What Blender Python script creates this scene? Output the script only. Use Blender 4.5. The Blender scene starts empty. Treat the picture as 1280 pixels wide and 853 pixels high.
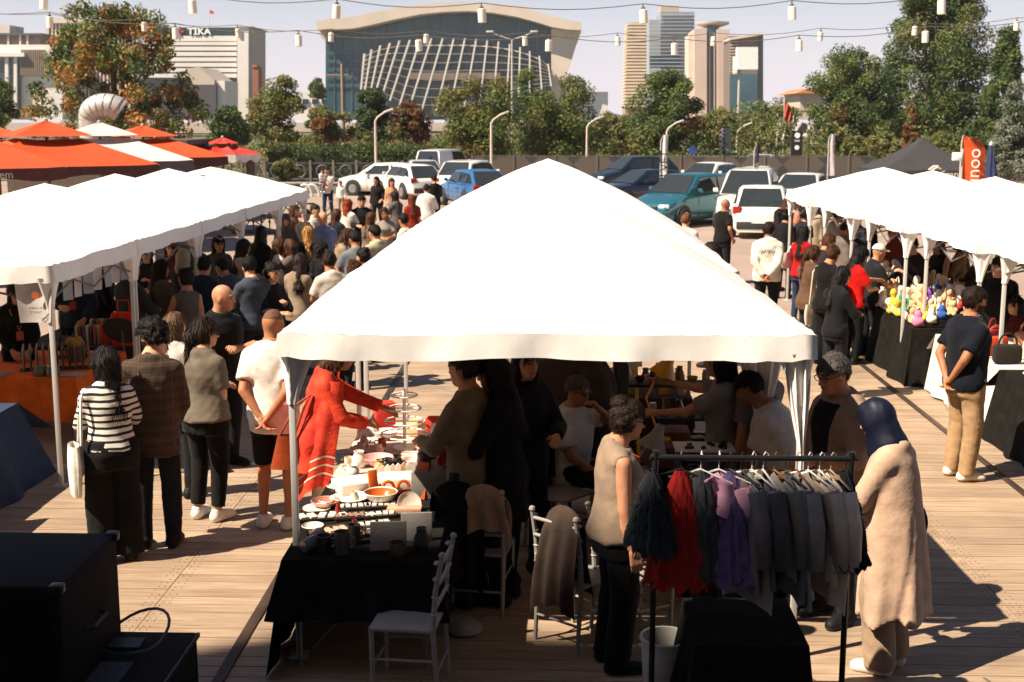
import bpy, bmesh, math, random
import numpy as np
from mathutils import Vector, Matrix
R_ = math.radians
random.seed(7)
rng = np.random.default_rng(7)
scene = bpy.context.scene
COL = scene.collection

# ------------------------------------------------------------------ camera, sky, sun, exposure
FPX, IW, IH = 1600.0, 1280.0, 853.0
CAMZ = 3.45
YAW = math.atan(48.0 / FPX)            # market axis vanishes right of the picture centre
PITCH = math.atan(278.0 / FPX)
cam_data = bpy.data.cameras.new('camera')
cam_data.sensor_width = 36.0
cam_data.lens = 36.0 * FPX / IW
cam_data.clip_end = 4000
cam_data.clip_start = 0.05
cam = bpy.data.objects.new('camera', cam_data)
COL.objects.link(cam)
cam.location = (0, 0, CAMZ)
cam.rotation_euler = (math.pi / 2 - PITCH, 0, YAW)
cam_data.dof.use_dof = True
cam_data.dof.focus_distance = 9.0
cam_data.dof.aperture_fstop = 4.8
scene.camera = cam

SHX, SHY = 0.74, 0.37                  # shadow shift per metre of height (to the right and away)
SUN_EL = math.atan(1.0 / math.hypot(SHX, SHY))
to_sun = Vector((-SHX, -SHY, 1.0)).normalized()
world = bpy.data.worlds.new('World')
scene.world = world
world.use_nodes = True
wn = world.node_tree.nodes
sky = wn.new('ShaderNodeTexSky')
sky.sky_type = 'NISHITA'
sky.sun_disc = False
sky.sun_elevation = SUN_EL
sky.sun_rotation = math.atan2(to_sun.x, to_sun.y)
sky.altitude = 900
sky.air_density = 1.0
sky.dust_density = 1.0
sky.ozone_density = 2.2
bg = wn['Background']
bg.inputs['Strength'].default_value = 0.05
# pale haze towards the horizon, the same all round
tcw = wn.new('ShaderNodeTexCoord'); spw = wn.new('ShaderNodeSeparateXYZ'); hzr = wn.new('ShaderNodeMapRange'); hzr.interpolation_type = 'SMOOTHSTEP'
hzr.inputs['From Min'].default_value = -.02; hzr.inputs['From Max'].default_value = .20; hzr.inputs['To Min'].default_value = .94; hzr.inputs['To Max'].default_value = .0
mxw = wn.new('ShaderNodeMix'); mxw.data_type = 'RGBA'; mxw.inputs['B'].default_value = (8.8, 8.1, 8.8, 1)
wl = world.node_tree.links.new
wl(tcw.outputs['Generated'], spw.inputs[0]); wl(spw.outputs['Z'], hzr.inputs['Value']); wl(hzr.outputs[0], mxw.inputs['Factor'])
wl(sky.outputs[0], mxw.inputs['A']); wl(mxw.outputs['Result'], bg.inputs['Color'])
sun_d = bpy.data.lights.new('sun', 'SUN')
sun_d.energy = 5.0
sun_d.angle = R_(0.5)
sun_d.color = (1.0, 0.86, 0.68)
sun_o = bpy.data.objects.new('sun', sun_d)
COL.objects.link(sun_o)
sun_o.location = (-30, -20, 60)
sun_o.rotation_euler = (-to_sun).to_track_quat('-Z', 'Y').to_euler()
scene.view_settings.view_transform = 'Standard'
scene.view_settings.look = 'None'
scene.view_settings.gamma = 1.0
scene.view_settings.use_curve_mapping = False
scene.view_settings.exposure = 1.10

# ------------------------------------------------------------------ placing helpers
_rt = Vector((math.cos(YAW), math.sin(YAW), 0))
_fw = Vector((-math.sin(YAW) * math.cos(PITCH), math.cos(YAW) * math.cos(PITCH), -math.sin(PITCH)))
_up = _rt.cross(_fw)
def _ray(px, py):
    return _rt * (px - IW / 2) / FPX - _up * (py - IH / 2) / FPX + _fw
def at_z(px, py, z=0.0):
    """ground position of something of height z"""
    d = _ray(px, py); t = (z - CAMZ) / d.z
    return Vector((d.x * t, d.y * t, z))
def at_y(px, py, Y):
    d = _ray(px, py); t = Y / d.y
    return Vector((d.x * t, Y, CAMZ + d.z * t))

# ------------------------------------------------------------------ materials
_M = {}
def hexc(h):
    h = h.lstrip('#')
    c = [int(h[i:i + 2], 16) / 255 for i in (0, 2, 4)]
    return tuple(x / 12.92 if x <= 0.04045 else ((x + 0.055) / 1.055) ** 2.4 for x in c)
def mat(name, col, rough=0.7, var=0.15, scale=6.0, bump=0.0, bscale=60.0, metal=0.0, coat=0.0,
        trans=0.0, alpha=1.0, stretch=(1, 1, 1), col2=None, emit=None, sheen=0.0, spec=0.5, detail=4, sub=0.0, objvar=0.0):
    if name in _M: return _M[name]
    if isinstance(col, str): col = hexc(col)
    m = bpy.data.materials.new(name); m.use_nodes = True
    nt = m.node_tree; N = nt.nodes; L = nt.links
    p = N['Principled BSDF']
    tc = N.new('ShaderNodeTexCoord'); mp = N.new('ShaderNodeMapping')
    mp.inputs['Scale'].default_value = stretch
    L.new(tc.outputs['Object'], mp.inputs['Vector'])
    nz = N.new('ShaderNodeTexNoise'); nz.inputs['Scale'].default_value = scale; nz.inputs['Detail'].default_value = detail
    L.new(mp.outputs[0], nz.inputs['Vector'])
    if col2 is None:
        lo = tuple(max(0, c * (1 - var)) for c in col); hi = tuple(min(1, c * (1 + var)) for c in col)
    else:
        lo = col; hi = hexc(col2) if isinstance(col2, str) else col2
    rp = N.new('ShaderNodeValToRGB')
    rp.color_ramp.elements[0].position = 0.32; rp.color_ramp.elements[1].position = 0.68
    rp.color_ramp.elements[0].color = (*lo, 1); rp.color_ramp.elements[1].color = (*hi, 1)
    L.new(nz.outputs['Fac'], rp.inputs[0])
    csock = rp.outputs[0]
    if objvar > 0:
        oi = N.new('ShaderNodeObjectInfo'); hs = N.new('ShaderNodeHueSaturation')
        mr = N.new('ShaderNodeMapRange'); mr.inputs['To Min'].default_value = 1 - objvar; mr.inputs['To Max'].default_value = 1 + objvar
        L.new(oi.outputs['Random'], mr.inputs['Value']); L.new(mr.outputs[0], hs.inputs['Value'])
        L.new(csock, hs.inputs['Color']); csock = hs.outputs[0]
    L.new(csock, p.inputs['Base Color'])
    p.inputs['Roughness'].default_value = rough
    p.inputs['Metallic'].default_value = metal
    p.inputs['Specular IOR Level'].default_value = spec
    if coat: p.inputs['Coat Weight'].default_value = coat; p.inputs['Coat Roughness'].default_value = 0.06
    if trans: p.inputs['Transmission Weight'].default_value = trans
    if alpha < 1: p.inputs['Alpha'].default_value = alpha
    if sheen: p.inputs['Sheen Weight'].default_value = sheen
    if sub: p.inputs['Subsurface Weight'].default_value = sub; p.inputs['Subsurface Scale'].default_value = 0.01
    if emit: p.inputs['Emission Color'].default_value = (*emit[0], 1); p.inputs['Emission Strength'].default_value = emit[1]
    if bump:
        b2 = N.new('ShaderNodeTexNoise'); b2.inputs['Scale'].default_value = bscale; b2.inputs['Detail'].default_value = 3
        L.new(mp.outputs[0], b2.inputs['Vector'])
        bp = N.new('ShaderNodeBump'); bp.inputs['Strength'].default_value = bump; bp.inputs['Distance'].default_value = 0.012
        L.new(b2.outputs['Fac'], bp.inputs['Height']); L.new(bp.outputs[0], p.inputs['Normal'])
    _M[name] = m
    return m
def cloth(col, name=None, rough=0.88, var=0.16, bump=0.28, sheen=0.04):
    key = name or ('cloth_' + (col if isinstance(col, str) else '_'.join('%.2f' % c for c in col)))
    return mat(key, col, rough, var, 9.0, bump, 26.0, sheen=sheen, spec=0.2)
def stripes(name, c1, c2, period, duty=0.5, axis='Z', rough=0.85):
    if name in _M: return _M[name]
    m = bpy.data.materials.new(name); m.use_nodes = True
    N = m.node_tree.nodes; L = m.node_tree.links; p = N['Principled BSDF']; p.inputs['Roughness'].default_value = rough
    tc = N.new('ShaderNodeTexCoord'); sp = N.new('ShaderNodeSeparateXYZ'); L.new(tc.outputs['Object'], sp.inputs[0])
    nz = N.new('ShaderNodeTexNoise'); nz.inputs['Scale'].default_value = 5; L.new(tc.outputs['Object'], nz.inputs['Vector'])
    a1 = N.new('ShaderNodeMath'); a1.operation = 'MULTIPLY_ADD'; a1.inputs[1].default_value = 0.03
    L.new(nz.outputs['Fac'], a1.inputs[0]); L.new(sp.outputs[axis], a1.inputs[2])
    a2 = N.new('ShaderNodeMath'); a2.operation = 'PINGPONG'; a2.inputs[1].default_value = period / 2; L.new(a1.outputs[0], a2.inputs[0])
    a3 = N.new('ShaderNodeMath'); a3.operation = 'GREATER_THAN'; a3.inputs[1].default_value = period / 2 * duty; L.new(a2.outputs[0], a3.inputs[0])
    mx = N.new('ShaderNodeMix'); mx.data_type = 'RGBA'; L.new(a3.outputs[0], mx.inputs['Factor'])
    mx.inputs['A'].default_value = (*hexc(c1), 1); mx.inputs['B'].default_value = (*hexc(c2), 1)
    L.new(mx.outputs['Result'], p.inputs['Base Color'])
    _M[name] = m
    return m
def plaid(name, base, c1, c2, period):
    if name in _M: return _M[name]
    m = bpy.data.materials.new(name); m.use_nodes = True
    N = m.node_tree.nodes; L = m.node_tree.links; p = N['Principled BSDF']; p.inputs['Roughness'].default_value = 0.9
    tc = N.new('ShaderNodeTexCoord'); sp = N.new('ShaderNodeSeparateXYZ'); L.new(tc.outputs['Object'], sp.inputs[0])
    cur = None; prev = (*hexc(base), 1)
    for ax, c, w in (('X', c1, 0.35), ('Z', c2, 0.35), ('X', c2, 0.12), ('Z', c1, 0.14)):
        a2 = N.new('ShaderNodeMath'); a2.operation = 'PINGPONG'; a2.inputs[1].default_value = period / 2; L.new(sp.outputs[ax], a2.inputs[0])
        a3 = N.new('ShaderNodeMath'); a3.operation = 'LESS_THAN'; a3.inputs[1].default_value = period / 2 * w; L.new(a2.outputs[0], a3.inputs[0])
        a4 = N.new('ShaderNodeMath'); a4.operation = 'MULTIPLY'; a4.inputs[1].default_value = 0.5; L.new(a3.outputs[0], a4.inputs[0])
        mx = N.new('ShaderNodeMix'); mx.data_type = 'RGBA'; L.new(a4.outputs[0], mx.inputs['Factor'])
        if cur is None: mx.inputs['A'].default_value = prev
        else: L.new(cur, mx.inputs['A'])
        mx.inputs['B'].default_value = (*hexc(c), 1); cur = mx.outputs['Result']
    L.new(cur, p.inputs['Base Color'])
    _M[name] = m
    return m

# ------------------------------------------------------------------ mesh helpers
def mesh_np(name, verts, faces, mats, midx=None, smooth=True, sharp=None):
    verts = np.asarray(verts, dtype=np.float32); faces = np.asarray(faces, dtype=np.int32)
    me = bpy.data.meshes.new(name)
    nf, k = faces.shape
    me.vertices.add(len(verts)); me.vertices.foreach_set('co', verts.ravel())
    me.loops.add(nf * k); me.loops.foreach_set('vertex_index', faces.ravel())
    me.polygons.add(nf); me.polygons.foreach_set('loop_start', np.arange(0, nf * k, k, dtype=np.int32))
    if midx is not None: me.polygons.foreach_set('material_index', np.asarray(midx, dtype=np.int32))
    me.polygons.foreach_set('use_smooth', np.full(nf, smooth))
    for m in (mats if isinstance(mats, (list, tuple)) else [mats]): me.materials.append(m)
    me.update(calc_edges=True)
    if smooth and sharp: me.set_sharp_from_angle(angle=R_(sharp))
    return me
def link(name, me, parent=None, loc=None, rot=None):
    o = bpy.data.objects.new(name, me); COL.objects.link(o)
    if parent is not None: o.parent = parent
    if loc is not None: o.location = loc
    if rot is not None: o.rotation_euler = rot
    return o
def tag(o, label=None, cat=None, group=None, kind=None):
    if label: o['label'] = label
    if cat: o['category'] = cat
    if group: o['group'] = group
    if kind: o['kind'] = kind
    return o
def thing(name, label, cat, loc=(0, 0, 0), rz=0.0, group=None):
    o = bpy.data.objects.new(name, None); COL.objects.link(o)
    o.empty_display_size = 0.1
    o.location = loc; o.rotation_euler = (0, 0, rz)
    return tag(o, label, cat, group)
class MB:
    def __init__(s): s.v = []; s.f = []; s.m = []
    def add(s, vs, fs, mi=0):
        b = len(s.v); s.v += [tuple(v) for v in vs]
        for f in fs: s.f.append(tuple(i + b for i in f)); s.m.append(mi)
        return s
    def box(s, c, d, mi=0, rot=None):
        x, y, z = d[0] / 2, d[1] / 2, d[2] / 2
        vs = [Vector((i * x, j * y, k * z)) for i in (-1, 1) for j in (-1, 1) for k in (-1, 1)]
        if rot is not None:
            M = rot if isinstance(rot, Matrix) else Matrix.Rotation(rot, 3, 'Z')
            vs = [M @ v for v in vs]
        vs = [v + Vector(c) for v in vs]
        return s.add(vs, [(0, 1, 3, 2), (4, 6, 7, 5), (0, 4, 5, 1), (2, 3, 7, 6), (0, 2, 6, 4), (1, 5, 7, 3)], mi)
    def bb(s, x0, x1, y0, y1, z0, z1, mi=0):
        return s.box(((x0 + x1) / 2, (y0 + y1) / 2, (z0 + z1) / 2), (x1 - x0, y1 - y0, z1 - z0), mi)
    def tube(s, pts, r, seg=8, mi=0, caps=True):
        pts = [Vector(p) for p in pts]; n = len(pts)
        rr = list(r) if isinstance(r, (list, tuple)) else [r] * n
        vs = []; prev = None
        for i, p in enumerate(pts):
            t = (pts[min(i + 1, n - 1)] - pts[max(i - 1, 0)])
            t = t.normalized() if t.length > 1e-9 else Vector((0, 0, 1))
            if prev is None:
                a = Vector((0, 0, 1)) if abs(t.z) < 0.9 else Vector((1, 0, 0)); u = t.cross(a).normalized()
            else:
                u = (prev - t * prev.dot(t)).normalized()
            prev = u; w = t.cross(u)
            for k in range(seg):
                an = 2 * math.pi * k / seg
                vs.append(p + (u * math.cos(an) + w * math.sin(an)) * rr[i])
        fs = [(i * seg + k, i * seg + (k + 1) % seg, (i + 1) * seg + (k + 1) % seg, (i + 1) * seg + k) for i in range(n - 1) for k in range(seg)]
        if caps: fs += [tuple(range(seg))[::-1], tuple((n - 1) * seg + k for k in range(seg))]
        return s.add(vs, fs, mi)
    def lathe(s, prof, seg=16, c=(0, 0, 0), mi=0, M=None, caps=(1, 1)):
        n = len(prof); vs = []
        for r, z in prof:
            for k in range(seg):
                an = 2 * math.pi * k / seg
                v = Vector((r * math.cos(an), r * math.sin(an), z))
                if M is not None: v = M @ v
                vs.append(v + Vector(c))
        fs = [(i * seg + k, i * seg + (k + 1) % seg, (i + 1) * seg + (k + 1) % seg, (i + 1) * seg + k) for i in range(n - 1) for k in range(seg)]
        if caps[0] and prof[0][0] > 1e-6: fs.append(tuple(range(seg))[::-1])
        if caps[1] and prof[-1][0] > 1e-6: fs.append(tuple((n - 1) * seg + k for k in range(seg)))
        return s.add(vs, fs, mi)
    def prism(s, poly, a, b, axis='Y', mi=0):
        """poly of 2-D points extruded from a to b along the axis"""
        def mk(p, t):
            return (p[0], t, p[1]) if axis == 'Y' else ((t, p[0], p[1]) if axis == 'X' else (p[0], p[1], t))
        n = len(poly); vs = [mk(p, a) for p in poly] + [mk(p, b) for p in poly]
        fs = [tuple(range(n)), tuple(range(2 * n - 1, n - 1, -1))] + [(i, n + i, n + (i + 1) % n, (i + 1) % n) for i in range(n)]
        return s.add(vs, fs, mi)
    def grid(s, fn, nu, nv, mi=0):
        vs = [fn(i / nu, j / nv) for i in range(nu + 1) for j in range(nv + 1)]
        return s.add(vs, [(i * (nv + 1) + j, (i + 1) * (nv + 1) + j, (i + 1) * (nv + 1) + j + 1, i * (nv + 1) + j + 1) for i in range(nu) for j in range(nv)], mi)
    def mesh(s, name, mats, sharp=35, bevel=0.0, fix=True):
        me = bpy.data.meshes.new(name)
        me.from_pydata(s.v, [], s.f)
        me.polygons.foreach_set('material_index', s.m)
        for m in (mats if isinstance(mats, (list, tuple)) else [mats]): me.materials.append(m)
        if bevel or fix:
            bm = bmesh.new(); bm.from_mesh(me)
            bmesh.ops.recalc_face_normals(bm, faces=bm.faces)
            if bevel:
                es = [e for e in bm.edges if len(e.link_faces) == 2 and e.calc_face_angle(0) > 0.6]
                bmesh.ops.bevel(bm, geom=es, offset=bevel, segments=2, affect='EDGES', profile=0.5, clamp_overlap=True)
            bm.to_mesh(me); bm.free()
        me.polygons.foreach_set('use_smooth', [True] * len(me.polygons))
        if sharp < 180: me.set_sharp_from_angle(angle=R_(sharp))
        me.update()
        return me
    def build(s, name, mats, parent=None, loc=None, rot=None, sharp=35, bevel=0.0):
        return link(name, s.mesh(name, mats, sharp, bevel), parent, loc, rot)
def copy_tree(o, parent=None):
    c = o.copy(); COL.objects.link(c); c.parent = parent
    for ch in list(o.children): copy_tree(ch, c)
    return c
def text_mesh(txt, size, extrude, m, name='lettering', bold=0.0):
    cu = bpy.data.curves.new(name, 'FONT'); cu.body = txt; cu.size = size; cu.extrude = extrude; cu.offset = bold
    cu.align_x = 'CENTER'; cu.align_y = 'CENTER'; cu.resolution_u = 3
    t = bpy.data.objects.new(name, cu); COL.objects.link(t)
    dg = bpy.context.evaluated_depsgraph_get(); dg.update()
    me = bpy.data.meshes.new_from_object(t.evaluated_get(dg))
    bpy.data.objects.remove(t); me.materials.clear(); me.materials.append(m)
    return me
def noise3(P, k, seed):
    """cheap smooth pseudo-noise, -1..1"""
    r = np.random.default_rng(seed); out = 0
    for i in range(5):
        d = r.normal(size=3); d /= np.linalg.norm(d); f = k * (0.7 + 0.9 * r.random())
        out = out + np.sin(P @ (d * f).astype(np.float32) + r.random() * 6.28)
    return out / 3.2
# ------------------------------------------------------------------ people: one continuous surface per body, clothes as children
def surfnet(F, org, h):
    S = F < 0
    nx, ny, nz = F.shape
    def sub(A, o): return A[o[0]:nx - 1 + o[0], o[1]:ny - 1 + o[1], o[2]:nz - 1 + o[2]]
    offs = [(i, j, k) for i in (0, 1) for j in (0, 1) for k in (0, 1)]
    cnt = sum(sub(S, o).astype(np.int8) for o in offs)
    idx = np.argwhere((cnt > 0) & (cnt < 8))
    if len(idx) == 0: return np.zeros((0, 3), np.float32), np.zeros((0, 4), np.int32)
    vals = {o: F[idx[:, 0] + o[0], idx[:, 1] + o[1], idx[:, 2] + o[2]] for o in offs}
    acc = np.zeros((len(idx), 3)); n = np.zeros(len(idx))
    for o in offs:
        for a in range(3):
            if o[a] == 0:
                o2 = list(o); o2[a] = 1; o2 = tuple(o2)
                f1, f2 = vals[o], vals[o2]; cr = (f1 < 0) != (f2 < 0)
                t = np.where(cr, f1 / np.where(cr, f1 - f2, 1), 0)
                pos = np.array(o, float)[None, :].repeat(len(idx), 0); pos[:, a] = t
                acc += pos * cr[:, None]; n += cr
    V = (idx + acc / n[:, None]) * h + np.asarray(org)
    m = np.full((nx - 1, ny - 1, nz - 1), -1, np.int32); m[idx[:, 0], idx[:, 1], idx[:, 2]] = np.arange(len(idx))
    Q = []
    for a in range(3):
        sl1 = [slice(None)] * 3; sl2 = [slice(None)] * 3
        sl1[a] = slice(0, -1); sl2[a] = slice(1, None)
        A, B = S[tuple(sl1)], S[tuple(sl2)]
        e = np.argwhere(A != B); b, c = (a + 1) % 3, (a + 2) % 3
        e = e[(e[:, b] > 0) & (e[:, c] > 0) & (e[:, b] < F.shape[b] - 1) & (e[:, c] < F.shape[c] - 1)]
        if not len(e): continue
        fl = S[e[:, 0], e[:, 1], e[:, 2]]
        def cell(db, dc):
            q = e.copy(); q[:, b] -= db; q[:, c] -= dc
            return m[q[:, 0], q[:, 1], q[:, 2]]
        q = np.stack([cell(1, 1), cell(0, 1), cell(0, 0), cell(1, 0)], 1)
        q[~fl] = q[~fl][:, ::-1]
        Q.append(q)
    Q = np.concatenate(Q); Q = Q[(Q >= 0).all(1)]
    return V.astype(np.float32), Q
def sdf_mesh(fn, lo, hi, h):
    lo = np.asarray(lo, float) - 1.5 * h; hi = np.asarray(hi, float) + 1.5 * h
    n = np.maximum(4, np.ceil((hi - lo) / h).astype(int) + 1)
    ax = [(lo[i] + np.arange(n[i]) * h).astype(np.float32) for i in range(3)]
    P = np.stack(np.meshgrid(*ax, indexing='ij'), -1).reshape(-1, 3)
    return surfnet(fn(P).reshape(n), lo, h)
def cone(P, a, b, ra, rb, flat=False):
    a = np.asarray(a, np.float32); b = np.asarray(b, np.float32); ba = b - a; L2 = float(ba @ ba) + 1e-9
    q = P - a; tr = (q @ ba) / L2; t = np.clip(tr, 0, 1)
    q = q - t[:, None] * ba
    d = np.sqrt((q * q).sum(1)) - (ra + (rb - ra) * t)
    if flat: d = np.maximum(d, (tr - 1) * math.sqrt(L2))
    return d
def ell(P, c, r):
    q = (P - np.asarray(c, np.float32)) / np.asarray(r, np.float32)
    l = np.sqrt((q * q).sum(1))
    return (l - 1) * min(r)
def smin(a, b, k):
    h = np.clip(0.5 + 0.5 * (b - a) / k, 0, 1)
    return b + (a - b) * h - k * h * (1 - h)
def ik(a, c, l1, l2, pole):
    a = np.asarray(a, float); c = np.asarray(c, float); d = c - a; L = np.linalg.norm(d)
    mx = (l1 + l2) * 0.995
    if L > mx: c = a + d / L * mx; d = c - a; L = mx
    u = d / L; x = (l1 * l1 - l2 * l2 + L * L) / (2 * L); y = math.sqrt(max(1e-6, l1 * l1 - x * x))
    p = np.asarray(pole, float); p = p - u * (p @ u); p /= (np.linalg.norm(p) + 1e-9)
    return a + u * x + p * y, c
TORSO_M = [(-.15, .150, .105, -.01), (-.04, .165, .118, -.012), (.10, .150, .108, .0), (.22, .155, .112, .008), (.36, .172, .118, .008), (.45, .150, .098, -.004), (.495, .100, .075, -.01), (.57, .058, .060, -.008)]
TORSO_F = [(-.15, .160, .115, -.015), (-.05, .176, .128, -.018), (.08, .148, .105, -.004), (.18, .128, .095, .0), (.33, .146, .122, .018), (.435, .130, .088, -.004), (.485, .085, .066, -.01), (.56, .050, .053, -.008)]
ARMS = {  # hand position relative to its shoulder: out, forward, up (metres for a 1.75 m person) and curl
    'hang': (.07, .05, -.53, .5), 'front': (-.06, .33, -.26, .7), 'cross': (-.26, .24, -.20, .8), 'behind': (-.15, -.17, -.45, .9),
    'hip': (.05, .06, -.36, .7), 'chin': (-.13, .20, .05, .9), 'reach': (.0, .50, -.16, .4), 'low': (-.05, .22, -.44, .6),
    'hold': (-.12, .27, -.14, .9), 'phone': (-.10, .28, -.06, .9), 'pocket': (.09, .06, -.44, .9), 'up': (.02, .42, .1, .4), 'lap': (-.06, .30, -.40, .5), 'belly': (-.17, .20, -.30, .8)}
_shoe_cache = {}
def shoe_mesh(up, sole):
    k = (up, sole)
    if k in _shoe_cache: return _shoe_cache[k]
    def fn(P):
        d = cone(P, (0, -.055, .04), (0, .13, .028), .046, .040)
        d = smin(d, cone(P, (0, -.04, .05), (0, -.035, .105), .045, .042, True), .03)
        d = smin(d, cone(P, (0, .02, .05), (0, .10, .04), .042, .036), .02)
        return np.maximum(d, -P[:, 2])
    V, F = sdf_mesh(fn, (-.07, -.13, -.01), (.07, .20, .13), .011)
    zc = V[F][:, :, 2].mean(1)
    mi = (zc < .022).astype(int)
    me = mesh_np('shoe', V, F, [cloth(up, 'shoe_' + up, rough=.6), mat('sole_' + sole, sole, .8)], mi)
    _shoe_cache[k] = me
    return me
def skin_mat(c):
    return mat('skin_' + c, c, .55, .10, 14, .08, 120, sub=.12, spec=.35)
def hair_mat(c):
    return mat('hair_' + c, c, .62, .45, 60, .6, 120, stretch=(1, 1, .2), spec=.25)
NPEOPLE = 0
def person(label, X, Y, face, h=1.72, girth=1.0, fem=False, skin='#b98363', top=('tee', '#222222'), bottom=('trousers', '#15151a'),
           hair=('short', '#1a1210'), shoes=('#e8e4de', '#f2f0ea'), L='hang', R='hang', lean=0, yaw=0, pitch=8, vox=.02, glasses=None,
           beard=False, stance=.11, step=0.0, seat=None, group=None, wide=0.0, z0=0.0, stubble=False, lanyard=None, front=None, cat='person'):
    global NPEOPLE
    NPEOPLE += 1; seed = 100 + NPEOPLE
    k = h / 1.75; g = girth
    root = thing('person', label, cat, (X, Y, z0), -R_(face), group)
    sk = skin_mat(skin); hc = hair[1]; hm = hair_mat(hc)
    la = R_(lean)
    U = np.array([0, math.sin(la), math.cos(la)]); Fw = np.array([0, math.cos(la), -math.sin(la)]); Rv = np.array([1., 0, 0])
    hip = np.array([0, -.10 * math.sin(la), (.95 if seat is None else 0) * k]) if seat is None else np.array([0, 0, seat + .10 * k])
    T = np.array(TORSO_F if fem else TORSO_M) * k
    T[:, 1] *= g; T[:, 2] *= g
    BT = np.stack([Rv, Fw, U], 1).astype(np.float32)
    def torso(P, infl=0., t0=-.15 * k, t1=.57 * k, TT=None):
        TT = T if TT is None else TT
        q = (P - hip.astype(np.float32)) @ BT
        w = np.interp(q[:, 2], TT[:, 0], TT[:, 1]) + infl; dp = np.interp(q[:, 2], TT[:, 0], TT[:, 2]) + infl; yo = np.interp(q[:, 2], TT[:, 0], TT[:, 3])
        d = (np.sqrt((q[:, 0] / w) ** 2 + ((q[:, 1] - yo) / dp) ** 2) - 1) * np.minimum(w, dp) * .92
        return np.maximum(np.maximum(d, q[:, 2] - t1), t0 - q[:, 2]).astype(np.float32)
    trap = [None]
    def tp(r, f, u): return hip + Rv * r * k + Fw * f * k + U * u * k
    sw = (.148 if fem else .172) * (0.7 + .3 * g)
    arms = []
    for side, sp in ((-1, L), (1, R)):
        a = ARMS[sp] if isinstance(sp, str) else sp
        sh = tp(side * sw, -.01, .425)
        hd = sh + (Rv * side * a[0] + Fw * a[1] + np.array([0, 0, 1.]) * a[2]) * k
        pole = (Rv * side * .7 - Fw * .55 - U * .5) if a[2] > -.5 else (-Fw + Rv * side * .2)
        if a[1] < -.1: pole = Rv * side * .9 - Fw * .6
        el, hd = ik(sh, hd, .285 * k, .255 * k, pole)
        arms.append((side, sh, el, hd, a[3]))
    legs = []
    for side in (-1, 1):
        hj = hip + Rv * side * .085 * k * g ** .5
        if seat is None:
            an = np.array([side * stance * k, side * step - .02, .085 * k]); pl = np.array([side * .15, 1., 0])
        else:
            hj = hip + Rv * side * .09 * k + np.array([0, .02, 0]); an = np.array([side * .12 * k, .40 * k + .05 * side, .085 * k]); pl = np.array([side * .2, .5, 1.])
        kn, an = ik(hj, an, .435 * k, .435 * k, pl)
        legs.append((side, hj, kn, an))
    neck = tp(0, -.008, .535)
    hy, hp = R_(yaw), R_(pitch) + la * .5
    hd_up = np.array([0, math.sin(hp), math.cos(hp)])
    hc_ = neck + np.array([0, .025 + .10 * math.sin(hp), .0]) * k + hd_up * .135 * k
    cy, sy = math.cos(hy), math.sin(hy)
    Hx = np.array([cy, -sy, 0.]); Hf0 = np.array([sy, cy, 0.])
    Hf = Hf0 * math.cos(hp) - np.array([0, 0, 1.]) * math.sin(hp); Hu = np.cross(Hx, Hf)
    HB = np.stack([Hx, Hf, Hu], 1).astype(np.float32)
    def hq(P): return (P - hc_.astype(np.float32)) @ HB / k
    gl = .82 + .18 * g
    def body(P):
        d = torso(P, -.004)
        for side, sh, el, hd, cu in arms:
            a = np.minimum(cone(P, sh, el, .050 * k * gl, .040 * k * gl), cone(P, el, hd, .039 * k * gl, .026 * k))
            d = smin(d, a, .035 * k)
        for side in (-1, 1): d = smin(d, cone(P, tp(0, -.03, .525), tp(side * sw * .85, -.022, .438), .046 * k * gl, .045 * k * gl), .03 * k)
        lg = None
        for side, hj, kn, an in legs:
            a = np.minimum(cone(P, hj, kn, .088 * k * g, .056 * k * gl), cone(P, kn, an, .054 * k * gl, .034 * k))
            a = smin(a, cone(P, kn + (an - kn) * .12 - np.array([0, .018, 0]) * k, kn + (an - kn) * .5, .045 * k * gl, .036 * k), .03)
            lg = a if lg is None else np.minimum(lg, a)
        d = smin(d, lg, .045 * k)
        return smin(d, cone(P, neck - U * .04 * k, hc_ - Hu * .06 * k, .060 * k * gl, .054 * k), .03)
    pts = np.array([p for a in arms for p in a[1:4]] + [p for l in legs for p in l[1:]] + [hip, neck])
    lo, hi = pts.min(0) - .16 * g, pts.max(0) + .16 * g
    V, F = sdf_mesh(body, lo, hi, vox * 1.15)
    MI = np.zeros(len(F), int)
    # head, finer
    def head(P):
        q = hq(P)
        d = ell(q, (0, -.015, .022), (.080, .098, .099))
        d = smin(d, ell(q, (0, .022, -.035), (.060, .072, .082)), .03)
        d = smin(d, ell(q, (0, .058, -.088), (.030, .028, .024)), .025)
        d = smin(d, cone(q, (0, .088, .020), (0, .108, -.020), .009, .013), .012)
        for s in (-1, 1):
            d = smin(d, ell(q, (s * .078, -.005, -.005), (.010, .020, .030)), .008)
            d = np.maximum(d, -ell(q, (s * .032, .108, .012), (.018, .020, .011)))
            d = smin(d, ell(q, (s * .032, .076, .010), (.013, .013, .013)), .004)
            d = smin(d, ell(q, (s * .030, .083, .032), (.024, .010, .007)), .012)
        d = smin(d, ell(q, (0, .088, -.055), (.022, .012, .010)), .010)
        d = smin(d, cone(q, (0, -.02, -.04), (0, -.035, -.17), .056 * gl, .060 * gl), .03)
        return d * k
    hv = min(vox * .55, .012)
    Vh, Fh = sdf_mesh(head, hc_ - .19 * k, hc_ + .16 * k, hv)
    C = hq(Vh[Fh].mean(1)); mh = np.zeros(len(Fh), int); x, y, z = np.abs(C[:, 0]), C[:, 1], C[:, 2]
    if beard: mh[(z < -.028) & (y > -.01) & (z > -.125) & ~((x < .02) & (np.abs(z + .055) < .012))] = 2
    if stubble or hair[0] == 'buzz': mh[(z > .045 - .5 * np.clip(y - .04, 0, 1)) & (y < .075) & (z > -.02 - y * .3)] = 2
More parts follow.
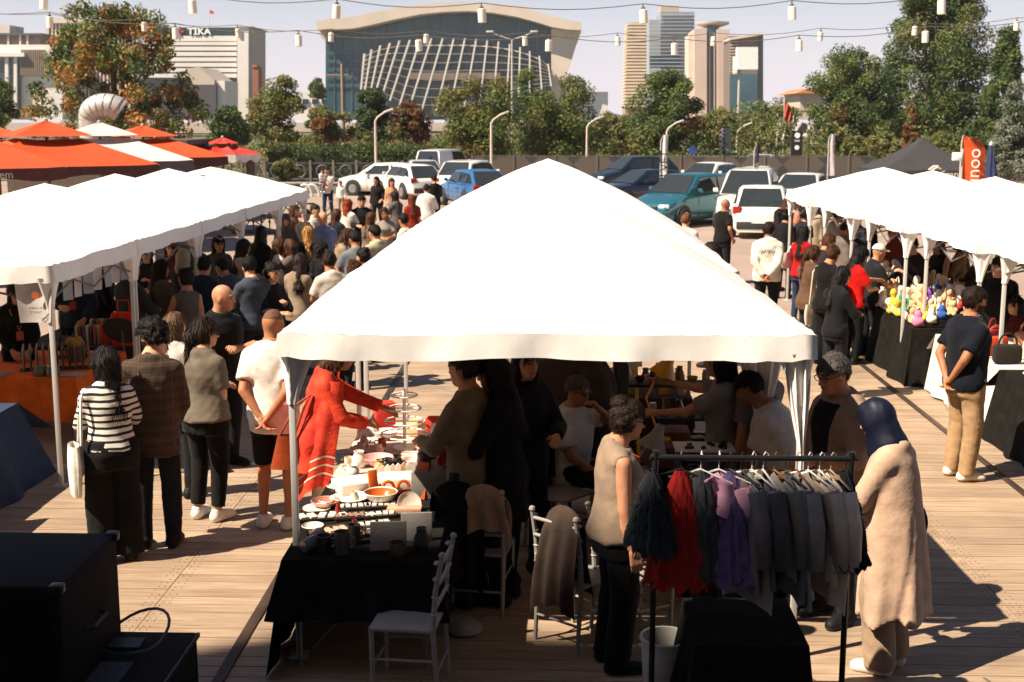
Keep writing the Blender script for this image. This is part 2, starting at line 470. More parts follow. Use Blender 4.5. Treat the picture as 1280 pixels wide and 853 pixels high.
    mh[(y > .07) & (np.abs(x - .032) < .013) & (np.abs(z - .011) < .007)] = 3
    mh[(y > .06) & (np.abs(x - .032) < .020) & (np.abs(z - .034) < .0055)] = 2
    mh[(y > .07) & (x < .023) & (np.abs(z + .055) < .0075)] = 1
    Vs, Fs, Ms = [V, Vh], [F, Fh + len(V)], [MI, mh]
    base = len(V) + len(Vh)
    for side, sh, el, hd, cu in arms:
        d = (hd - el) / np.linalg.norm(hd - el)
        n = np.cross(d, Rv * side); n = n / (np.linalg.norm(n) + 1e-6)
        if abs(d[2]) > .8: n = -Rv * side + 0 * n; n = n - d * (n @ d); n /= np.linalg.norm(n)
        else: n = np.array([0, 0, -1.]) * .8 - Rv * side * .6; n = n - d * (n @ d); n /= np.linalg.norm(n)
        l = np.cross(d, n)
        if (l @ (Fw if abs(d[2]) > .8 else -Rv * side)) > 0: l = -l     # thumb side is -l
        prs = []
        for o, ln in zip((-.030, -.010, .010, .029), (.066, .076, .071, .056)):
            kn = hd + (d * .085 + l * o) * k
            prs.append((hd + (d * .012 + l * o * .55) * k, kn, .016 * k, .0125 * k))
            dd = d; p = kn
            for q_, fr in enumerate((.45, .32, .23)):
                an = cu * .62
                dd = dd * math.cos(an) + n * math.sin(an); n2 = np.cross(l, dd); dd = dd / np.linalg.norm(dd)
                p2 = p + dd * ln * fr * k; prs.append((p, p2, (.0098 - .001 * q_) * k, (.0088 - .001 * q_) * k)); p = p2
        t0 = hd + (d * .025 - l * .018) * k; t1 = hd + (d * .062 - l * .048 + n * .012) * k; t2 = t1 + (d * .028 - l * .006 + n * .016) * k
        prs += [(t0, t1, .014 * k, .0115 * k), (t1, t2, .011 * k, .0085 * k)]
        def hand(P):
            o = None
            for a, b, ra, rb in prs:
                c = cone(P, a, b, ra, rb); o = c if o is None else smin(o, c, .006)
            return smin(o, cone(P, hd - d * .03 * k, hd + d * .02 * k, .025 * k, .022 * k), .012)
        pp = np.array([a for a, *_ in prs] + [b for _, b, *_ in prs] + [hd - d * .03])
        Vq, Fq = sdf_mesh(hand, pp.min(0) - .03, pp.max(0) + .03, max(.006, vox * .36))
        Vs.append(Vq); Fs.append(Fq + base); Ms.append(np.zeros(len(Fq), int)); base += len(Vq)
    me = mesh_np('body', np.concatenate(Vs), np.concatenate(Fs), [sk, mat('lip_' + skin, tuple(c * f for c, f in zip(hexc(skin), (.75, .45, .45))), .5), hm, mat('eye_dark', '#1d1410', .25)], np.concatenate(Ms))
    link('body', me, root)
    nfold = lambda P, a=.006, kk=26, sd=0: a * noise3(P * np.array([1.0, 1.0, .55], np.float32), kk, seed + sd) + a * .9 * (.35 - np.abs(noise3(P * np.array([.8, .8, 1.15], np.float32), kk * 1.5, seed + sd + 50))) * .8 + (a * .35 * noise3(P, kk * 3.0, seed + sd + 90) if vox < .02 else 0)
    # ---- bottoms
    bt, bc = bottom[0], bottom[1]
    bm_ = bc if not isinstance(bc, str) else cloth(bc)
    wst = .07 * k
    if bt in ('trousers', 'shorts', 'wide'):
        wd = wide if bt != 'wide' else max(wide, .05)
        def trs(P):
            d = torso(P, .008 * k, -.17 * k, wst)
            lg = None
            for side, hj, kn, an in legs:
                a = cone(P, hj, kn, .098 * k * g, .070 * k * gl + wd * .7, bt == 'shorts')
                if bt != 'shorts':
                    a = np.minimum(a, cone(P, kn, an - np.array([0, 0, .035 * k]) * (1 if bottom[-1] != 'crop' else -1.2), .069 * k * gl + wd * .7, .052 * k + wd, True))
                lg = a if lg is None else np.minimum(lg, a)
            d = smin(d, lg, .04 * k)
            q = (P - hip.astype(np.float32)) @ BT
            return np.maximum(d, q[:, 2] - wst) + nfold(P, .005, 30, 1)
        lp = np.array([p for l in legs for p in l[1:]] + [hip])
        V, F = sdf_mesh(trs, lp.min(0) - np.array([.2 * g + wd, .2 * g + wd, .12]), lp.max(0) + np.array([.2 * g + wd, .2 * g + wd, .2]), vox)
        link('trousers' if bt != 'shorts' else 'shorts', mesh_np('trousers', V, F, bm_), root)
    elif bt == 'skirt':
        ln = bottom[2] if len(bottom) > 2 else .6
        TS = np.array([(-.95, .20 + ln * .12, .17 + ln * .1, 0), (-.10, .185 * g, .140 * g, -.015), (.02, .165 * g, .12 * g, -.01), (.10, .14 * g, .10 * g, 0)]) * k
        def sk_(P):
            return torso(P, .012, -ln * k, wst, TS) + .018 * np.sin(np.arctan2(P[:, 1], P[:, 0]) * 9 + 1.3 * seed) * np.clip((hip[2] - P[:, 2]) / .8, 0, 1) + nfold(P, .004, 20, 1)
        V, F = sdf_mesh(sk_, (-.42, -.36, hip[2] - ln * k - .05), (.42, .36, hip[2] + .15), vox)
        link('skirt', mesh_np('skirt', V, F, bm_), root)
    # ---- top
    tt, tcol = top[0], top[1]
    tm = tcol if not isinstance(tcol, str) else cloth(tcol)
    hem = {'tee': -.10, 'shirt': -.13, 'sleeveless': .02, 'jacket': -.17, 'coat': -.78, 'crop': .04, 'tank': -.06, 'vest': -.08}[tt]
    if len(top) > 2 and top[2] is not None: hem = top[2]
    infl = {'tee': .030, 'shirt': .028, 'sleeveless': .024, 'jacket': .036, 'coat': .036, 'crop': .015, 'tank': .016, 'vest': .024}[tt]
    slv = {'tee': .72, 'shirt': 1.9, 'sleeveless': 0, 'jacket': 1.95, 'coat': 1.95, 'crop': 1.9, 'tank': 0, 'vest': 0}[tt]
    TT = T.copy()
    if hem < -.15:
        TT = np.concatenate([np.array([(-1.0, .26 * g, .21 * g, -.02), (-.35, .205 * g, .165 * g, -.015)]) * k, T])
    if tt == 'coat': TT = np.array([(-1.0, .25 * g, .205 * g, -.02), (-.35, .200 * g, .165 * g, -.018), (-.05, .176 * g, .145 * g, -.015), (.15, .158 * g, .130 * g, -.006), (.33, .150 * g, .122 * g, .004), (.435, .132 * g, .092 * g, -.004), (.485, .088 * g, .068 * g, -.01), (.56, .05 * g, .053 * g, -.008)]) * k
    neckt = (.535 if tt not in ('tank', 'sleeveless') else .50) * k
    def tops(P):
        d = torso(P, infl * k, hem * k, neckt, TT)
        if seat is None and hem < -.3:
            an_ = np.arctan2(P[:, 1], P[:, 0]); lw_ = np.clip((hip[2] + .15 - P[:, 2]) / .8, 0, 1)
            d = d + (.020 * np.sin(an_ * 6 + seed + P[:, 2] * 1.5) + .012 * np.abs(np.sin(an_ * 4.5 + 1.7 * seed - P[:, 2] * .8))) * lw_
            for a0_ in (-2.2, -1.1, .3, 1.4, 2.6): d = d + .022 * np.exp(-((np.angle(np.exp(1j * (an_ - a0_ - .25 * np.sin(P[:, 2] * 3 + a0_)))) / .10) ** 2)) * lw_ ** .7
        for side in (-1, 1): d = smin(d, cone(P, tp(0, -.03, .512), tp(side * sw * .85, -.022, .438), (.046 * gl + infl * .6) * k, (.045 * gl + infl * .6) * k), .03 * k)
        if slv > 0:
            rs = .003 + infl * .50
            for side, sh, el, hd, cu in arms:
                if slv < 1:
                    a = cone(P, sh, sh + (el - sh) * slv, (.052 * gl + rs) * k, (.050 * gl + rs + .006) * k, True)
                else:
                    fr = slv - 1
                    a = np.minimum(cone(P, sh, el, (.051 * gl + rs) * k, (.043 * gl + rs) * k), cone(P, el, el + (hd - el) * fr, (.043 * gl + rs) * k, (.030 + rs) * k, True))
                d = smin(d, a, .03 * k)
        else:
            for side, sh, el, hd, cu in arms:
                d = np.maximum(d, -(cone(P, sh + Rv * side * .045 * k, sh + Rv * side * .045 * k + np.array([0, 0, -.09 * k]), .055 * k, .05 * k)))
        d = np.maximum(d, -cone(P, neck - U * .01 * k, hc_, .062 * k * gl, .062 * k * gl))
        return d + nfold(P, {'jacket': .0065, 'shirt': .0065, 'coat': .0018}.get(tt, .005), 24 if tt != 'coat' else 15, 2)
    ap = np.array([p for a in arms for p in a[1:4]] + [hip + U * hem * k, neck])
    V, F = sdf_mesh(tops, ap.min(0) - np.array([.2, .2, .08]) * max(g, 1.1), ap.max(0) + np.array([.2, .2, .08]) * max(g, 1.1), vox)
    names = {'tee': 'shirt', 'shirt': 'shirt', 'crop': 'shirt', 'jacket': 'jacket', 'coat': 'coat', 'tank': 'tank_top', 'sleeveless': 'blouse', 'vest': 'vest'}
    link(names[tt], mesh_np('top', V, F, tm), root)
    if front:
        def fr(P):
            q = (P - hip.astype(np.float32)) @ BT
            d = torso(P, (infl + .006) * k, (hem + .01) * k, .50 * k, TT) + nfold(P, .0065, 24, 2)
            return np.maximum(np.maximum(d, np.abs(q[:, 0]) - (.05 + .05 * np.clip(q[:, 2] / (.5 * k), 0, 1)) * k), -(q[:, 1] - .02))
        V, F = sdf_mesh(fr, ap.min(0) - np.array([.2, .2, .08]) * max(g, 1.1), ap.max(0) + np.array([.2, .2, .08]) * max(g, 1.1), vox)
        if len(F): link('shirt_front', mesh_np('shirt_front', V, F, cloth(front)), root)
    # ---- hair, scarf, cap
    ht = hair[0]
    if ht not in ('bald', 'buzz'):
        r2 = seed
        def hr(P):
            q = hq(P); infl_ = {'short': .012, 'curly': .030, 'cap': .016, 'scarf': .020}.get(ht, .014)
            d = ell(q, (0, -.018, .026), (.078 + infl_, .098 + infl_, .098 + infl_))
            lim = np.where(q[:, 1] > .0, .050 - .1 * np.abs(q[:, 0]), np.where(q[:, 1] > -.045, .012, -.055))
            if ht == 'scarf':
                d = smin(d, cone(q, (0, -.01, -.03), (0, -.03, -.16), .086, .108), .05)
                d = smin(d, cone(q, (0, -.07, -.08), (0.02, -.125, -.21), .060, .026), .03)
                d = smin(d, cone(q, (-.02, .04, .085), (-.01, .085, .06), .040, .022), .03)
                d = smin(d, cone(q, (0, .05, -.12), (0, .06, -.22), .06, .07), .05)
                d = np.maximum(d, -ell(q, (0, .115, -.02), (.058, .075, .085)))
                d = d + .0015 * noise3(q, 40, r2) + .004 * (.4 - np.abs(noise3(q * np.array([1.5, 1.0, .35], np.float32), 45, r2 + 3)))
                return d * k
            if ht == 'cap':
                d = np.maximum(d, .03 - q[:, 2]); d = np.minimum(d, np.maximum(ell(q, (0, .10, .045), (.07, .085, .016)), .0 - q[:, 1] + .02)); return d * k
            cut = lim - q[:, 2]
            d = np.maximum(d, np.where(q[:, 1] > -.03, np.maximum(cut, -1), cut))
            if ht in ('long', 'bob', 'ponytail', 'bun'):
                d = np.minimum(d, np.maximum(ell(q, (0, -.03, .0), (.090, .092, .10)), q[:, 1] - .01))
            if ht in ('long', 'bob'):
                ln = .40 if ht == 'long' else .20
                for s in (-1, 1):
                    d = smin(d, cone(q, (s * .058, -.02, .02), (s * .075, -.02, -ln * .72), .042, .026), .03)
                    d = smin(d, cone(q, (s * .035, -.065, .02), (s * .045, -.095, -ln), .05, .034), .03)
                d = smin(d, cone(q, (0, -.075, .02), (0, -.11, -ln), .055, .040), .03)
                d = np.maximum(d, -ell(q, (0, .12, -.03), (.064, .085, .095)))
            if ht == 'ponytail':
                d = smin(d, cone(q, (0, -.10, .045), (0, -.135, -.03), .028, .036), .02)
                d = smin(d, cone(q, (0, -.135, -.03), (0.01, -.14, -.36), .036, .014), .02)
            if ht == 'bun':
                d = smin(d, ell(q, (0, -.085, .10), (.05, .05, .045)), .012)
            a = .010 if ht == 'curly' else .0045
            return (d + a * noise3(q, 95 if ht == 'curly' else 70, r2)) * k
        V, F = sdf_mesh(hr, hc_ - np.array([.22, .26, .50 if ht in ('long', 'ponytail', 'scarf', 'bob') else .2]) * k, hc_ + np.array([.22, .22, .2]) * k, max(.010, vox * .6))
        if ht not in ('scarf', 'cap') and len(F):
            rg = np.random.default_rng(seed); m_ = 1500 if vox < .018 else (600 if vox < .025 else 220)
            fc = F[rg.integers(0, len(F), m_)]; c0 = V[fc].mean(1); nn = np.cross(V[fc[:, 1]] - V[fc[:, 0]], V[fc[:, 2]] - V[fc[:, 0]]); nn /= (np.linalg.norm(nn, axis=1)[:, None] + 1e-9)
            dn = np.array([0, -.25, -1.]) + rg.normal(size=(m_, 3)) * (.22 if ht in ('long', 'bob', 'ponytail') else .8)
            dn -= nn * (dn * nn).sum(1)[:, None]; dn /= (np.linalg.norm(dn, axis=1)[:, None] + 1e-9)
            ln = ((.05 + .06 * rg.random(m_)) if ht in ('long', 'bob', 'ponytail') else (.018 + .022 * rg.random(m_)))[:, None] * k
            sd_ = np.cross(nn, dn) * (.0035 if vox < .018 else .006)
            lf = .010 if ht == 'curly' else .004
            p0 = c0 + nn * .001; p1 = p0 + dn * ln * .5 + nn * lf; p2 = p0 + dn * ln + nn * (lf * .3)
            RV = np.stack([p0 - sd_, p0 + sd_, p1 + sd_ * .8, p1 - sd_ * .8, p2 + sd_ * .15, p2 - sd_ * .15], 1).reshape(-1, 3)
            ri = np.arange(m_)[:, None] * 6 + len(V)
            F = np.concatenate([F, ri + np.array([[0, 1, 2, 3]]), ri + np.array([[3, 2, 4, 5]])]); V = np.concatenate([V, RV.astype(np.float32)])
        link({'scarf': 'headscarf', 'cap': 'cap'}.get(ht, 'hair'), mesh_np('hair', V, F, hm if ht not in ('scarf', 'cap') else mat('satin_' + hc, hc, .55 if ht == 'scarf' else .8, .15, 8, .25, 18, spec=.3)), root)
    # ---- shoes
    if shoes:
        sm = shoe_mesh(*shoes)
        for side, hj, kn, an in legs:
            o = link('shoe', sm, root, (an[0], an[1] + .02, 0.002), (0, 0, -side * .18)); o.scale = (k, k, k)
    if glasses:
        mb = MB(); gm = mat('glasses_' + glasses, glasses, .25)
        def hp_(x, y, z): return Vector(hc_ + (Hx * x + Hf * y + Hu * z) * k)
        for s in (-1, 1):
            ring = [hp_(s * .033 + .024 * math.cos(t * math.pi / 6), .101 - .004 * abs(math.cos(t * math.pi / 6)), .010 + .017 * math.sin(t * math.pi / 6)) for t in range(13)]
            mb.tube(ring, .0028 * k, 5)
            if glasses == '#0b0b0c': mb.add(ring[:12], [tuple(range(12))])
            mb.tube([hp_(s * .057, .098, .014), hp_(s * .079, .04, .016), hp_(s * .081, -.02, .006)], .0025 * k, 5)
        mb.tube([hp_(-.01, .105, .014), hp_(.01, .105, .014)], .0028 * k, 5)
        mb.build('glasses', gm, root)
    if lanyard:
        mb = MB(); pf = .135 * g
        for s in (-1, 1): mb.tube([Vector(tp(s * .07, -.02, .52)), Vector(tp(s * .085, pf * .75, .45)), Vector(tp(0, pf + .03, .22))], .006, 5)
        mb.box(Vector(tp(0, pf + .04, .16)), (.075, .008, .10), 0)
        mb.build('lanyard', cloth(lanyard), root)
    info = dict(root=root, tp=tp, arms=arms, legs=legs, hip=hip, hc=hc_, k=k, neck=neck, Hx=Hx, Hf=Hf, Hu=Hu)
    return info
def person_px(label, px, ptop, face, h=1.72, **kw):
    """stand a person so that the top of the head lies on that line of sight"""
    seat = kw.get('seat')
    top = h * 1.005 if seat is None else seat + .10 * h / 1.75 + .79 * h / 1.75
    p = at_z(px, ptop, top - .02)
    if seat is None and p.y < 14:
        h *= 1.055; p = at_z(px, ptop, h * 1.005 - .02)
    return person(label, p.x, p.y, face, h=h, **kw)
# ------------------------------------------------------------------ ground, deck, lot
def wood_mat():
    m = bpy.data.materials.new('deck_wood'); m.use_nodes = True
    N = m.node_tree.nodes; L = m.node_tree.links; p = N['Principled BSDF']
    tc = N.new('ShaderNodeTexCoord'); oi = N.new('ShaderNodeObjectInfo')
    ad = N.new('ShaderNodeVectorMath'); ad.operation = 'ADD'
    sc = N.new('ShaderNodeVectorMath'); sc.operation = 'SCALE'; sc.inputs['Scale'].default_value = 37.0
    cb = N.new('ShaderNodeCombineXYZ'); L.new(oi.outputs['Random'], cb.inputs[0]); L.new(oi.outputs['Random'], cb.inputs[1]); L.new(cb.outputs[0], sc.inputs[0])
    L.new(tc.outputs['Object'], ad.inputs[0]); L.new(sc.outputs[0], ad.inputs[1])
    mp = N.new('ShaderNodeMapping'); mp.inputs['Scale'].default_value = (1.2, 22, 10); L.new(ad.outputs[0], mp.inputs[0])
    nz = N.new('ShaderNodeTexNoise'); nz.inputs['Scale'].default_value = 2.0; nz.inputs['Detail'].default_value = 7; nz.inputs['Distortion'].default_value = .8; L.new(mp.outputs[0], nz.inputs['Vector'])
    rp = N.new('ShaderNodeValToRGB'); e = rp.color_ramp.elements
    e[0].position = .30; e[0].color = (.250, .174, .116, 1); e[1].position = .70; e[1].color = (.415, .299, .203, 1)
    L.new(nz.outputs['Fac'], rp.inputs[0])
    n2 = N.new('ShaderNodeTexNoise'); n2.inputs['Scale'].default_value = 1.1; n2.inputs['Detail'].default_value = 5
    geo = N.new('ShaderNodeNewGeometry'); L.new(geo.outputs['Position'], n2.inputs['Vector'])
    mr = N.new('ShaderNodeMapRange'); mr.inputs['From Min'].default_value = .3; mr.inputs['From Max'].default_value = .7; mr.inputs['To Min'].default_value = .78; mr.inputs['To Max'].default_value = 1.15
    L.new(n2.outputs['Fac'], mr.inputs[0])
    m2 = N.new('ShaderNodeMapRange'); m2.inputs['To Min'].default_value = .86; m2.inputs['To Max'].default_value = 1.12; L.new(oi.outputs['Random'], m2.inputs[0])
    mm = N.new('ShaderNodeMath'); mm.operation = 'MULTIPLY'; L.new(mr.outputs[0], mm.inputs[0]); L.new(m2.outputs[0], mm.inputs[1])
    hs = N.new('ShaderNodeHueSaturation'); L.new(rp.outputs[0], hs.inputs['Color']); L.new(mm.outputs[0], hs.inputs['Value'])
    L.new(hs.outputs[0], p.inputs['Base Color']); p.inputs['Roughness'].default_value = .72
    bp = N.new('ShaderNodeBump'); bp.inputs['Strength'].default_value = .3; bp.inputs['Distance'].default_value = .01
    L.new(nz.outputs['Fac'], bp.inputs['Height']); L.new(bp.outputs[0], p.inputs['Normal'])
    return m
WOOD = wood_mat()
NAIL = mat('nail_head', '#2a1a10', .6)
ground = MB().bb(-1000, 1000, -120, 1200, -.6, -.25).build('ground', mat('earth', (.22, .17, .12), .95, .3, .08, .4, 3)); tag(ground, kind='structure')
DY0, NROW, PW = 5.4, 100, .150
DY1 = DY0 + NROW * PW
base = MB().bb(-14.9, 14.9, -3.0, DY1, -.24, -.045).build('deck_substructure', mat('deck_under', '#1c130c', .95)); tag(base, kind='structure')
deck = bpy.data.objects.new('deck', None); COL.objects.link(deck); tag(deck, kind='structure')
jx = [-8.95, -2.83, 3.29, 9.41]
pm = []
for v in range(6):
    r = random.Random(v); mb = MB(); Lp = 6.12 - .006
    w = PW - .005 - r.random() * .002
    mb.box((0, 0, -.018), (Lp, w, .036))
    for xx in (-Lp / 2 + .035, -Lp / 2 + .085, -1.02, 1.02, Lp / 2 - .035, Lp / 2 - .085):
        for yy in (-.042, .042):
            if r.random() < .9:
                mb.lathe([(.0052, 0), (.0045, .0025), (0, .0026)], 6, (xx + r.uniform(-.006, .006), yy + r.uniform(-.006, .006), .0002), 1)
    pm.append(mb.mesh('plank', [WOOD, NAIL], 30))
for i in range(NROW):
    for j in range(3):
        link('plank', pm[(i * 7 + j * 3 + i // 6) % 6], deck, (jx[j] + 3.06, DY0 + (i + .5) * PW, random.uniform(-.0025, .0015)), (random.uniform(-.004, .004), 0, math.pi * ((i + j) % 2)))
far_boards = MB().bb(-15, -8.96, DY0, DY1, -.045, -.004).bb(9.42, 15, DY0, DY1, -.045, -.004).bb(-15, 15, -3, DY0 - .004, -.045, -.004)
tag(far_boards.build('deck_border', WOOD), kind='structure')
pave = MB().bb(-60, 60, DY1 + .002, 71.0, -.24, -.006).build('pavement', mat('paving', (.29, .215, .172), .9, .12, .5, .3, 25, detail=8)); tag(pave, kind='structure')
for x in (4.43, -2.05):
    mb = MB().bb(x - .038, x + .038, DY0, DY1, .001, .012)
    tag(mb.build('cable_channel', mat('channel_metal', '#3a2c22', .55, .3, 3), bevel=.004), 'flat dark strip let into the deck ' + ('along the toy stalls' if x > 0 else 'past the draped pottery table'), 'cable cover')
# unseen building added behind the photographer, its height set to shade the near deck
bb_ = thing('shade_building', 'unseen tall pale block added behind the deck edge for its shade', 'building', (0, -2.6, 0))
MB().bb(-46, 30, -16, 0, -.2, 26.9).build('wall', mat('render_pale', (.45, .40, .34), .9, .1, .3), bb_)
MB().bb(-23.4, -20.55, -9, -.01, 26.9, 29.2).build('roof_shade_block', mat('render_pale', (.45, .40, .34), .9, .1, .3), bb_)  # unseen roof block, added to carry the shade farther under the large tent
for kx in range(18):
    for kz in range(8):
        MB().bb(-44 + kx * 4.1, -41.6 + kx * 4.1, .002, .05, 2.0 + kz * 3.3, 3.9 + kz * 3.3).build('window', mat('glass_dark', (.03, .04, .05), .12), bb_)
# ------------------------------------------------------------------ far buildings
def ext(mb, pts, Y, depth, mi=0):
    vs = [at_y(x, y, Y) for x, y in pts]; n = len(vs)
    bk = [v + Vector((0, depth, 0)) for v in vs]
    mb.add(vs + bk, [tuple(range(n)), tuple(range(2 * n - 1, n - 1, -1))] + [(i, n + i, n + (i + 1) % n, (i + 1) % n) for i in range(n)], mi)
    return mb
def rect(mb, x0, y0, x1, y1, Y, depth, mi=0): return ext(mb, [(x0, y0), (x1, y0), (x1, y1), (x0, y1)], Y, depth, mi)
def base_at(px, Y): p = at_y(px, 148, Y); return Vector((p.x, Y, 0))
class Bld:
    """collects pixel-measured prisms at true distances and parents them to one empty"""
    def __init__(s, name, label, cat, px, Y):
        s.o = base_at(px, Y); s.root = thing(name, label, cat, s.o)
    def part(s, name, mb, m, parent=None, sharp=30):
        mb.v = [tuple(Vector(v) - s.o) for v in mb.v]
        o = mb.build(name, m, s.root if parent is None else parent, sharp=sharp); return o
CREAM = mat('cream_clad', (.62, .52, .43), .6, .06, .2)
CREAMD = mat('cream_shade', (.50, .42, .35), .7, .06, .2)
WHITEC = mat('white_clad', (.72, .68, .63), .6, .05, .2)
BGLASS = mat('blue_glass', (.030, .090, .120), .15, .3, .15, spec=.45)
DGLASS = mat('dark_glass', (.03, .045, .055), .12, .3, .3, spec=.8)
Y0 = 330.0
b = Bld('station_hall', 'glass station hall with sweeping cream roof and leaning white fins', 'station', 560, Y0)
top = [(395, 27), (412, 23), (435, 22), (460, 17), (490, 11), (520, 6), (550, 4), (580, 3), (610, 4), (640, 7), (665, 12), (690, 20), (708, 25), (727, 28)]
bot = [(727, 38), (708, 37), (690, 34), (668, 27), (645, 21), (615, 16), (585, 14), (555, 15), (525, 18), (495, 24), (465, 31), (440, 36), (412, 37), (397, 38)]
b.part('roof', ext(MB(), top + bot, Y0 - 6, 60), CREAM, sharp=50)
g = ext(MB(), [(407, 37), (440, 37), (465, 32), (495, 25), (525, 19), (555, 16), (585, 15), (615, 17), (645, 22), (668, 28), (689, 35), (689, 150), (407, 150)], Y0, 40)
b.part('glass_front', g, BGLASS)
b.part('side_wall', ext(MB(), [(689, 36), (726, 38), (718, 64), (708, 97), (700, 150), (689, 150)], Y0 - 3, 42), CREAM)
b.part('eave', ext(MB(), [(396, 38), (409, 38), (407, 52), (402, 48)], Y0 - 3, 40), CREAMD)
mu = mat('mullion', (.10, .16, .19), .5)
for i, x in enumerate(range(418, 689, 11)):
    yt = np.interp(x, [407, 440, 465, 495, 525, 555, 585, 615, 645, 668, 689], [37.5, 37.5, 33, 26, 20, 17, 16, 18, 23, 29, 36])
    b.part('mullion', rect(MB(), x - .35, yt + .4, x + .35, 140, Y0 - .25, .22), mu)
for y in (47, 57, 67, 77, 87, 97, 107): b.part('transom', rect(MB(), 407.5, y - .3, 688.5, y + .3, Y0 - .5, .22), mu)
fins_t = [(455, 67), (464, 62), (475, 57), (487, 54), (499, 51), (512, 50), (525, 49), (539, 48), (553, 48), (567, 48), (581, 48), (595, 49), (609, 50), (623, 52), (637, 55), (650, 59), (662, 64), (674, 70), (685, 80)]
fins_b = [(451, 112), (456, 112), (463, 114), (469, 116), (477, 121), (487, 126), (499, 132), (511, 136), (527, 138), (545, 138), (562, 136), (580, 134), (599, 132), (616, 130), (633, 126), (648, 121), (662, 116), (677, 112), (689, 108)]
for (x0, y0), (x1, y1) in zip(fins_t, fins_b):
    b.part('fin', ext(MB(), [(x0 - .9, y0), (x0 + .9, y0), (x1 + .9, y1), (x1 - .9, y1)], Y0 - 5.5, 1.6), WHITEC)
for q in (.10, .22, .34, .46, .58, .70, .82, .93):
    pts = [((1 - q) * a[0] + q * c[0], (1 - q) * a[1] + q * c[1]) for a, c in zip(fins_t, fins_b)]
    b.part('louvre', ext(MB(), [(x, y - .6) for x, y in pts] + [(x, y + .6) for x, y in pts[::-1]], Y0 - 3.6, .5), CREAM)
b.part('canopy_band', rect(MB(), 512, 91, 625, 99, Y0 - 3.0, 2), CREAM)
b.part('podium', rect(MB(), 300, 115, 760, 150, Y0 + 1, 30), WHITEC)
for x in range(306, 405, 12): b.part('podium_window', rect(MB(), x, 124, x + 7, 130, Y0 + .6, .38), DGLASS)
# white-banded office with lettering
Yt = 260.0
b = Bld('office_block', 'white banded office block with TIKA lettering on its dark top storey', 'office', 250, Yt)
b.part('core', rect(MB(), 178, 36, 296, 150, Yt, 18), DGLASS)
b.part('top_storey', rect(MB(), 176, 34.5, 295.5, 44.3, Yt - .7, 19), mat('teal_dark', (.025, .055, .06), .3, .15, 1))
for i in range(8):
    y = 45.0 + i * 6.75
    b.part('spandrel', rect(MB(), 177, y, 295.5, y + (7.6 if i == 0 else 4.9), Yt - .9, 1.2), WHITEC)
b.part('stair_tower', rect(MB(), 296.5, 34.0, 310.5, 150, Yt - 2, 14), WHITEC)
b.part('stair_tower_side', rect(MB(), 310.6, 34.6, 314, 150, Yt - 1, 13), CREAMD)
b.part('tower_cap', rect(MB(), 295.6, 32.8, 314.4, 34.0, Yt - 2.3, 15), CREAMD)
b.part('tower_window', rect(MB(), 299, 39, 302.5, 48, Yt - 2.2, .19), mat('grey_pane', (.25, .25, .24), .4))
t = text_mesh('TİKA', 1.75, .12, mat('sign_white', (.85, .85, .83), .5), bold=.05)
c = at_y(249, 39.9, Yt - 1.0) - b.o
o = link('lettering', t, b.root, c, (math.pi / 2, 0, 0)); o.scale = (1.12, 1, 1)
c = at_y(224, 39.3, Yt - 1.0)
mb = MB(); 
for i in range(5):
    a = i * 2 * math.pi / 5; mb.box(c + Vector((.62 * math.cos(a), 0, .62 * math.sin(a))), (.62, .2, .34), 0, Matrix.Rotation(-a, 3, 'Y'))
b.part('emblem', mb, mat('emblem_red', (.55, .05, .05), .5))
mb = MB(); p = at_y(262, 34, Yt); mb.tube([p, p + Vector((0, 0, 3.4))], .06, 6); b.part('flag_pole', mb, WHITEC)
mb = MB(); ext(mb, [(262.3, 12.5), (267, 14.5), (266.5, 18), (262.3, 17)], Yt - .05, .1); b.part('flag', mb, mat('flag_red', (.5, .04, .03), .8))
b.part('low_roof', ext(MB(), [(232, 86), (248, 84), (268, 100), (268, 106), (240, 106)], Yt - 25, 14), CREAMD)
b.part('low_wing', rect(MB(), 225, 106, 270, 150, Yt - 25, 14), mat('dark_wing', (.07, .065, .07), .6))
b.part('low_wall', rect(MB(), 270.2, 101, 281, 150, Yt - 24, 10), WHITEC)
# finned block behind the orange-leaved tree
Yf = 300.0
b = Bld('finned_block', 'beige civic block with close vertical fins behind the orange-leaved tree', 'building', 115, Yf)
b.part('core', rect(MB(), 58, 26, 172, 150, Yf, 20), DGLASS)
b.part('parapet', rect(MB(), 57, 23, 174, 29, Yf - 1.5, 22), CREAM)
b.part('pier', rect(MB(), 57, 29, 61, 150, Yf - 1.2, 2), CREAM)
for x in np.arange(64, 172, 4.6): b.part('fin', rect(MB(), x, 29, x + 2.0, 150, Yf - 1.0, .9), CREAM)
b.part('floor_band', rect(MB(), 61.1, 44, 172, 45.6, Yf - 1.3, .28), CREAM)
b = Bld('slab_block', 'low white civic block with brown glazed upper storey', 'building', 30, 290)
b.part('body', rect(MB(), -40, 56, 78, 150, 290, 20), WHITEC)
b.part('upper_storey', rect(MB(), -30, 44, 50, 55.9, 292, 12), mat('brown_pane', (.16, .12, .09), .4, .2, 1))
for x in (-20, 9, 24, 33): b.part('upper_pier', rect(MB(), x, 43, x + 2, 55.8, 291.5, .45), CREAM)
b.part('upper_roof', rect(MB(), -32, 41.6, 52, 43.9, 291, 14), mat('slate', (.08, .09, .11), .6))
b.part('plant_room', rect(MB(), -10, 31.5, 12, 41.5, 296, 8), CREAM)
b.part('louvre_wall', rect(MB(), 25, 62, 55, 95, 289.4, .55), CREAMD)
for x in np.arange(26, 55, 2.4): b.part('louvre', rect(MB(), x, 62.5, x + 1.1, 94, 288.9, .45), mat('louvre_brown', (.30, .23, .18), .7))
for x in (6, 17): b.part('column', rect(MB(), x, 70, x + 4, 150, 288.6, .8), WHITEC)
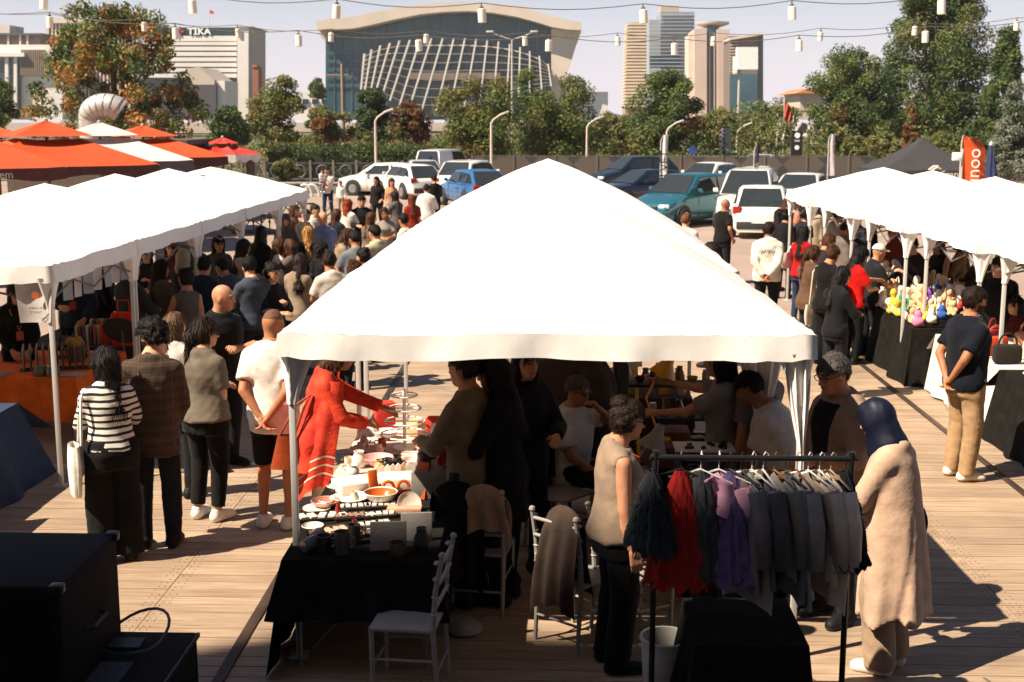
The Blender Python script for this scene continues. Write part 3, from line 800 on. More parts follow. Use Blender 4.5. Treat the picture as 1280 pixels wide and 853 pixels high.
b.part('porch', rect(MB(), -30, 66, 30, 71, 288, 1.9), WHITEC)
b.part('porch_glass', rect(MB(), -30, 74, 25, 140, 289.3, .6), DGLASS)
# towers to the right
b = Bld('apartment_tower', 'slim beige apartment tower with many thin floor lines', 'tower', 793, 430)
b.part('core', ext(MB(), [(785, 29), (808, 27), (808, 150), (781, 150)], 430, 16), mat('beige_dark', (.32, .24, .17), .8))
for i in range(26):
    y = 29 + i * 4.1; xl = 785 - 4 * (y - 29) / 110
    b.part('floor_slab', rect(MB(), xl - .8, y, 808.6, y + 2.6, 429, 17), mat('beige_slab', (.60, .49, .36), .8, .1, .3))
b = Bld('glass_tower', 'grey blue glass tower with tan plant room on its roof', 'tower', 838, 470)
b.part('main_shaft', rect(MB(), 826, 15, 868, 150, 470, 20), mat('grey_glass', (.20, .25, .28), .2, .1, .1, spec=.8))
b.part('side_shaft', rect(MB(), 811.5, 25, 826, 150, 472, 18), mat('grey_glass2', (.27, .31, .33), .25, .1, .1))
b.part('plant_room', rect(MB(), 826, 7.4, 849, 14.9, 474, 10), mat('tan_panel', (.45, .33, .25), .8))
b.part('dark_band', rect(MB(), 812, 70, 850, 85, 469.3, .65), BGLASS)
for i in range(24):
    b.part('floor_line', rect(MB(), 811.6 if i > 1 else 826, 18 + i * 4.6, 868, 18.8 + i * 4.6, 469.0, .8), mat('line_pale', (.42, .45, .46), .6))
b = Bld('stone_tower', 'pink stone tower with dark slot and saucer cap', 'tower', 886, 400)
STN = mat('pink_stone', (.55, .43, .36), .8, .06, .1)
b.part('left_shaft', ext(MB(), [(868, 37), (883.5, 35), (883.5, 150), (868, 150)], 400, 16), STN)
b.part('right_shaft', rect(MB(), 896.5, 37, 912, 150, 400, 16), STN)
b.part('outer_wing', ext(MB(), [(861, 44), (867.8, 39), (867.8, 150), (861, 150)], 402, 12), CREAM)
b.part('slot', rect(MB(), 883.6, 33, 896.4, 150, 402, 10), BGLASS)
for x in (886.5, 892): b.part('slot_pier', rect(MB(), x, 42, x + 1.5, 150, 401.2, .7), STN)
cc = at_y(890, 29.5, 406)
mb = MB().lathe([(1.6, -2.2), (2.4, -1.2), (5.2, -.3), (5.3, .3), (0, .7)], 24, cc); b.part('saucer_cap', mb, CREAMD)
mb = MB().lathe([(1.8, -4.5), (1.6, -2.1)], 16, cc); b.part('cap_neck', mb, BGLASS)
b = Bld('framed_tower', 'slatted dark tower with angled roof frame beside the stone tower', 'tower', 933, 380)
b.part('core', rect(MB(), 912.5, 45, 947, 150, 380, 14), mat('slat_dark', (.16, .13, .11), .7))
for i in range(13): b.part('slat', rect(MB(), 912.2, 48 + i * 3.7, 922, 49.8 + i * 3.7, 379.4, .55), mat('slat_tan', (.48, .38, .30), .8))
b.part('roof_frame', ext(MB(), [(912, 47.5), (954, 40), (954, 43.5), (912, 50.5)], 378.5, 15), CREAM)
b.part('side_shaft', rect(MB(), 947.2, 42, 954, 150, 381, 12), mat('shaft_teal', (.07, .09, .09), .4))
b.part('lower_glass', rect(MB(), 912.4, 93, 946.8, 150, 379.2, .75), BGLASS)
b = Bld('billboard', 'blank white box billboard on a tall mast', 'billboard', 925, 150)
b.part('panel', rect(MB(), 921.5, 59, 947.5, 87, 150, 1.2), mat('board_white', (.80, .80, .78), .6))
b.part('side_panel', rect(MB(), 917.5, 71, 921.4, 92, 150.2, 1.0), mat('board_white2', (.74, .73, .70), .6))
p0_ = at_y(924.5, 88, 150.6); b.part('mast', MB().tube([Vector((p0_.x, p0_.y, -.2)), p0_], .16, 8), mat('mast_grey', (.45, .40, .34), .6))
b = Bld('tiled_house', 'low house with orange tiled roof glimpsed through trees', 'house', 1012, 120)
b.part('wall', rect(MB(), 1000, 116, 1030, 150, 120, 8), CREAMD)
b.part('roof', ext(MB(), [(994, 117), (1012, 110), (1034, 112), (1036, 117)], 119.5, 9.5), mat('tile_orange', (.50, .20, .09), .8))
b = Bld('brick_chimney', 'red brick stack beside the white banded office', 'chimney', 319, 250)
b.part('shaft', rect(MB(), 315.5, 84, 323, 150, 250, 3), mat('brick_red', (.30, .11, .07), .9)); b.part('cap', rect(MB(), 315, 81.5, 321, 83.9, 249.8, 3), mat('brick_red2', (.38, .15, .10), .9))
# ------------------------------------------------------------------ trees, hedge, shrubs
def leaf_mat(name, c, tr=.35):
    if name in _M: return _M[name]
    m = bpy.data.materials.new(name); m.use_nodes = True
    N = m.node_tree.nodes; L = m.node_tree.links; p = N['Principled BSDF']; out = N['Material Output']
    geo = N.new('ShaderNodeNewGeometry'); hs = N.new('ShaderNodeHueSaturation'); hs.inputs['Color'].default_value = (*c, 1)
    mr = N.new('ShaderNodeMapRange'); mr.inputs['To Min'].default_value = .72; mr.inputs['To Max'].default_value = 1.28
    L.new(geo.outputs['Random Per Island'], mr.inputs[0]); L.new(mr.outputs[0], hs.inputs['Value'])
    m2 = N.new('ShaderNodeMapRange'); m2.inputs['To Min'].default_value = .475; m2.inputs['To Max'].default_value = .52
    L.new(geo.outputs['Random Per Island'], m2.inputs[0]); L.new(m2.outputs[0], hs.inputs['Hue'])
    L.new(hs.outputs[0], p.inputs['Base Color']); p.inputs['Roughness'].default_value = .55; p.inputs['Specular IOR Level'].default_value = .3
    t = N.new('ShaderNodeBsdfTranslucent'); L.new(hs.outputs[0], t.inputs['Color'])
    mx = N.new('ShaderNodeMixShader'); mx.inputs[0].default_value = tr
    L.new(p.outputs[0], mx.inputs[1]); L.new(t.outputs[0], mx.inputs[2]); L.new(mx.outputs[0], out.inputs['Surface'])
    _M[name] = m
    return m
LG = leaf_mat('leaf_green', (.130, .172, .040)); LD = leaf_mat('leaf_dark', (.062, .100, .034), .3); LO = leaf_mat('leaf_orange', (.42, .21, .065)); LY = leaf_mat('leaf_yellow', (.20, .17, .045))
LR = leaf_mat('leaf_rust', (.16, .06, .035)); LB = leaf_mat('leaf_blue', (.17, .19, .14), .2); LOL = leaf_mat('leaf_olive', (.19, .18, .066)); LC = leaf_mat('leaf_copper', (.24, .11, .04))
BARK = mat('bark', (.13, .09, .06), .95, .3, 5, .6, 20)
def leaves(centres, rad, n, size, seed, weights):
    r = np.random.default_rng(seed)
    ci = r.integers(0, len(centres), n)
    d = r.normal(size=(n, 3)); d /= np.linalg.norm(d, axis=1)[:, None]
    pos = centres[ci] + d * (rad[ci] * (.35 + .75 * r.random(n) ** .6))[:, None] * np.array([1, 1, .8])
    nrm = d + r.normal(size=(n, 3)) * .7 + np.array([0, 0, .35]); nrm /= np.linalg.norm(nrm, axis=1)[:, None]
    a = np.cross(nrm, r.normal(size=(n, 3))); a /= np.linalg.norm(a, axis=1)[:, None]; b = np.cross(nrm, a)
    s = size * (.55 + .9 * r.random(n))[:, None]
    V = np.stack([pos - a * s, pos - b * s * .45 + nrm * s * .12, pos + a * s, pos + b * s * .45 + nrm * s * .12], 1).reshape(-1, 3)
    F = np.arange(n * 4).reshape(n, 4)
    w = np.array(weights, float); cw = r.choice(len(w), len(centres), p=w / w.sum())
    mi = np.where(r.random(n) < .8, cw[ci], r.choice(len(w), n, p=w / w.sum()))
    return V, F, mi
def tree(label, x0, x1, ytop, ybot, Y, mats, weights, kind='round', n=7000, seed=1, leaf=None, group=None, nc=None, name='tree', gap=.0):
    s = FPX / Y; cx = (x0 + x1) / 2; b = base_at(cx, Y)
    W = (x1 - x0) / s; ztop = at_y(cx, ytop, Y).z; zb = max(.15, at_y(cx, ybot, Y).z); H = ztop - zb
    r = np.random.default_rng(seed)
    root = thing(name, label, 'tree' if name != 'shrub' else 'shrub', b, group=group)
    nc = nc or int(40 + 6 * W * H / 4)
    q = r.normal(size=(nc * 3, 3)); q /= np.linalg.norm(q, axis=1)[:, None]; q *= (r.random(nc * 3) ** .45)[:, None]; q = q[:nc]
    if kind == 'round': c = q * np.array([W / 2 * .86, W / 2 * .8, H / 2 * .88]) + np.array([0, 0, zb + H / 2]); c[:, :2] *= (1.12 - .30 * ((c[:, 2:3] - zb) / H))
    elif kind == 'column':
        u = r.random(nc); w = np.sin(np.pi * np.clip(u * .86 + .12, 0, 1)) ** .7
        an = r.random(nc) * 6.28; rr = np.sqrt(r.random(nc)) * W / 2 * .85 * w
        c = np.stack([rr * np.cos(an), rr * np.sin(an), zb + u * H], 1)
    elif kind == 'cone':
        u = r.random(nc) ** 1.4; w = (1 - u) * .95 + .05
        an = r.random(nc) * 6.28; rr = (.5 + .5 * r.random(nc)) * W / 2 * .9 * w
        c = np.stack([rr * np.cos(an), rr * np.sin(an), zb + u * H], 1)
    elif kind == 'peak':
        u = r.random(nc) ** .95; w = 1 - .62 * u ** 1.8
        an = r.random(nc) * 6.28; rr = np.sqrt(r.random(nc)) * W / 2 * .95 * w
        c = np.stack([rr * np.cos(an) + W * .02 * np.sin(u * 9), rr * np.sin(an) * .8, zb + u * H * .97], 1)
    else:   # wild: upright plumes
        c = q * np.array([W / 2 * .9, W / 2 * .7, H / 2]) + np.array([0, 0, zb + H / 2])
        c[:, 2] += r.normal(size=nc) * .05 * H
        lob = np.sin(c[:, 0] * 5.5 / W * 2 + seed) * .16 * H; c[:, 2] = np.clip(c[:, 2] + lob * (c[:, 2] - zb) / H, zb, ztop * 1.0)
    rad = np.full(nc, .11 * min(W, H) ** .9 + .12) * (.7 + .6 * r.random(nc))
    if kind == 'cone': rad *= .75
    if kind == 'peak': rad *= .62
    leaf = leaf or 1.9 / s
    V, F, mi = leaves(c, rad, int(n * 2.4), leaf, seed + 5, weights)
    V[:, 2] = np.maximum(V[:, 2], .05)
    link('crown', mesh_np('crown', V, F, mats, mi, smooth=False), root)
    mb = MB(); tr = max(.06, .022 * H)
    top = Vector((r.normal() * .1, r.normal() * .1, zb + H * (.55 if kind in ('round', 'wild') else .9)))
    mb.tube([(0, 0, -.1), (r.normal() * .08, 0, zb * .6 + .1), tuple(top * .6), tuple(top)], [tr * 1.3, tr, tr * .7, tr * .25], 8)
    for i in r.choice(nc, min(nc, 16), replace=False):
        e = Vector(c[i]); st = Vector((0, 0, max(.2, min(e.z - .25 * H, zb + .4 * H)))); st.z = max(st.z, zb * .7)
        mid = (st + e) / 2 + Vector((0, 0, -.05 * H)); mb.tube([st, mid, e], [tr * .45, tr * .3, tr * .1], 5)
    mb.build('trunk', BARK, root)
    return root
tree('large tree with orange seed clusters among green leaves, before the finned block', 20, 268, 2, 205, 62, [LG, LO, LD, LY], [.36, .30, .18, .16], 'peak', 9500, 3, nc=190, leaf=.115)
tree('dark green tree rising behind the orange umbrellas at the porch columns', -40, 26, 92, 190, 66, [LG, LD], [.6, .4], 'round', 5000, 4)
tree('compact dark green tree below the white banded office', 254, 318, 124, 192, 75, [LD, LG], [.7, .3], 'round', 4500, 5)
tree('young yellowish green tree beside a brick stack', 306, 384, 101, 186, 80, [LY, LG, LOL], [.4, .35, .25], 'wild', 5000, 6, gap=.2)
tree('olive brown bushy tree between yellowish sapling and dark conifer', 374, 446, 128, 192, 85, [LOL, LC, LG], [.55, .25, .2], 'round', 5000, 7)
tree('dark conifer in front of the station hall', 436, 492, 104, 188, 84, [LD], [1], 'round', 6000, 8)
tree('rusty red bush tree next to the dark conifer', 482, 540, 120, 190, 84, [LR, LC, LOL], [.65, .2, .15], 'round', 5000, 9)
tree('broad bright green tree hiding the middle of the station hall', 538, 652, 94, 214, 78, [LG, LY, LD], [.62, .2, .18], 'wild', 10000, 10)
tree('broad green tree at the right end of the station hall', 632, 752, 91, 212, 80, [LG, LOL, LD], [.5, .25, .25], 'wild', 10000, 11)
tree('round tree with rusty tinted leaves below the glass tower', 776, 884, 80, 208, 82, [LG, LD, LC], [.58, .36, .06], 'round', 11000, 12)
tree('olive bush thicket between the station trees and round rusty tree', 735, 800, 138, 200, 86, [LOL, LG, LY], [.5, .25, .25], 'round', 4500, 13)
tree('yellow olive thicket left of the billboard mast', 868, 930, 132, 198, 88, [LOL, LY, LG], [.4, .3, .3], 'round', 4000, 14)
tree('yellow olive thicket behind the flags', 920, 1004, 118, 196, 96, [LY, LOL, LG], [.35, .4, .25], 'round', 5500, 15)
tree('large spreading green tree beside the tall poplar', 1002, 1122, 44, 206, 84, [LG, LD, LC], [.5, .44, .06], 'round', 13000, 16)
tree('very tall dark poplar reaching over every other tree', 1092, 1242, -42, 196, 88, [LD, LG, LOL], [.5, .32, .18], 'column', 30000, 17, nc=260)
tree('dark pine with pointed top beside the poplar', 1206, 1302, 34, 190, 80, [LD, LG], [.75, .25], 'cone', 11000, 18, nc=150)
tree('pale blue green spruce beside the furled blue parasol', 1232, 1300, 108, 214, 62, [LB, LD], [.75, .25], 'cone', 7000, 19, nc=110)
tree('small copper brown conifer behind the black gazebo', 1126, 1152, 132, 196, 72, [LC, LOL], [.8, .2], 'cone', 3500, 20, nc=60)
for a in [(1086, 1128, 163, 200, 70, 'round olive shrub left of the black gazebo peak'), (1156, 1202, 166, 204, 70, 'yellowish shrub right of the black gazebo peak'), (1050, 1092, 170, 200, 74, 'low green shrub by the white feather flag'), (338, 372, 200, 226, 66, 'low green shrub by the grey kerb wall')]:
    tree(a[5], *a[:5], [LOL, LG, LY], [.5, .35, .15], 'round', 2200, int(a[0]), name='shrub', group='shrubs along the fence')
b = tree('clump of green saplings far left of station podium', 388, 408, 99, 125, 200, [LG, LD], [.6, .4], 'round', 900, 33, leaf=.5)
# undergrowth beyond the fence: reads as one mass
r = np.random.default_rng(77); nc = 1300
ux = r.random(nc); px_ = 250 + ux * 1100; Yd = 78 + r.random(nc) * 26
hh = 1.9 + 1.7 * np.abs(np.sin(px_ * .021 + 1)) * np.abs(np.sin(px_ * .0083)) + (px_ > 700) * .5
c = np.stack([(px_ - 688) * Yd / FPX, Yd, r.random(nc) * hh], 1)
V, F, mi = leaves(c, .5 + .4 * r.random(nc), 60000, .13, 78, [.35, .3, .2, .15])
V[:, 2] = np.maximum(V[:, 2], .02)
tag(link('undergrowth', mesh_np('undergrowth', V, F, [LOL, LG, LD, LY], mi, smooth=False)), 'tangled green and olive undergrowth beyond the car park fences', 'undergrowth', kind='stuff')
tag(MB().bb(-400, 400, 76.5, 330, -.245, -.2).build('park_ground', mat('park_earth', (.10, .10, .05), 1, .3, .1)), kind='structure')
# hedge
p = base_at(330, 76); q = base_at(545, 76)
hedge = thing('hedge', 'long clipped dark hedge with rusty top behind the ornamental fence', 'hedge', p)
r = np.random.default_rng(50); nc = 420
c = np.stack([r.random(nc) * (q.x - p.x), r.random(nc) * 1.4, .2 + r.random(nc) * 1.75], 1)
V, F, mi = leaves(c, np.full(nc, .3), 14000, .085, 51, [.8, .2])
zf = V[F].mean(1)[:, 2]; mi = np.where((zf > 1.95) & (np.random.default_rng(3).random(len(mi)) < .6), 2, mi)
link('foliage', mesh_np('foliage', V, F, [LD, LG, LC], mi, smooth=False), hedge)
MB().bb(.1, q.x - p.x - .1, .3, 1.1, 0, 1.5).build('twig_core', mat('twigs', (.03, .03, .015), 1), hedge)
# ------------------------------------------------------------------ fences, wall, lamps
def fence_print():
    m = bpy.data.materials.new('fence_print'); m.use_nodes = True
    N = m.node_tree.nodes; L = m.node_tree.links; p = N['Principled BSDF']; p.inputs['Roughness'].default_value = .85
    tc = N.new('ShaderNodeTexCoord'); mp = N.new('ShaderNodeMapping'); mp.inputs['Rotation'].default_value = (0, R_(45), 0); L.new(tc.outputs['Object'], mp.inputs[0])
    ck = N.new('ShaderNodeTexChecker'); ck.inputs['Scale'].default_value = .75; L.new(mp.outputs[0], ck.inputs[0])
    ck.inputs['Color1'].default_value = (.095, .078, .064, 1); ck.inputs['Color2'].default_value = (.038, .038, .045, 1)
    vo = N.new('ShaderNodeTexVoronoi'); vo.inputs['Scale'].default_value = .55; L.new(tc.outputs['Object'], vo.inputs[0])
    lt = N.new('ShaderNodeMath'); lt.operation = 'LESS_THAN'; lt.inputs[1].default_value = .13; L.new(vo.outputs['Distance'], lt.inputs[0])
    mx = N.new('ShaderNodeMix'); mx.data_type = 'RGBA'; L.new(lt.outputs[0], mx.inputs['Factor']); L.new(ck.outputs[0], mx.inputs['A']); mx.inputs['B'].default_value = (.30, .23, .18, 1)
    L.new(mx.outputs['Result'], p.inputs['Base Color'])
    return m
FP = fence_print(); POST = mat('fence_post', (.12, .10, .08), .7)
f0 = base_at(590, 71.5); f1 = base_at(1330, 71.5)
fence = thing('printed_fence', 'long fence of dark printed banners with triangles behind the parked cars', 'fence', f0)
npan = 14; pw = (f1.x - f0.x) / npan
pm_ = MB().bb(0, pw - .10, -.02, .02, .08, 1.36).mesh('banner_panel', FP)
po_ = MB().bb(-.05, .05, -.06, .06, 0, 1.48).mesh('post', POST)
for i in range(npan):
    o = link('banner_panel', pm_, fence, (i * pw + .05, 0, 0)); link('post', po_, fence, (i * pw, 0, 0))
link('post', po_, fence, (npan * pw, 0, 0))
MB().bb(0, npan * pw, -.03, .03, 1.39, 1.44).build('top_rail', POST, fence)
f0 = base_at(300, 70.5); f1 = base_at(560, 70.5)
fence2 = thing('ornamental_fence', 'dark ornamental fence with round motifs below the hedge', 'fence', f0)
npan = 9; pw = (f1.x - f0.x) / npan; DK = mat('fence_blue', (.05, .055, .07), .6)
mb = MB().bb(0, pw - .1, -.02, .02, .1, .18).bb(0, pw - .1, -.02, .02, 1.0, 1.08)
for x in np.arange(.08, pw - .15, .14): mb.bb(x, x + .02, -.012, .012, .18, 1.0)
ring = [(pw / 2 + .33 * math.cos(t * math.pi / 8), -.03, .6 + .33 * math.sin(t * math.pi / 8)) for t in range(17)]
pan = mb.mesh('fence_panel', DK); rg = MB().tube(ring, .05, 6).mesh('round_motif', mat('motif', (.07, .068, .068), .6))
po_ = MB().bb(-.06, .06, -.06, .06, 0, 1.2).mesh('post', mat('post_tan', (.15, .125, .10), .8))
for i in range(npan):
    a = link('fence_panel', pan, fence2, (i * pw + .05, 0, 0)); link('round_motif', rg, a); link('post', po_, fence2, (i * pw, 0, 0))
p = base_at(318, 60); q = base_at(462, 60)
w = thing('kerb_wall', 'low grey kerb wall between paving and ornamental fence', 'wall', p)
MB().bb(0, q.x - p.x, 0, .5, -.05, .42).build('wall', mat('kerb_conc', (.20, .18, .17), .9, .15, 1), w, bevel=.02)
MB().bb(-.03, q.x - p.x + .03, -.04, .54, .425, .50).build('coping', mat('kerb_cap', (.27, .25, .24), .9), w, bevel=.02)
LAMPM = mat('lamp_pole', (.55, .48, .40), .5, .1, 3)
def street_lamp(label, px, ytop, Y, side=1, name='street_lamp'):
    b = base_at(px, Y); H = at_y(px, ytop, Y).z
    o = thing(name, label, 'street lamp', b, group='lamps along the car park')
    MB().tube([(0, 0, 0), (0, 0, H * .5), (0, 0, H - .15), (.12 * side, 0, H + .05), (.45 * side, 0, H + .28)], [.085, .07, .055, .05, .045], 8).build('pole', LAMPM, o)
    MB().box((.68 * side, 0, H + .38), (.55, .22, .10), 0, Matrix.Rotation(-.35 * side, 3, 'Y')).build('lamp_head', mat('lamp_head', (.6, .56, .5), .4), o, bevel=.03)
street_lamp('pale street lamp in front of the long hedge', 469, 148, 66)
street_lamp('pale street lamp in front of the bright green tree', 614, 151, 68)
street_lamp('pale street lamp at the fence below the station trees', 734, 156, 74)
street_lamp('pale street lamp beside the white feather flag by the teal car', 834, 161, 74)
street_lamp('short pale street lamp at the billboard mast', 922, 163, 84)
b = base_at(640, 140); H = at_y(640, 50, 140).z
o = thing('street_lamp', 'tall double armed street lamp against the station glass', 'street lamp', b)
MB().tube([(0, 0, 0), (0, 0, H)], [.14, .08], 8).build('pole', LAMPM, o)
for s in (-1, 1):
    a = MB().tube([(0, 0, H), (s * 1.6, 0, H + .5), (s * 2.1, 0, H + .75)], .06, 6).build('arm', LAMPM, o)
    MB().box((s * 2.35, 0, H + .85), (.8, .3, .2)).build('lamp_head', mat('lamp_head', (.6, .56, .5), .4), a, bevel=.05)
b = base_at(429, 100); H = at_y(429, 80, 100).z
o = thing('utility_pole', 'wooden utility pole with cross arm at the end of the station glass', 'pole', b)
MB().tube([(0, 0, 0), (0, 0, H)], [.16, .12], 8).build('pole', mat('pole_wood', (.26, .19, .14), .9), o)
MB().bb(-1.2, .5, -.06, .06, H - .9, H - .75).build('cross_arm', mat('pole_wood', (.26, .19, .14), .9), o)
# ------------------------------------------------------------------ cars
TYRE = mat('tyre', (.02, .02, .02), .85); RIM = mat('rim', (.35, .35, .36), .35, metal=.7); CGL = mat('car_glass', (.025, .03, .032), .06, .1, 2, spec=.8); DPL = mat('car_plastic', (.025, .025, .027), .6)
HLM = mat('head_lamp', (.7, .72, .72), .15); TLM = mat('tail_lamp', (.35, .02, .015), .25); PLT = mat('plate', (.7, .7, .68), .5)
CARS = {'hatch': dict(L=4.1, W=1.76, H=1.48, hood=.95, a=(1.0, 1.75), r=(3.35, 3.95), tail=.92), 'suv': dict(L=4.4, W=1.84, H=1.66, hood=1.05, a=(1.1, 1.85), r=(3.75, 4.25), tail=1.05),
        'van': dict(L=4.5, W=1.84, H=1.86, hood=1.10, a=(.75, 1.55), r=(4.25, 4.42), tail=1.1), 'sedan': dict(L=4.5, W=1.80, H=1.46, hood=.93, a=(1.15, 2.0), r=(3.35, 4.0), tail=1.0)}
def car(label, kind, col, px, py, heading, metallic=0.0):
    """heading: degrees, direction of the bonnet: 0 away, 90 right, 180 towards the viewer"""
    c = CARS[kind]; L_, W, H = c['L'], c['W'] / 2, c['H']; g = at_z(px, py, 0)
    PM = mat('paint_%s' % col, col, .28, .05, 2, coat=.8, metal=metallic)
    o = thing('parked_car', label, 'car', (g.x, g.y, 0), -R_(heading), 'cars parked in the lot')
    X0 = L_ / 2
    st = [0, .05, .2, .5, .9, c['a'][0], 1.6, 2.2, 2.8, 3.3, L_ - .6, L_ - .2, L_ - .04, L_]
    def zb(x): return float(np.interp(x, [0, .06, .3, c['a'][0], c['r'][1] - .1, L_ - .05, L_], [.62, .74, .84, c['hood'], c['tail'] + .02, c['tail'] - .05, .72]))
    def wx(x): u = abs(2 * x / L_ - 1); return W * (1 - .16 * u ** 5) if 0 < x < L_ else W * .80
    mb = MB(); n = None; rings = []
    for x in st:
        w, t = wx(x), zb(x)
        half = [(w * .86, .20), (w * .97, .30), (w, .52), (w * .985, t - .16), (w * .95, t - .05), (w * .80, t), (w * .4, t + .025)]
        rings.append([Vector((yy, X0 - x, zz)) for yy, zz in half] + [Vector((-yy, X0 - x, zz)) for yy, zz in half[::-1]])
    n = len(rings[0]); vs = [v for r_ in rings for v in r_]
    fs = [(i * n + k, i * n + (k + 1) % n, (i + 1) * n + (k + 1) % n, (i + 1) * n + k) for i in range(len(st) - 1) for k in range(n)] + [tuple(range(n)), tuple((len(st) - 1) * n + k for k in range(n))]
    mb.add(vs, fs)
    body = mb.build('body', PM, o, sharp=50)
    # cabin
    a0, a1 = c['a']; r0, r1 = c['r']; mid = (a1 + r0) / 2
    def ring(x, zt, f=1.0):
        w = wx(x); t = zb(x)
        return [(w * .90, t - .02), (w * (.90 - .14 * f), t + (zt - t) * .86), (w * (.90 - .24 * f), zt), (w * .25, zt + .02 * f)]
    sts = [(a0, zb(a0) + .005, 0.02), (a1, H - .03, 1), (mid, H, 1), (r0, H - .05, 1), (r1, zb(r1) + .005, 0.02)]
    R2 = []
    for x, zt, f in sts:
        hf = ring(x, zt, f); R2.append([Vector((yy, X0 - x, zz)) for yy, zz in hf] + [Vector((-yy, X0 - x, zz)) for yy, zz in hf[::-1]])
    n = 8; vs = [v for r_ in R2 for v in r_]
    fs = [(i * n + k, i * n + k + 1, (i + 1) * n + k + 1, (i + 1) * n + k) for i in range(4) for k in range(n - 1)]
    MB().add(vs, fs).build('cabin', PM, o, sharp=40)
    def pane(name, q, off):
        nn = (q[1] - q[0]).cross(q[3] - q[0]).normalized()
        if nn.dot(off) < 0: nn = -nn
        cen = sum(q, Vector()) / 4
        vs = [v + (cen - v).normalized() * .05 + nn * .030 for v in q]; vb = [v - nn * .028 for v in vs]
        MB().add(vs + vb, [(0, 1, 2, 3), (7, 6, 5, 4), (0, 4, 5, 1), (1, 5, 6, 2), (2, 6, 7, 3), (3, 7, 4, 0)]).build(name, CGL, o)
    pane('windscreen', [R2[0][1], R2[1][2], R2[1][5], R2[0][6]], Vector((0, 1, 0)))
    pane('rear_window', [R2[3][2], R2[4][1], R2[4][6], R2[3][5]], Vector((0, -1, .2)))
    for s in (0, 7):
        i1 = 1 if s == 0 else 6; d = Vector((1 if s == 0 else -1, 0, 0)); lw = Vector((0, 0, .06))
        fr = R2[0][s].lerp(R2[1][s], .45) + lw
        for A, B, C, D in ((fr, R2[1][i1], R2[2][i1], R2[2][s] + lw), (R2[2][s] + lw, R2[2][i1], R2[3][i1], R2[3][s] + lw), (R2[3][s] + lw, R2[3][i1], R2[3][i1].lerp(R2[4][i1], .35), R2[3][s].lerp(R2[4][s], .55) + lw)):
            if kind == 'van' and A is not fr: continue
            pane('side_window', [A, B, C, D], d)
    wr = .325
    for sx in (-1, 1):
        for yy in (X0 - .82, X0 - L_ + .85):
            M = Matrix.Rotation(math.pi / 2, 3, 'Y')
            MB().lathe([(wr + .06, -.02), (wr + .06, .02)], 18, (sx * (W - .018), yy, wr + .02), 0, M).build('wheel_arch', DPL, o)
            t = MB().lathe([(.20, -.10), (wr - .03, -.11), (wr, -.07), (wr, .07), (wr - .03, .11), (.20, .10)], 18, (sx * (W - .06), yy, wr), 0, M).build('wheel', TYRE, o)
            MB().lathe([(.205, -.02), (.19, .02), (.06, .03), (0, .03)] if sx > 0 else [(0, -.03), (.06, -.03), (.19, -.02), (.205, .02)], 14, (sx * (W + .045), yy, wr), 0, M).build('rim', RIM, t)
        MB().box((sx * W * .70, X0 - .10, .70), (.34, .14, .13), 0, Matrix.Rotation(-sx * .35, 3, 'Z')).build('headlight', HLM, o, bevel=.03)
        MB().box((sx * W * .76, X0 - L_ + .07, .84), (.26, .12, .20)).build('tail_light', TLM, o, bevel=.03)
        MB().box((sx * (W + .07), X0 - a0 - .45, zb(a0) + .12), (.16, .10, .13)).build('mirror', PM, o, bevel=.03)
    for sx in (-1, 1):
        for xx in (a1 - .25, mid, r0 - .05):
            w_ = wx(xx); MB().bb(sx * (w_ * .985) - .012, sx * (w_ * .985) + .012, X0 - xx - .008, X0 - xx + .008, .34, zb(xx) - .12).build('door_seam', DPL, o)
        for xx in (mid - .22, r0 - .25): MB().bb(sx * (wx(xx) * .99) - .02, sx * (wx(xx) * .99) + .02, X0 - xx - .09, X0 - xx + .09, zb(xx) - .20, zb(xx) - .165).build('door_handle', PM, o)
    MB().box((0, X0 + .005, .66), (W * .95, .06, .09)).build('grille', DPL, o, bevel=.01)
    MB().box((0, X0 - .02, .42), (W * 1.5, .10, .20)).build('front_bumper', DPL, o, bevel=.03)
    MB().box((0, X0 + .035, .50), (.5, .02, .11)).build('number_plate', PLT, o)
    MB().box((0, X0 - L_ + .02, .40), (W * 1.55, .10, .22)).build('rear_bumper', DPL, o, bevel=.03)
    MB().box((0, X0 - L_ - .035, .52), (.5, .02, .11)).build('number_plate', PLT, o)
    return o
car('white hatchback parked nose left by the hedge', 'hatch', '#dcd6d0', 482, 244, 285)
car('white crossover with black rear window behind the strolling family', 'hatch', '#e0dad2', 512, 247, 330)
car('white people carrier, tallest of the cars by the hedge', 'van', '#e2ddd6', 556, 230, 20)
car('grey white saloon between hatchback and people carrier', 'sedan', '#b8b4b2', 528, 237, 350)
car('white hatchback parked beside the small blue car', 'suv', '#dad6d2', 590, 247, 20)
car('small bright blue car half hidden by the main tent', 'hatch', '#2a5c8c', 592, 258, 335)
car('black off-roader parked against the printed fence', 'suv', '#15181d', 792, 239, 245)
car('dark navy saloon in front of the black off-roader', 'sedan', '#12182a', 806, 258, 240)
car('teal crossover facing the market with black windscreen', 'suv', '#2a6a78', 858, 280, 222, .4)
car('white hatchback hidden behind teal crossover and van', 'hatch', '#d8d4ce', 884, 244, 215)
car('white panel van beside the teal crossover', 'van', '#e0dcd6', 937, 283, 195)
car('small white car with raised rear window in front of the panel van', 'hatch', '#e2ded8', 951, 292, 10)
car('grey car with blue windows behind the panel van', 'sedan', '#a8b0b4', 950, 226, 200)
car('white estate parked right of the panel van', 'hatch', '#dcd8d2', 1000, 268, 200)
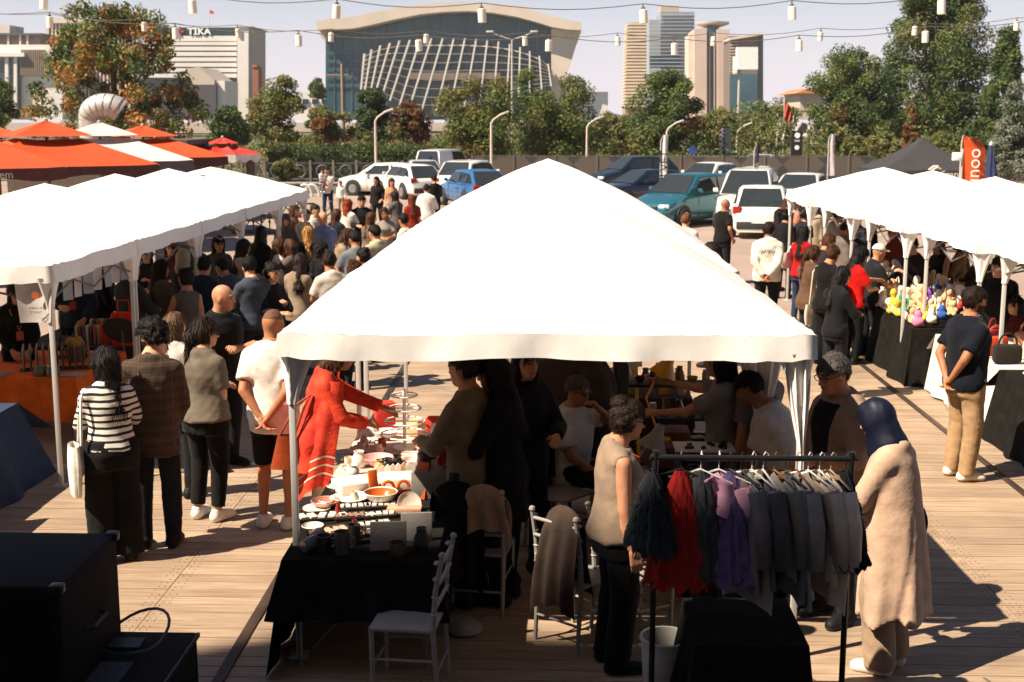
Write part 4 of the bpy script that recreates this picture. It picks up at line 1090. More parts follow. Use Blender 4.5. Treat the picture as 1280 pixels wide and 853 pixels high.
# ------------------------------------------------------------------ tents
def tent_fabric():
    m = mat('tent_white', (.80, .775, .75), .75, .03, 2.0, .25, 7.0)
    return m
TENT = tent_fabric(); TPOLE = mat('tent_pole', (.62, .60, .57), .45, .05, 4, metal=.2); TFRM = mat('tent_frame', (.12, .115, .11), .5)
def tent(label, cx, cy, hw, hd, eave=2.14, apex=3.05, drop=.15, seed=0, group=None, rz=0, fab=None, poles=((-1, -1), (1, -1), (-1, 1), (1, 1)), bulge=.28, name='market_tent', gusset=True, sag=.008, trim=None, td=.30):
    fab = fab or TENT
    r = np.random.default_rng(seed); o = thing(name, label, 'tent', (cx, cy, 0), rz, group)
    N = 44; ph = r.random(8) * 6.28
    def zf(u, v):
        t = 1 - max(abs(u), abs(v)); ang = math.atan2(v, u)
        zz = eave + (apex - eave) * (t + bulge * t * (1 - t))
        sg = abs(abs(u) - abs(v)) if max(abs(u), abs(v)) > 0 else 0
        zz -= sag * math.sin(math.pi * min(1, sg * 1.2)) * (1 - t) ** 2 * 1.3
        cr = max(0, abs(u * v) - .45)
        zz += .018 * cr * math.sin((abs(u) - abs(v)) * 40 + ph[0]) + .006 * math.sin(u * 9 + ph[1]) * math.sin(v * 8 + ph[2])
        return zz
    mb = MB().grid(lambda a, b: (hw * (2 * a - 1), hd * (2 * b - 1), zf(2 * a - 1, 2 * b - 1)), N, N)
    mb.build('roof', fab, o, sharp=180)
    def edge(s):   # s in 0..4 around the perimeter
        k = int(s) % 4; f = s - int(s)
        return [(-1 + 2 * f, -1), (1, -1 + 2 * f), (1 - 2 * f, 1), (-1, 1 - 2 * f)][k]
    def val(a, b):
        u, v = edge(min(a * 4, 3.9999) if a < 1 else 0.0); t = 1 - abs(min(abs(u), abs(v)))
        wv = .010 * math.sin(a * 95 + ph[3]) * b + .006 * math.sin(a * 230 + ph[4]) * b
        ou = 1 + (.004 + .012 * b + wv)
        z = zf(u, v) - drop * b - .010 * b * math.sin(math.pi * (1 - t)) + .003 * math.sin(a * 60 + ph[5]) * b
        return (hw * u * ou, hd * v * ou, z)
    MB().grid(val, 160, 4).build('valance', trim or fab, o, sharp=180)
    pm = MB().bb(-.02, .02, -.02, .02, 0, eave - .02).mesh('pole', TPOLE, bevel=.004)
    for sx, sy in poles:
        p = link('pole', pm, o, (sx * (hw - .06), sy * (hd - .06), 0))
        MB().bb(-.06, .06, -.06, .06, 0, .012).build('foot_plate', TPOLE, p)
        if gusset:
            # gathered fabric at the corner leg
            def gs(a, b):
                an = a * 2 * math.pi; w = .085 * (1 - b) ** 1.4 + .030; q = 1 + .18 * math.sin(an * 5 + ph[6])
                return (w * q * math.cos(an) - sx * .04 * (1 - b), w * q * math.sin(an) - sy * .04 * (1 - b), eave - .12 - .34 * b)
            MB().grid(gs, 20, 6).build('corner_gather', fab, p, sharp=180)
    for k, (ax, n) in enumerate(((0, -1), (0, 1), (1, -1), (1, 1))):
        mb = MB(); hh = eave - .06
        for i in range(2):
            f0, f1 = -1 + i, i
            for z0, z1 in ((hh, hh - td), (hh - td, hh)):
                a = (hw * f0 * .96, n * (hd - .06), z0) if ax == 0 else (n * (hw - .06), hd * f0 * .96, z0)
                b = (hw * f1 * .96, n * (hd - .06), z1) if ax == 0 else (n * (hw - .06), hd * f1 * .96, z1)
                mb.tube([a, b], .011, 5)
        mb.build('truss', TFRM, o)
    MB().tube([(0, 0, eave - .45), (0, 0, apex - .05)], .018, 6).build('centre_pole', TFRM, o)
    return o
main = tent('large white tent nearest the speakers, roofing the pottery table', -.045, 9.40, 1.66, 1.60, 2.14, 3.02, .15, 1, rz=R_(.9), bulge=.14, td=.10)
tent('white tent directly behind the one roofing the pottery table', -.03, 12.66, 1.66, 1.60, 2.14, 3.07, .15, 2, bulge=.32, td=.10)
def curtain(x, y, w, z1, z0, tie, label):
    def fn(a, b):
        k = 1 - .78 * math.exp(-((b - tie) / .28) ** 2) if b < tie else .22 + .5 * (b - tie)
        xx = (a - .5) * w * k + (.09 * b if b < tie else .09 * tie)
        return (xx, (.018 * math.sin(a * 15 + 2 * b) + .011 * math.sin(a * 31 + b * 5) + .006 * math.sin(a * 53 - b * 8)) * (.5 + k), z1 + (z0 - z1) * b)
    o = MB().grid(fn, 40, 20).build('curtain', TENT, None, (x, y, 0), sharp=180); return tag(o, label, 'curtain')
curtain(1.54, 7.86, .17, 2.02, .75, .55, 'white fabric side curtain tied back against the front tent pole')
curtain(1.52, 9.2, .40, 2.02, .35, .5, 'thin white side curtain hanging half way along the large tent')
GL_ = 'white tents along the umbrella side'; GR_ = 'white tents along the toy stall side'
for i, (y, ap, lab) in enumerate([(12.85, 2.66, 'white tent over the orange covered table'), (15.4, 2.68, 'white tent with creased edge over the notebook stall'), (17.95, 2.69, 'white tent over the woman in a sleeveless top'), (20.5, 2.66, 'white tent beside the black-robed figure'), (23.05, 2.60, 'white tent at the far end of the umbrella side row')]):
    tent(lab, -6.12, y, 1.52, 1.27, 2.12, ap, .16, 10 + i, GL_, rz=R_((-1) ** i * .6), bulge=.15, sag=.008)
for i, (y, ap, lab) in enumerate([(13.05, 2.64, 'white tent over the white clothed bag stall'), (15.6, 2.66, 'white tent over the coloured end of the toy table'), (18.15, 2.66, 'white tent over the cream coloured crocheted toys'), (20.7, 2.64, 'white tent over the shoppers with the red shirt'), (23.25, 2.6, 'white tent at the car park end of the toy stalls')]):
    tent(lab, 4.88 - .05 * (y - 14.4) + 1.5, y, 1.50, 1.27, 2.10, ap, .13, 30 + i, GR_, rz=R_(-2.5), bulge=.15, sag=.008)
bg_ = at_y(1153, 171, 40)
gz = tent('black pop-up gazebo with white lettering behind the toy stall tents', bg_.x, 40, 1.55, 1.5, 1.95, bg_.z, .28, 60, fab=mat('gazebo_black', (.030, .028, .030), .75, .1, 3), bulge=-.35, name='black_gazebo', gusset=False)
t = text_mesh('Francesco', .30, .004, mat('sign_cream', (.65, .58, .48), .6)); link('lettering', t, gz, (.75, -1.60, 1.82), (math.pi / 2, 0, 0))
mb = MB(); mb.tube([(-.18, -1.61, 1.78), (-.12, -1.61, 1.95), (.02, -1.61, 2.04), (.14, -1.61, 1.98)], [.05, .04, .05, .02], 6); mb.tube([(-.22, -1.61, 1.96), (-.08, -1.61, 2.06), (.06, -1.61, 2.08)], [.03, .04, .02], 6)
mb.build('emblem', mat('sign_cream', (.65, .58, .48), .6), gz)
# ------------------------------------------------------------------ umbrellas
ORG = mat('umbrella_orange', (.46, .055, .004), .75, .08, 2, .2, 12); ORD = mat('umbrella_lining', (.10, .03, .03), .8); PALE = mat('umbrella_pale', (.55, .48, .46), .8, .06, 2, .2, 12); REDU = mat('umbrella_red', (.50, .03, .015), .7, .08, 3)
UPO = mat('umbrella_pole', (.10, .08, .07), .5)
def umbrella(label, px, yapex, Y, fab, half=2.0, edge=2.42, rz=25, seg=4, val=ORD, group='parasols over the café terrace'):
    p = at_y(px, yapex, Y); zt = p.z; o = thing('parasol', label, 'parasol', (p.x, Y, 0), R_(rz), group)
    def poly(rad, z, n=seg):
        return [Vector((rad * math.cos(2 * math.pi * (k + .5) / n), rad * math.sin(2 * math.pi * (k + .5) / n), z)) for k in range(n)]
    rad = half * 1.414 if seg == 4 else half
    def canopy(r0, z0, r1, z1, nm, sagk):
        mb = MB(); A = poly(r0, z0); B = poly(r1, z1)
        for k in range(seg):
            a0, a1, b0, b1 = A[k], A[(k + 1) % seg], B[k], B[(k + 1) % seg]
            def fn(u, v):
                w0 = a0.lerp(a1, u); w1 = b0.lerp(b1, u); q = w0.lerp(w1, v)
                return q - Vector((0, 0, sagk * math.sin(math.pi * u) * math.sin(math.pi * min(1, v + .25) * .75) + .05 * v * math.sin(math.pi * u) * sagk))
            mb.grid(fn, 8, 8)
        return mb.build(nm, fab, o, sharp=25)
    vh = min(.34, (zt - edge) * .34); zv = zt - vh
    canopy(.04, zt, rad * .42, zv, 'vent_canopy', .03)
    c = canopy(rad * .30, zv - .07, rad, edge, 'canopy', .09)
    mb = MB(); B = poly(rad, edge)
    for k in range(seg):
        b0, b1 = B[k], B[(k + 1) % seg]
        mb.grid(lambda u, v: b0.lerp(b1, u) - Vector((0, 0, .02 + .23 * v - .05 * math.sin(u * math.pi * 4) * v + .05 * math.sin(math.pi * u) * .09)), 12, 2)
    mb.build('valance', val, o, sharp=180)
    MB().tube([(0, 0, 0), (0, 0, zt - .02)], .035, 8).build('pole', UPO, o)
    MB().lathe([(.05, zt - .01), (.05, zt + .04), (0, zt + .07)], 8).build('finial', mat('finial', (.5, .45, .38), .4), o)
    for k in range(seg): MB().tube([(0, 0, zv - .12), tuple(B[k] - Vector((0, 0, .03)))], .014, 5).build('rib', UPO, o)
    MB().bb(-.45, .45, -.45, .45, 0, .09).build('base', mat('base_stone', (.15, .14, .13), .9), o, bevel=.02)
    return o
pU = umbrella('large orange parasol at the end of the row, cut by the frame', -62, 146, 27.5, ORG, 2.0, 2.46, 30)
umbrella('large orange parasol beside the bent steel duct', 57, 151, 29.5, ORG, 2.0, 2.44, 33)
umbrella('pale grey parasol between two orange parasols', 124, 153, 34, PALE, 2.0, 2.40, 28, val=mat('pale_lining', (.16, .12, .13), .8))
umbrella('orange parasol beyond the pale grey one', 178, 157, 38.5, ORG, 2.0, 2.36, 30)
umbrella('orange parasol behind the large one near the duct', -5, 158, 36, ORG, 1.9, 2.4, 20)
umbrella('round red parasol with white fringe, apart from the orange ones', 278, 172, 45, REDU, 1.36, 2.25, 10, 8, val=mat('fringe', (.72, .68, .62), .8), group=None)
link('lettering', text_mesh('em', .22, .003, mat('sign_cream', (.65, .58, .48), .6)), pU, (.80, -2.03, 2.31), (math.pi / 2, 0, 0))
b = base_at(312, 46); o = thing('pillar', 'grey square pillar under the red parasol', 'pillar', b)
MB().bb(-.16, .16, -.16, .16, 0, 2.05).build('shaft', mat('pillar_grey', (.24, .20, .18), .8), o, bevel=.01)
MB().bb(-.20, .20, -.20, .20, 2.052, 2.12).build('cap', mat('pillar_grey', (.24, .20, .18), .8), o, bevel=.01)
# bent duct rising from a kitchen kiosk behind the parasols
d0 = at_y(108, 160, 42); k = thing('kitchen_kiosk', 'small brown kiosk behind the parasols with a bent steel duct', 'kiosk', (d0.x, 42.6, 0))
MB().bb(-3, 3, 0, 3.2, 0, 2.6).build('wall', mat('kiosk_brown', (.10, .07, .055), .85), k); MB().bb(-3.2, 3.2, -.25, 3.4, 2.602, 2.75).build('roof', mat('kiosk_roof', (.07, .06, .055), .8), k)
zt = at_y(108, 118, 42).z; mb = MB(); pts = [(0, -.1, 2.76), (0, -.1, zt - .75)] + [(.55 - .55 * math.cos(a), -.1 - .15 * math.sin(a), zt - .72 + .36 * math.sin(a)) for a in np.linspace(.2, 2.6, 8)]
mb.tube(pts, [.40] * 2 + [.40] * 8, 18); dct = mb.build('duct', mat('duct_steel', (.50, .48, .45), .55, .15, 4, metal=.35), k)
for q in range(1, 9):
    p, pn = Vector(pts[q]), Vector(pts[q + 1] if q < 9 else pts[q]); dr = (pn - p).normalized() if (pn - p).length > 0 else Vector((0, 0, 1))
    MB().tube([p - dr * .015, p + dr * .015], .412, 18).build('seam', mat('duct_seam', (.40, .38, .36), .4, metal=.7), dct)
# ------------------------------------------------------------------ lantern strings
LANT = mat('lantern_paper', (.80, .74, .64), .7, .04, 4); WIRE = mat('wire_dark', (.10, .085, .075), .7)
lm = MB().lathe([(.05, -.225), (.066, -.22), (.068, -.12), (.066, -.01), (.04, 0)], 14).mesh('lantern', LANT)
lc = MB().lathe([(.035, 0), (.035, .03), (.012, .035), (.012, .08)], 8).mesh('cap', WIRE)
def string(pts, Y, size, nm):
    P3 = [at_y(x, y, Y) for x, y in pts]
    ends = []
    for s in (-1, 1):
        q = P3[0] if s < 0 else P3[-1]; q2 = P3[1] if s < 0 else P3[-2]
        e = q + (q - q2) * 1.3 + Vector((0, 0, .55)); ends.append(e)
    line = [ends[0]] + P3 + [ends[1]]
    mb = MB(); fine = []
    for a, c in zip(line[:-1], line[1:]):
        for f in np.linspace(0, 1, 7)[:-1]: fine.append(a.lerp(c, f) + Vector((0, 0, .09 - .10 * math.sin(math.pi * f))))
    mb.tube(fine + [line[-1]], .0075, 5)
    tag(mb.build('lantern_wire', WIRE), nm + ' wire strung between poles above the market', 'wire')
    for s, e in zip((-1, 1), ends):
        o = thing('string_pole', 'slim dark pole holding the %s lantern wire, %s side' % (nm, 'parasol' if s < 0 else 'toy stall'), 'pole', (e.x, e.y, 0))
        MB().tube([(0, 0, 0), (0, 0, e.z + .1)], .045, 8).build('shaft', WIRE, o)
    for q in P3:
        o = thing('lantern', 'white cylinder lantern on the %s string above the market' % nm, 'lantern', q, group='lanterns on the %s string' % nm)
        b_ = link('shade', lm, o); b_.scale = (size,) * 3; c_ = link('cap', lc, o); c_.scale = (size,) * 3
        o.rotation_euler = (random.uniform(-.08, .08), random.uniform(-.08, .08), 0)
string([(-130, -7), (55, -5), (240, 0), (421, 6), (602, 11), (804, 12), (990, 8), (1177, 0), (1365, -10)], 21.5, 1.0, 'nearest and thickest')
string([(-95, 12), (62, 21), (219, 35), (373, 44), (523, 50), (686, 50), (843, 54), (999, 50), (1157, 39), (1320, 25)], 26.0, 1.0, 'middle')
string([(-60, 12), (62, 22), (180, 28), (297, 36), (414, 41), (533, 43), (656, 46), (772, 46), (892, 46), (1026, 40), (1144, 33), (1271, 27), (1400, 18)], 33, 1.0, 'farthest')
# ------------------------------------------------------------------ flags and signs
def feather(label, px, ytop, ybot, Y, wpx, fab, txt=None, tcol=None, tsize=.3, round_=False, pole_on=-1):
    p = base_at(px, Y); zt = at_y(px, ytop, Y).z; zb = at_y(px, ybot, Y).z; w = wpx * Y / FPX
    o = thing('feather_flag', label, 'flag', p)
    def fn(a, b):
        z = zb + (zt - zb) * b; ww = w * (math.sqrt(max(0, 1 - ((b - .72) / .28) ** 2)) if b > .72 else 1.0) if round_ else w * (1 - .35 * b)
        off = (.30 * w * (b ** 3) if not round_ else 0)
        return (a * ww + off - w / 2, .05 * math.sin(a * 5 + b * 3) * w * 2, z)
    s = MB().grid(fn, 10, 20).build('sail', fab, o, sharp=180)
    MB().tube([(-w / 2 - .02, 0, 0), (-w / 2 - .02, 0, zt - .2), ((.3 * w if not round_ else 0) - w / 2, 0, zt + .02)], [.025, .02, .01], 6).build('pole', mat('flag_pole', (.5, .48, .45), .4), o)
    MB().bb(-w / 2 - .25, -w / 2 + .2, -.2, .2, 0, .04).build('base', UPO, o)
    if txt:
        t = text_mesh(txt, tsize, .004, mat('flagtext_' + tcol, tcol, .7)); link('lettering', t, s, (-.04 * w, -.16 * w - .05, zb + (zt - zb) * .36), (math.pi / 2, -math.pi / 2, 0) if True else None)
    return o
feather('white feather flag with dark vertical lettering beside the teal car', 832, 169, 238, 45, 9, mat('flag_white', (.70, .63, .62), .8), 'VELVET', '#1a1620', .42)
feather('dark feather flag in front of the panel van', 948, 181, 236, 46, 6, mat('flag_dark', (.035, .03, .045), .8), 'NOVA', '#a88c84', .26)
feather('plain pale feather flag left of the black gazebo', 1042, 168, 220, 52, 8, mat('flag_pale', (.50, .44, .45), .8))
feather('orange rounded flag with white vertical lettering beside the furled blue parasol', 1220, 170, 240, 34, 29, mat('flag_orange', (.58, .08, .006), .75), 'yunoo', '#f2ece4', .48, True)
p = base_at(1241, 35); zt = at_y(1238, 178, 35).z; o = thing('furled_parasol', 'furled navy blue parasol beside the orange flag', 'parasol', p)
def fu(a, b):
    an = a * 2 * math.pi; w = (.05 + .17 * b ** .8) * (1 + .18 * math.sin(an * 6 + b * 4)); return (w * math.cos(an) + .08 * b, w * math.sin(an), zt - .08 - 1.6 * b)
MB().grid(fu, 36, 12).build('folded_canopy', mat('navy_canvas', (.02, .03, .09), .8), o, sharp=180)
MB().tube([(0, 0, 0), (0, 0, zt)], .03, 8).build('pole', UPO, o); MB().lathe([(.05, zt - .08), (.05, zt - .02), (0, zt + .03)], 8).build('finial', mat('flag_white', (.70, .63, .62), .8), o); MB().lathe([(.34, 0), (.34, .05), (0, .06)], 14).build('base', UPO, o)
p = base_at(997, 76); o = thing('totem_sign', 'black totem sign with three white marks behind the fence', 'sign', p); zt = at_y(997, 164, 76).z
MB().bb(-.32, .32, -.1, .1, 0, zt).build('panel', mat('totem_black', (.015, .015, .018), .5), o)
WH = mat('sign_white', (.85, .85, .83), .5)
MB().lathe([(.16, 0), (.16, .02)], 16, (0, -.12, zt - .25), 0, Matrix.Rotation(math.pi / 2, 3, 'X')).build('mark', WH, o); MB().bb(-.15, .15, -.13, -.105, zt - .62, zt - .5).build('mark', mat('grey_mark', (.4, .4, .4), .6), o)
MB().lathe([(.14, 0), (.14, .02)], 16, (0, -.12, zt - .95), 0, Matrix.Rotation(math.pi / 2, 3, 'X')).build('mark', WH, o)
p = base_at(907, 82); o = thing('totem_sign', 'narrow sign with stacked white letters beside the billboard mast', 'sign', p); zt = at_y(907, 160, 82).z
MB().bb(-.1, .42, -.06, .06, 0, zt).build('panel', mat('totem_blue', (.04, .05, .06), .6), o)
t = text_mesh('ANKARA', .40, .01, WH); link('lettering', t, o, (-.25, -.08, zt - .85), (math.pi / 2, -math.pi / 2, 0)); MB().bb(-.3, -.12, -.05, .05, zt - 1.8, zt - .02).build('side_board', mat('totem_side', (.10, .09, .09), .7), o)
for px, yt, yb, Y, c, lab, dx in ((980, 126, 146, 92, (.55, .06, .03), 'red flag hanging on a pole behind the printed fence', .35), (992, 148, 166, 86, (.40, .36, .38), 'grey flag fluttering on a pole behind the totem sign', .8), (972, 144, 168, 86, (.45, .40, .38), 'pale furled flag on a pole left of the red flag', .4)):
    p = base_at(px, Y); zt = at_y(px, yt, Y).z; zb = at_y(px, yb, Y).z; o = thing('flag', lab, 'flag', p)
    MB().tube([(0, 0, 0), (0, 0, zt + .2)], .04, 6).build('pole', LAMPM, o)
    MB().grid(lambda a, b: (a * dx * 1.4 * (1 - .3 * b), .12 * math.sin(a * 9 + b * 3), zt + (zb - zt) * b - a * .5), 10, 8).build('cloth', mat('flagcloth_%s' % px, c, .8), o, sharp=180)
p = base_at(867, 80); o = thing('road_sign', 'small blue round road sign behind the printed fence', 'sign', p); zc = at_y(867, 188, 80).z
MB().tube([(0, 0, 0), (0, 0, zc)], .03, 6).build('post', LAMPM, o); MB().lathe([(.28, 0), (.28, .03)], 18, (0, -.05, zc), 0, Matrix.Rotation(math.pi / 2, 3, 'X')).build('disc', mat('sign_blue', (.03, .08, .25), .5), o)
p = base_at(1200, 33); o = thing('floodlight', 'white box floodlight beside the orange flag', 'light', p); zc = at_y(1200, 196, 33).z
MB().tube([(.12, 0, 0), (.12, 0, zc + .2)], .025, 6).build('post', LAMPM, o); MB().bb(-.13, .1, -.08, .08, zc - .1, zc + .1).build('housing', WH, o, bevel=.02)
# balustrade, tyres, bicycle by the far left stalls
p = at_z(322, 292, 0); o = thing('balustrade', 'black turned balusters on a dark plinth behind the umbrella side tents', 'railing', p)
MB().bb(-.75, .75, -.15, .15, 0, .12).build('plinth', UPO, o)
for i in range(6): MB().lathe([(.018, .12), (.02, .3), (.04, .36), (.018, .42), (.018, .62), (.035, .68), (.018, .74), (.018, .92)], 8, (-.62 + i * .25, 0, 0)).build('baluster', DPL, o)
MB().bb(-.75, .75, -.03, .03, .921, .96).build('handrail', DPL, o)
for i, px in enumerate((371, 381, 390)):
    p = at_z(px, 246, 0); mb = MB(); ring = [(.34 * math.cos(a), 0, .02 + .50 * math.sin(a)) for a in np.linspace(0, math.pi, 14)]; mb.tube(ring, .07, 8)
    tag(mb.build('tyre_hoop', mat('hoop_white', (.5, .48, .45), .7) if i else TYRE, None, p), 'half buried tyre hoop in front of the kerb wall', 'tyre', 'tyre hoops along the kerb wall')
p = at_z(398, 293, 0); o = thing('bicycle', 'dark parked bicycle behind the blonde shopper', 'bicycle', p, R_(25))
for s in (-1, 1):
    wv = MB().tube([(s * .52 + .32 * math.cos(a), 0, .33 + .32 * math.sin(a)) for a in np.linspace(0, 2 * math.pi, 22)], .018, 6).build('wheel', TYRE, o)
    mb = MB()
    for a in np.linspace(0, math.pi, 6)[:-1]: mb.tube([(s * .52 + .31 * math.cos(a), 0, .33 + .31 * math.sin(a)), (s * .52 - .31 * math.cos(a), 0, .33 - .31 * math.sin(a))], .003, 4)
    mb.build('spokes', RIM, wv)
MB().tube([(-.52, 0, .33), (-.12, 0, .30), (.38, 0, .80), (-.20, 0, .78), (-.12, 0, .30)], .018, 6).tube([(-.52, 0, .33), (-.20, 0, .78), (-.22, 0, .9)], .015, 6).tube([(.52, 0, .33), (.38, 0, .80), (.36, 0, .98)], .016, 6).build('frame', mat('bike_blue', (.08, .09, .10), .4), o)
MB().tube([(.36, -.25, 1.0), (.38, 0, .98), (.36, .25, 1.0)], .014, 6).build('handlebar', RIM, o); MB().box((-.22, 0, .93), (.24, .12, .05)).build('saddle', DPL, o, bevel=.02)

# ------------------------------------------------------------------ hazy air over the whole place
hz_m = bpy.data.materials.new('haze_air'); hz_m.use_nodes = True; hn = hz_m.node_tree.nodes; hn.remove(hn['Principled BSDF'])
pv = hn.new('ShaderNodeVolumePrincipled'); pv.inputs['Color'].default_value = (.93, .88, .92, 1); pv.inputs['Density'].default_value = .00016; pv.inputs['Anisotropy'].default_value = .0
hz_m.node_tree.links.new(pv.outputs[0], hn['Material Output'].inputs['Volume'])
hz = MB().bb(-1040, 1040, -160, 1240, -1.6, 56).build('haze', hz_m); tag(hz, 'thin pale haze filling the air over the market', 'haze', kind='stuff')
# ------------------------------------------------------------------ stalls, tables, goods, chairs, rack, loudspeakers
WTOP = mat('table_top', (.35, .30, .25), .6); BLK = mat('black_cloth', (.013, .012, .011), .95, .25, 8, .5, 22, spec=.05)
def draped_table(what, label, clabel, x0, x1, y0, y1, h, drops, fab, flare=.06, seed=0, ripple=.03, legs=True):
    """table (legs + top) and the cloth lying on it, which is a thing of its own; drops: near, right, far, left"""
    cx, cy = (x0 + x1) / 2, (y0 + y1) / 2
    t = thing('trestle_table', label, 'table', (cx, cy, 0))
    hx, hy = (x1 - x0) / 2, (y1 - y0) / 2
    MB().bb(-hx + .01, hx - .01, -hy + .01, hy - .01, h - .04, h - .004).build('table_top', WTOP, t)
    lg = MB().tube([(0, 0, 0), (0, 0, h - .04)], .016, 6).mesh('leg', RIM)
    for sx in (-1, 1):
        for sy in (-1, 1): link('leg', lg, t, (sx * (hx - .08), sy * (hy - .12), 0))
    r = np.random.default_rng(seed); ph = r.random(6) * 6.28
    mb = MB().grid(lambda a, b: (-hx + 2 * hx * a, -hy + 2 * hy * b, h + .003 * math.sin(a * 17 + ph[0]) * math.sin(b * 21)), 10, 10)
    per = [((-hx, -hy), (hx, -hy), (0, -1)), ((hx, -hy), (hx, hy), (1, 0)), ((hx, hy), (-hx, hy), (0, 1)), ((-hx, hy), (-hx, -hy), (-1, 0))]
    for k, (p, q, n) in enumerate(per):
        d = drops[k]
        if not isinstance(d, tuple): d = (d, d)
        if d[0] <= 0: continue
        pn, nn = per[k - 1][2], per[(k + 1) % 4][2]
        def fn(a, b):
            dd = d[0] + (d[1] - d[0]) * a
            bx, by = p[0] + (q[0] - p[0]) * a, p[1] + (q[1] - p[1]) * a
            wv = ripple * b * (math.sin(a * 23 + ph[1] + k) + .5 * math.sin(a * 41 + ph[2])) * math.sin(math.pi * min(1, max(0, a))) ** .3
            f = flare * b + wv; ca = (1 - a) ** 6 if drops[k - 1] else 0; cb = a ** 6 if drops[(k + 1) % 4] else 0
            return (bx + n[0] * f + (pn[0] * ca + nn[0] * cb) * flare * b, by + n[1] * f + (pn[1] * ca + nn[1] * cb) * flare * b, max(.006, h - dd * b - .004 * (b > 0)))
        mb.grid(fn, 36, 8)
    c = mb.build('tablecloth', fab, None, (cx, cy, .001), sharp=60); tag(c, clabel, 'tablecloth')
    return t
# --- pottery table and its continuation
draped_table('pottery', 'long trestle table carrying the pottery under the large tent', 'black cloth over the pottery table, falling to the deck on one side', -1.66, -.70, 7.55, 9.35, .75, (.36, .30, 0, (.745, .745)), BLK, .10, 1)
draped_table('gifts', 'trestle table behind the pottery carrying pastel gifts', 'pale pink cloth over the table of pastel gifts', -1.66, -.66, 9.42, 11.2, .75, (0, .4, .4, .5), cloth('#cbb4a8', 'pink_cloth'), .05, 2)
GLZ = lambda c, n=None: mat('glaze_' + c, c, .25, .12, 12, .1, 30, coat=.3)
def bowl(r, h, c, ci=None):
    mb = MB().lathe([(r * .45, 0), (r * .5, .006), (r * .85, h * .55), (r, h), (r * .96, h + .003), (r * .905, h - .004)], 20, mi=0, caps=(1, 0)).lathe([(r * .905, h - .004), (r * .78, h * .55), (r * .45, .012), (0, .010)], 20, mi=1, caps=(0, 0))
    return mb.mesh('bowl', [GLZ(c), GLZ(ci or c)], 50)
def cup(r, h, c):
    mb = MB().lathe([(r * .85, 0), (r * .98, .012), (r, h), (r * .93, h), (r * .88, h * .15), (0, h * .12)], 18)
    mb.tube([(r * .95, 0, h * .78), (r + .028, 0, h * .72), (r + .032, 0, h * .4), (r * .97, 0, h * .25)], .006, 6); return mb.mesh('cup', GLZ(c), 45)
def vase(r, h, c):
    return MB().lathe([(r * .7, 0), (r, h * .25), (r * .95, h * .6), (r * .6, h * .85), (r * .7, h), (r * .6, h), (r * .5, h * .85), (0, h * .3)], 18).mesh('vase', GLZ(c), 45)
def plate(r, c): return MB().lathe([(r * .6, 0), (r * .7, .004), (r, .018), (r * .99, .022), (r * .68, .009), (0, .008)], 24).mesh('plate', GLZ(c), 50)
def tray(w, d, c, tiles, seed):
    r = random.Random(seed); mb = MB(); mb.bb(-w / 2, w / 2, -d / 2, d / 2, 0, .012)
    for s in (-1, 1): mb.bb(-w / 2, w / 2, s * d / 2 - .006, s * d / 2 + .006, .0125, .026); mb.bb(s * w / 2 - .006, s * w / 2 + .006, -d / 2 + .0065, d / 2 - .0065, .0125, .026)
    n = 5
    for i in range(n):
        x = -w / 2 + (i + .5) * w / n; mb.box((x, 0, .022), (w / n * .7, d * .62, .014), 1, r.uniform(-.3, .3))
    return mb.mesh('tray', [mat('tray_' + c, c, .6), GLZ(tiles)])
def board(w, h, c, t=.015): return MB().bb(-w / 2, w / 2, -t / 2, t / 2, 0, h).mesh('board', mat('board_' + c, c, .6, .2, 20, stretch=(1, 1, 8)), bevel=.004)
def jar(r, h, c): return MB().lathe([(r * .9, 0), (r, .01), (r, h * .78), (r * .8, h * .84), (r * .85, h * .86), (r * .85, h), (0, h)], 16).mesh('jar', mat('jar_' + c, c, .2, .15, 10), 40)
def put(name, me, px, py, label, cat, z=.752, rz=0, tilt=None, group=None, loc=None):
    p = loc if loc is not None else at_z(px, py, z)
    o = link(name, me, None, p, (tilt or 0, 0, rz)); return tag(o, label, cat, group)
T_ = ' on the black pottery table'
put('cup', cup(.046, .10, '#4a4a4c'), 379, 684, 'grey mug lying on its side at the corner of the pottery table', 'mug', .80, 2.4, 1.45)
put('cup', cup(.046, .10, '#38383c'), 392, 676, 'dark mug lying behind the grey one at the table corner', 'mug', .80, 2.9, 1.45)
put('cup', cup(.048, .11, '#3c3a38'), 405, 690, 'short dark mug standing at the near edge of the pottery table', 'mug')
put('cup', cup(.05, .15, '#55514a'), 428, 693, 'tall grey olive tumbler on the near edge of the pottery table', 'tumbler')
put('cup', cup(.042, .13, '#44403a'), 443, 680, 'slim dark tumbler beside the grey olive one', 'tumbler')
put('bowl', bowl(.075, .04, '#d8cfc4'), 391, 664, 'small cream bowl behind the lying mugs', 'bowl')
put('tray', tray(.24, .15, '#6a4a34', '#c8b49c', 1), 412, 667, 'wooden tray of beige tiles behind the short dark mug', 'tray', rz=.5)
put('tray', tray(.34, .16, '#2c2624', '#e0dad0', 2), 403, 648, 'dark tray holding white tiles at the aisle edge of the pottery table', 'tray', rz=.25)
put('plate', plate(.10, '#e2dcd2'), 396, 638, 'white oval plate at the aisle edge above the dark tray', 'plate')
